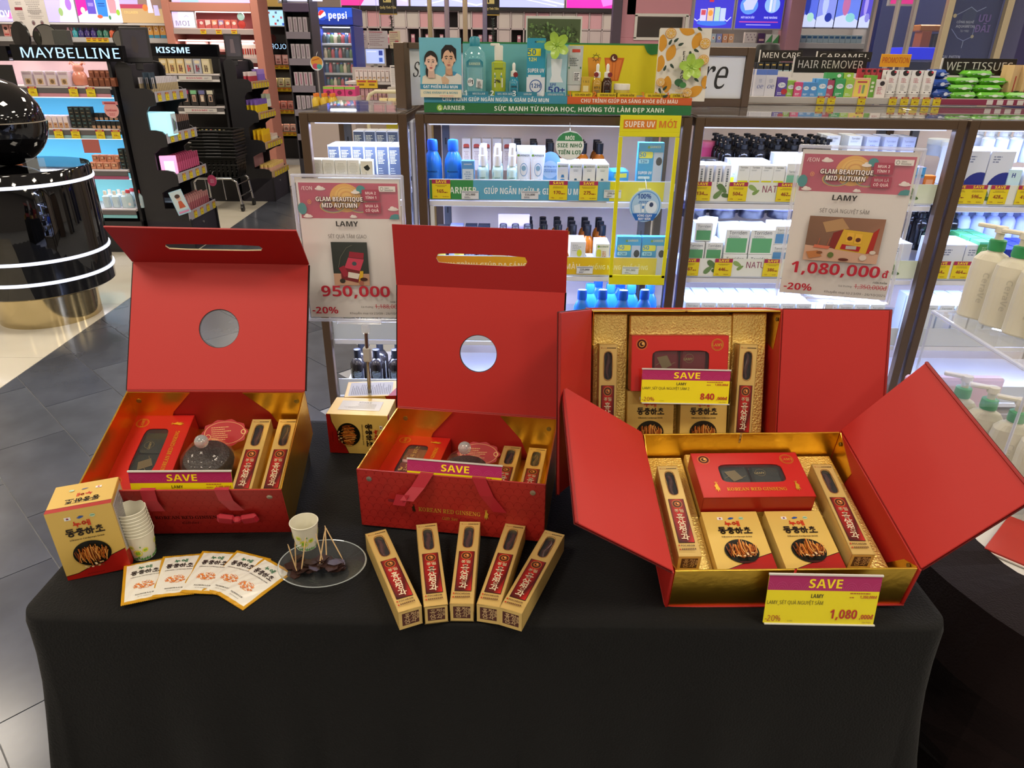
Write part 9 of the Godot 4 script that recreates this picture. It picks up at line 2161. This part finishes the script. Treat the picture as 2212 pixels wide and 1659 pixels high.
func far_right() -> void:
	var z := -9.0
	var pw := thing("pink_partition", "pink partition wall with a white framed opening", "partition", X(0, 0, 0))
	part("wall_panel", GB(V3(1.54, 0.85, z), V3(0.8, 1.7, 0.12), 0.003), M("c88a96", 0.6), pw)
	part("wall_panel", GB(V3(1.24, 2.1, z), V3(0.2, 0.8, 0.12), 0.003), M("c88a96", 0.6), pw)
	part("wall_panel", GB(V3(1.6, 2.24, z), V3(0.72, 0.62, 0.12), 0.003), M("cf8f9a", 0.6), pw)
	part("dark_post", GB(V3(1.13, 1.2, z + 0.05), V3(0.1, 2.4, 0.16), 0.004), M("4a3a4a", 0.5), pw)
	for q in [[1.35, 1.81, 0.03, 0.24], [1.92, 1.81, 0.03, 0.24]]: part("opening_frame", GB(V3(q[0], q[1], z + 0.05), V3(q[2], q[3], 0.06), 0.002), M("d8d4cc", 0.5), pw)
	for y in [1.69, 1.93]: part("opening_frame", GB(V3(1.635, y, z + 0.05), V3(0.6, 0.03, 0.06), 0.002), M("d8d4cc", 0.5), pw)
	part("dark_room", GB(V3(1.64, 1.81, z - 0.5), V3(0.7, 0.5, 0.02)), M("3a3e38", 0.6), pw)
	var ws := thing("right_wall_shelves", "wall shelves of wipes and boxes under the lit blue posters", "shelf unit")
	wall_shelf(ws, 2.0, 3.06, z, [1.66, 1.4, 1.0], "a8a4a8"); wall_shelf(ws, 3.18, 4.02, z, [1.67, 1.4, 1.0], "a8a4a8")
	part("pink_pillar", GB(V3(3.11, 1.2, z + 0.03), V3(0.16, 2.4, 0.3), 0.004), M("b0808c", 0.6), ws)
	lightbox(2.22, 2.02, z, 0.46, 0.42, "lit deep blue poster of tissue packs on a round stage", 0.85, [["r", "3a34c8", 0, 0, 460, 420], ["e", "3a70e0", 230, 370, 170, 30], ["r", "c8c0e8", 90, 230, 70, 120], ["r", "d8b8a0", 170, 220, 70, 130], ["r", "a8d0c8", 250, 210, 60, 140], ["r", "b8c8f0", 315, 220, 60, 130], ["r", "c0485a", 100, 240, 50, 50], ["e", "d8903a", 205, 270, 26, 30], ["l", "c0c8f4", [30, 330, 60, 350, 110, 320], 10], ["l", "c0c8f4", [350, 320, 400, 350, 440, 310], 10], ["r", "b83048", 180, 100, 50, 60]])
	lightbox(2.75, 2.02, z, 0.52, 0.42, "lit deep blue poster with two pale devices", 0.85, [["r", "2c28c0", 0, 0, 520, 420], ["e", "5a90f0", 130, 190, 100, 90], ["e", "8ab4f8", 390, 180, 86, 84], ["p", "c0c8f4", [60, 170, 110, 110, 220, 130, 180, 230, 90, 240]], ["r", "dce4fc", 360, 120, 26, 130], ["r", "b8c8f8", 396, 110, 30, 140], ["t", "c8ccf8", "HÚT SẠCH SÂU", 130, 320, 20, 150], ["t", "c8ccf8", "NHẸ NHÀNG", 390, 320, 20, 150], ["r", "c84a9a", 40, 350, 440, 10], ["r", "a8a8e8", 120, 380, 280, 8]])
	var ps := [[3.3, 0.19, "lit poster of tall bottles at the left of the four blue posters"], [3.5, 0.2, "lit pale poster of a bottle sketch, second of the four blue posters"], [3.74, 0.26, "lit poster of many small packs, third of the four blue posters"], [3.95, 0.13, "narrow lit blue poster at the right end of the four"]]
	for i in 4: lightbox(ps[i][0], 2.03, z, ps[i][1], 0.4, ps[i][2], 0.85, [["r", ["5a70e8", "8a98f0", "6a84f0", "5a50d0"][i], 0, 0, ps[i][1] * 1000, 400], ["p", "c8d4f8", [0, 300, ps[i][1] * 500, 260, ps[i][1] * 1000, 330, ps[i][1] * 1000, 400, 0, 400]], ["e", ["2a3a9a", "b8c8f8", "c070a8", "a898f0"][i], ps[i][1] * 400, 170, ps[i][1] * 160, 110], ["e", ["a8e0d0", "2a3aa0", "8ad0d8", "8a88e0"][i], ps[i][1] * 650, 300, ps[i][1] * 200, 46]])
	var nm := ["rose", "pale blue", "lilac", "orange", "apricot"]
	for i in 5:
		var k := carton("wipes_pack", 0.06, 0.09, 0.03, ["c89aa4", "a8b8c8", "8a90c8", "c89070", "d0a078"][i], func(p: P, h: float): p.el(50, 70, 30, 34, "d8d4d0", 14); p.el(50, 70, 14, 18, "b86a4a", 10), "pack")
		for r in 2: dup(k, X(2.2 + i * 0.068, 1.662, z - 0.05 - r * 0.05), "%s wipes pack on the shelf under the lit blue posters" % nm[i], "wipes packs")
	var fb := carton("floral_box", 0.13, 0.11, 0.06, "c8c0c0", func(p: P, h: float): for i in 8: p.el(14 + i * 11, 20 + (i % 3) * 20, 6, 6, "8a7a88", 8))
	dup(fb, X(2.69, 1.662, z - 0.05), "white floral box on the shelf under the second blue poster")
	var pd := carton("plum_box", 0.07, 0.1, 0.05, "4a2a5a", func(p: P, h: float): p.rect(10, h - 60, 80, 30, "c8a0a0"))
	dup(pd, X(2.82, 1.662, z - 0.05), "plum box beside the white floral box")
	var gn := carton("green_white_box", 0.07, 0.09, 0.05, "d8dcd8", func(p: P, h: float): p.poly([100, 0, 100, h, 0, h], "4a9a5a"))
	line_up(gn, 2.9, 1.662, z - 0.05, 2, 0.08, 1, 0.05, "white and green box under the lit blue posters")
	var nb := carton("blue_white_pack", 0.06, 0.08, 0.04, "a8c0d0", func(p: P, h: float): p.rect(10, 20, 80, 40, "3a6a9a"), "pack")
	line_up(nb, 3.24, 1.672, z - 0.05, 12, 0.064, 2, 0.06, "blue and white pack under the four lit posters", "blue and white packs")
	var pr := thing("person", "person with short black hair standing behind the men care sign, only the hair showing", "person", X(1.53, 0, -4.75))
	var rings := [[0.0, 0.13, 0.09], [0.45, 0.14, 0.1], [0.85, 0.17, 0.12], [1.05, 0.15, 0.1], [1.25, 0.2, 0.11], [1.31, 0.15, 0.09], [1.345, 0.06, 0.06], [1.39, 0.055, 0.06], [1.41, 0.065, 0.08], [1.47, 0.075, 0.095], [1.53, 0.074, 0.095], [1.575, 0.05, 0.065], [1.59, 0.0, 0.0]]
	var pf := []
	for r in rings: pf.append(V2(r[1], r[0]))
	part("body", G.new().ink("b88a70").lathe(pf, 20, 0.75), VC(0.6), pr)
	part("shirt", G.new().ink("3a3a44").lathe([V2(0.135, 0.0), V2(0.18, 0.85), V2(0.16, 1.05), V2(0.21, 1.25), V2(0.16, 1.315), V2(0.07, 1.345)], 20, 0.75), VC(0.8), pr)
	part("hair", G.new().ink("0c0a0a").lathe([V2(0.07, 1.46), V2(0.085, 1.48), V2(0.086, 1.54), V2(0.062, 1.59), V2(0.0, 1.606)], 20, 1.1), VC(0.6), pr)
	var mc := thing("mens_shelf", "shelf of small men's care bottles behind the hair product row", "shelf unit")
	part("unit_body", GB(V3(1.6, 0.71, -4.4), V3(0.8, 1.42, 0.3), 0.004), M("6a625c", 0.5), mc)
	var mb := carton("mens_care_box", 0.03, 0.075, 0.03, "1c2024", func(p: P, h: float): p.rect(0, h * 0.5, 100, h * 0.5, "8aa0a8"); p.rect(20, 30, 60, 20, "b89a4a"))
	line_up(mb, 1.35, 1.422, -4.28, 7, 0.036, 2, 0.04, "small dark men's care box below the men care sign", "men's care boxes")
	var gs := thing("glass_kiosk", "glazed navy kiosk with cream posts and printed health panels at the far right", "kiosk")
	for q in [[3.25, 0.05], [3.69, 0.05], [2.99, 0.025], [2.86, 0.02]]: part("post", GB(V3(q[0], 1.25, -6.0), V3(q[1], 2.5, 0.05), 0.004), M("c8b898" if q[1] > 0.03 else "b0a8a4", 0.35, 0.3), gs)
	part("glass_wall", GB(V3(3.3, 1.25, -6.02), V3(1.1, 2.4, 0.01)), film(Color(0.7, 0.75, 0.9, 0.06)), gs)
	part("navy_panel", GB(V3(3.47, 1.25, -6.06), V3(0.4, 2.4, 0.02), 0.002), M("18245e", 0.25), gs)
	part("navy_panel", GB(V3(4.0, 1.25, -6.06), V3(0.56, 2.4, 0.02), 0.002), M("3a3462", 0.3), gs)
	part("navy_back", GB(V3(4.0, 1.4, -7.4), V3(1.3, 2.8, 0.04)), M("20285e", 0.4), gs)
	var np := P.new(400, 700, 0.001, X(3.47, 1.72, -6.048), 0.0005)
	np.poly([120, 240, 170, 190, 220, 220, 220, 290, 170, 320, 120, 290], "142a58"); np.line([60, 250, 120, 220, 170, 190, 220, 220, 280, 190], 5, "8a98c0"); np.line([60, 340, 120, 400, 170, 420, 230, 390, 230, 320], 5, "7a88c0"); np.line([170, 420, 170, 470], 5, "8a98c0"); np.el(60, 250, 14, 14, "c8b88a", 12); np.el(230, 390, 12, 12, "b0a888", 12)
	np.txt("CÔNG NGHỆ", 150, 300, 16, "a8b0c8", 0, 1); np.txt("AQUAMETAL", 160, 330, 18, "a8b0c8", 0, 1); np.txt("Từ 1982", 160, 360, 14, "a8b0c8", 0); np.txt("ƯU", 290, 290, 50, "6a50a0", 0, 1); np.txt("ĐÃI", 290, 360, 50, "6a50a0", 0, 1); np.txt("METAL PHITEN", 90, 545, 22, "a0a8c8", 0, 1, 170); np.scrawl(30, 575, 150, 2, 16, 6, "7a84b0", rng); np.rect(200, 560, 26, 34, "8a94b8"); np.scrawl(250, 565, 120, 3, 14, 6, "7a84b0", rng); np.rect(20, 620, 340, 3, "8a94b8"); np.scrawl(40, 640, 300, 2, 18, 6, "7a84b0", rng)
	part("print", np, VC(0.4), gs)
	part("blue_counter", GB(V3(3.36, 1.56, -6.5), V3(0.34, 0.09, 0.3), 0.003), glow("1a2ae0", 0.7), gs)
	part("counter_front", GB(V3(3.36, 0.75, -6.5), V3(0.34, 1.5, 0.3), 0.003), M("22264a", 0.4), gs)
	var og := thing("orange_machine", "orange display machine on the blue lit kiosk counter", "display", X(3.36, 1.606, -6.45))
	part("foot_block", GB(V3(-0.03, 0.06, 0), V3(0.08, 0.12, 0.12), 0.004), M("b8602a", 0.4), og)
	part("arch", GB(V3(0.02, 0.14, 0), V3(0.24, 0.05, 0.12), 0.008), M("c87a1c", 0.35), og)
	part("dark_case", GB(V3(0.09, 0.05, 0), V3(0.1, 0.1, 0.1), 0.004), M("3a3a34", 0.4), og)
	lightbox(3.04, 2.02, -6.3, 0.2, 0.22, "lit magenta sign hanging inside the kiosk", 0.8, [["r", "d01a80", 0, 0, 200, 220], ["l", "f0a0d0", [20, 120, 60, 40, 120, 20], 10]])

func right_table() -> void:
	var tb := thing("white_round_table", "low white round table at the right edge, under the clear riser and the black cloth", "table", X(1.38, 0, -1.2))
	part("tabletop", G.new().lathe([V2(0, 0.555), V2(0.535, 0.555), V2(0.55, 0.57), V2(0.55, 0.59), V2(0.54, 0.6), V2(0, 0.6)], 56), M("c8c4bc", 0.4), tb)
	part("table_drum", G.new().lathe([V2(0, 0), V2(0.42, 0), V2(0.42, 0.555), V2(0, 0.555)], 40), M("a8a49c", 0.5), tb)
	var ac := M(Color(0.9, 0.93, 0.98, 0.04), 0.02, 0.0, {"transparency": ALPHA})
	var ed := M(Color(0.86, 0.88, 0.95, 0.5), 0.08, 0.0, {"transparency": ALPHA})
	var r := thing("acrylic_riser", "clear acrylic riser box carrying the upper row of cream pump bottles", "display stand", X(1.065, 0.6, -1.7))
	part("top_sheet", GB(V3(0.2, 0.345, 0.19), V3(0.4, 0.008, 0.38)), ac, r)
	for q in [[0.2, 0.0, 0.4, 0.006], [0.2, 0.38, 0.4, 0.006]]: part("side_sheet", GB(V3(q[0], 0.17, q[1]), V3(q[2], 0.34, q[3])), ac, r)
	part("side_sheet", GB(V3(0, 0.17, 0.19), V3(0.006, 0.34, 0.38)), ac, r)
	for q in [[0.0, 0.347, 0.19, 0.008, 0.008, 0.386], [0.2, 0.347, 0.383, 0.4, 0.008, 0.008], [0.2, 0.347, 0.0, 0.4, 0.008, 0.008], [0.0, 0.172, 0.383, 0.006, 0.34, 0.006], [0.0, 0.172, 0.0, 0.006, 0.34, 0.006]]: part("polished_edge", GB(V3(q[0], q[1], q[2]), V3(q[3], q[4], q[5]), 0.002), ed, r)
	var b := thing("lotion_pump_bottle", "", "bottle")
	var g := G.new()
	g.ink("d6d0b8")
	var prof := [[0.0, 0.0385, 0.0225], [0.004, 0.041, 0.025], [0.12, 0.041, 0.025], [0.145, 0.0385, 0.0235], [0.158, 0.03, 0.02], [0.164, 0.017, 0.017], [0.17, 0.0155, 0.0155]]
	var ring := func(q: Array) -> Array:
		var o := []
		for i in 28:
			var a := TAU * i / 28
			var n := 3.2 if q[0] < 0.15 else 2.0
			var k := pow(pow(absf(cos(a)), n) + pow(absf(sin(a)), n), -1.0 / n)
			o.append(V3(cos(a) * k * q[1], q[0], sin(a) * k * q[2]))
		return o
	for i in prof.size() - 1:
		var r0: Array = ring.call(prof[i])
		var r1: Array = ring.call(prof[i + 1])
		for k in 28: g.quad(r0[k], r1[k], r1[(k + 1) % 28], r0[(k + 1) % 28])
	part("bottle", g, VC(0.45), b)
	pump_head(b, 0.168, 0.018, M("3a9a5c", 0.4), M("d8d2bc", 0.45), 1.0)
	var ep := P.new(30, 120, 0.001, X(0.004, 0.08, 0.0251) * T3(Basis(Vector3.BACK, -PI / 2), Vector3()), 0.0002)
	ep.txt("CeraVe", 15, 66, 13, "c2bca6", 0, 1, 74)
	part("embossing", ep, VC(0.5), b)
	var bc := P.new(30, 110, 0.001, X(0.0412, 0.085, 0.004, PI / 2), 0.0002)
	for i in 30: bc.rect(4, 4 + i * 3.4, 12, 1.6 + (i % 3) * 0.5, "3a4a44")
	part("barcode", bc, VC(0.5), b)
	for i in 6: dup(b, X(1.145 + i * 0.017, 0.95, -1.655 + i * 0.062, -0.9), "cream pump bottle with a green collar on the clear riser, %s from the back" % ["first", "second", "third", "fourth", "fifth", "sixth"][i], "cream pump bottles on the riser")
	for i in 5: dup(b, X(1.12 + i * 0.026, 0.6, -1.58 + i * 0.064, -0.5), "cream pump bottle with a green collar inside the clear riser, %s from the back" % ["first", "second", "third", "fourth", "fifth"][i], "cream pump bottles under the riser")
	var b2 := thing("white_lotion_bottle", "white lotion bottle with a green collar in front of the clear riser", "bottle", X(1.17, 0.6, -1.27, -0.3))
	part("bottle", g, VC(0.45), b2); pump_head(b2, 0.168, 0.018, M("3a9a2a", 0.4), M("d8d8d0", 0.45))
	var lp := P.new(60, 60, 0.001, X(0, 0.09, 0.0254), 0.0002)
	lp.txt("C", 16, 34, 18, "16181a", 0); lp.txt("CeraVe", 30, 42, 4, "16181a", 0)
	part("print", lp, VC(0.5), b2)
	solo("pink_packets", GB(V3(1.2, 0.68, -1.74), V3(0.26, 0.14, 0.03), 0.006), M("c8a0b0", 0.3), "shiny pink packets lying behind the clear riser", "pack")
	var cd := thing("red_folded_card", "red folded card with white edges on the white table at the right edge", "card", X(1.09, 0.602, -1.2, 0.75))
	part("card", GB(V3(0, 0.004, 0), V3(0.17, 0.006, 0.12), 0.001), M("a82a1e", 0.5), cd)
	part("white_edge", GB(V3(0, 0.0015, 0.004), V3(0.178, 0.003, 0.124)), M("d8d0c8", 0.6), cd)
	var cl := G.new()
	cl.ink("0d0c0c")
	var f := FastNoiseLite.new()
	f.seed = 9; f.frequency = 2.2
	var pt := func(i: int, j: int) -> Vector3:
		var t := i / 40.0
		var a := lerpf(0.05 * PI, 1.18 * PI, t)
		var s := j / 26.0
		var wob := f.get_noise_2d(t * 2.2, s * 0.7) * 0.07
		var fold := sin(t * 26.0 + s * 2.0 + wob * 20.0) * 0.02 * s
		var R := 0.585 + (0.06 * s + wob * smoothstep(0.0, 0.5, s) + fold)
		var y := lerpf(0.612, 0.0, pow(s, 1.0)) - 0.006
		if j < 5: R = lerpf(0.39 + wob * 0.3, 0.585, j / 5.0); y = 0.612 + f.get_noise_2d(t * 5.0, 3.0) * 0.02 * (1.0 - j / 5.0)
		return V3(1.38 + cos(a) * R, maxf(y, 0.004), -1.2 + sin(a) * R)
	for i in 40:
		for j in 26: cl.quad(pt.call(i, j), pt.call(i + 1, j), pt.call(i + 1, j + 1), pt.call(i, j + 1))
	solo("draped_cloth", cl, mats["cloth"], "rumpled black cloth hanging over the low round table at the right edge", "cloth")
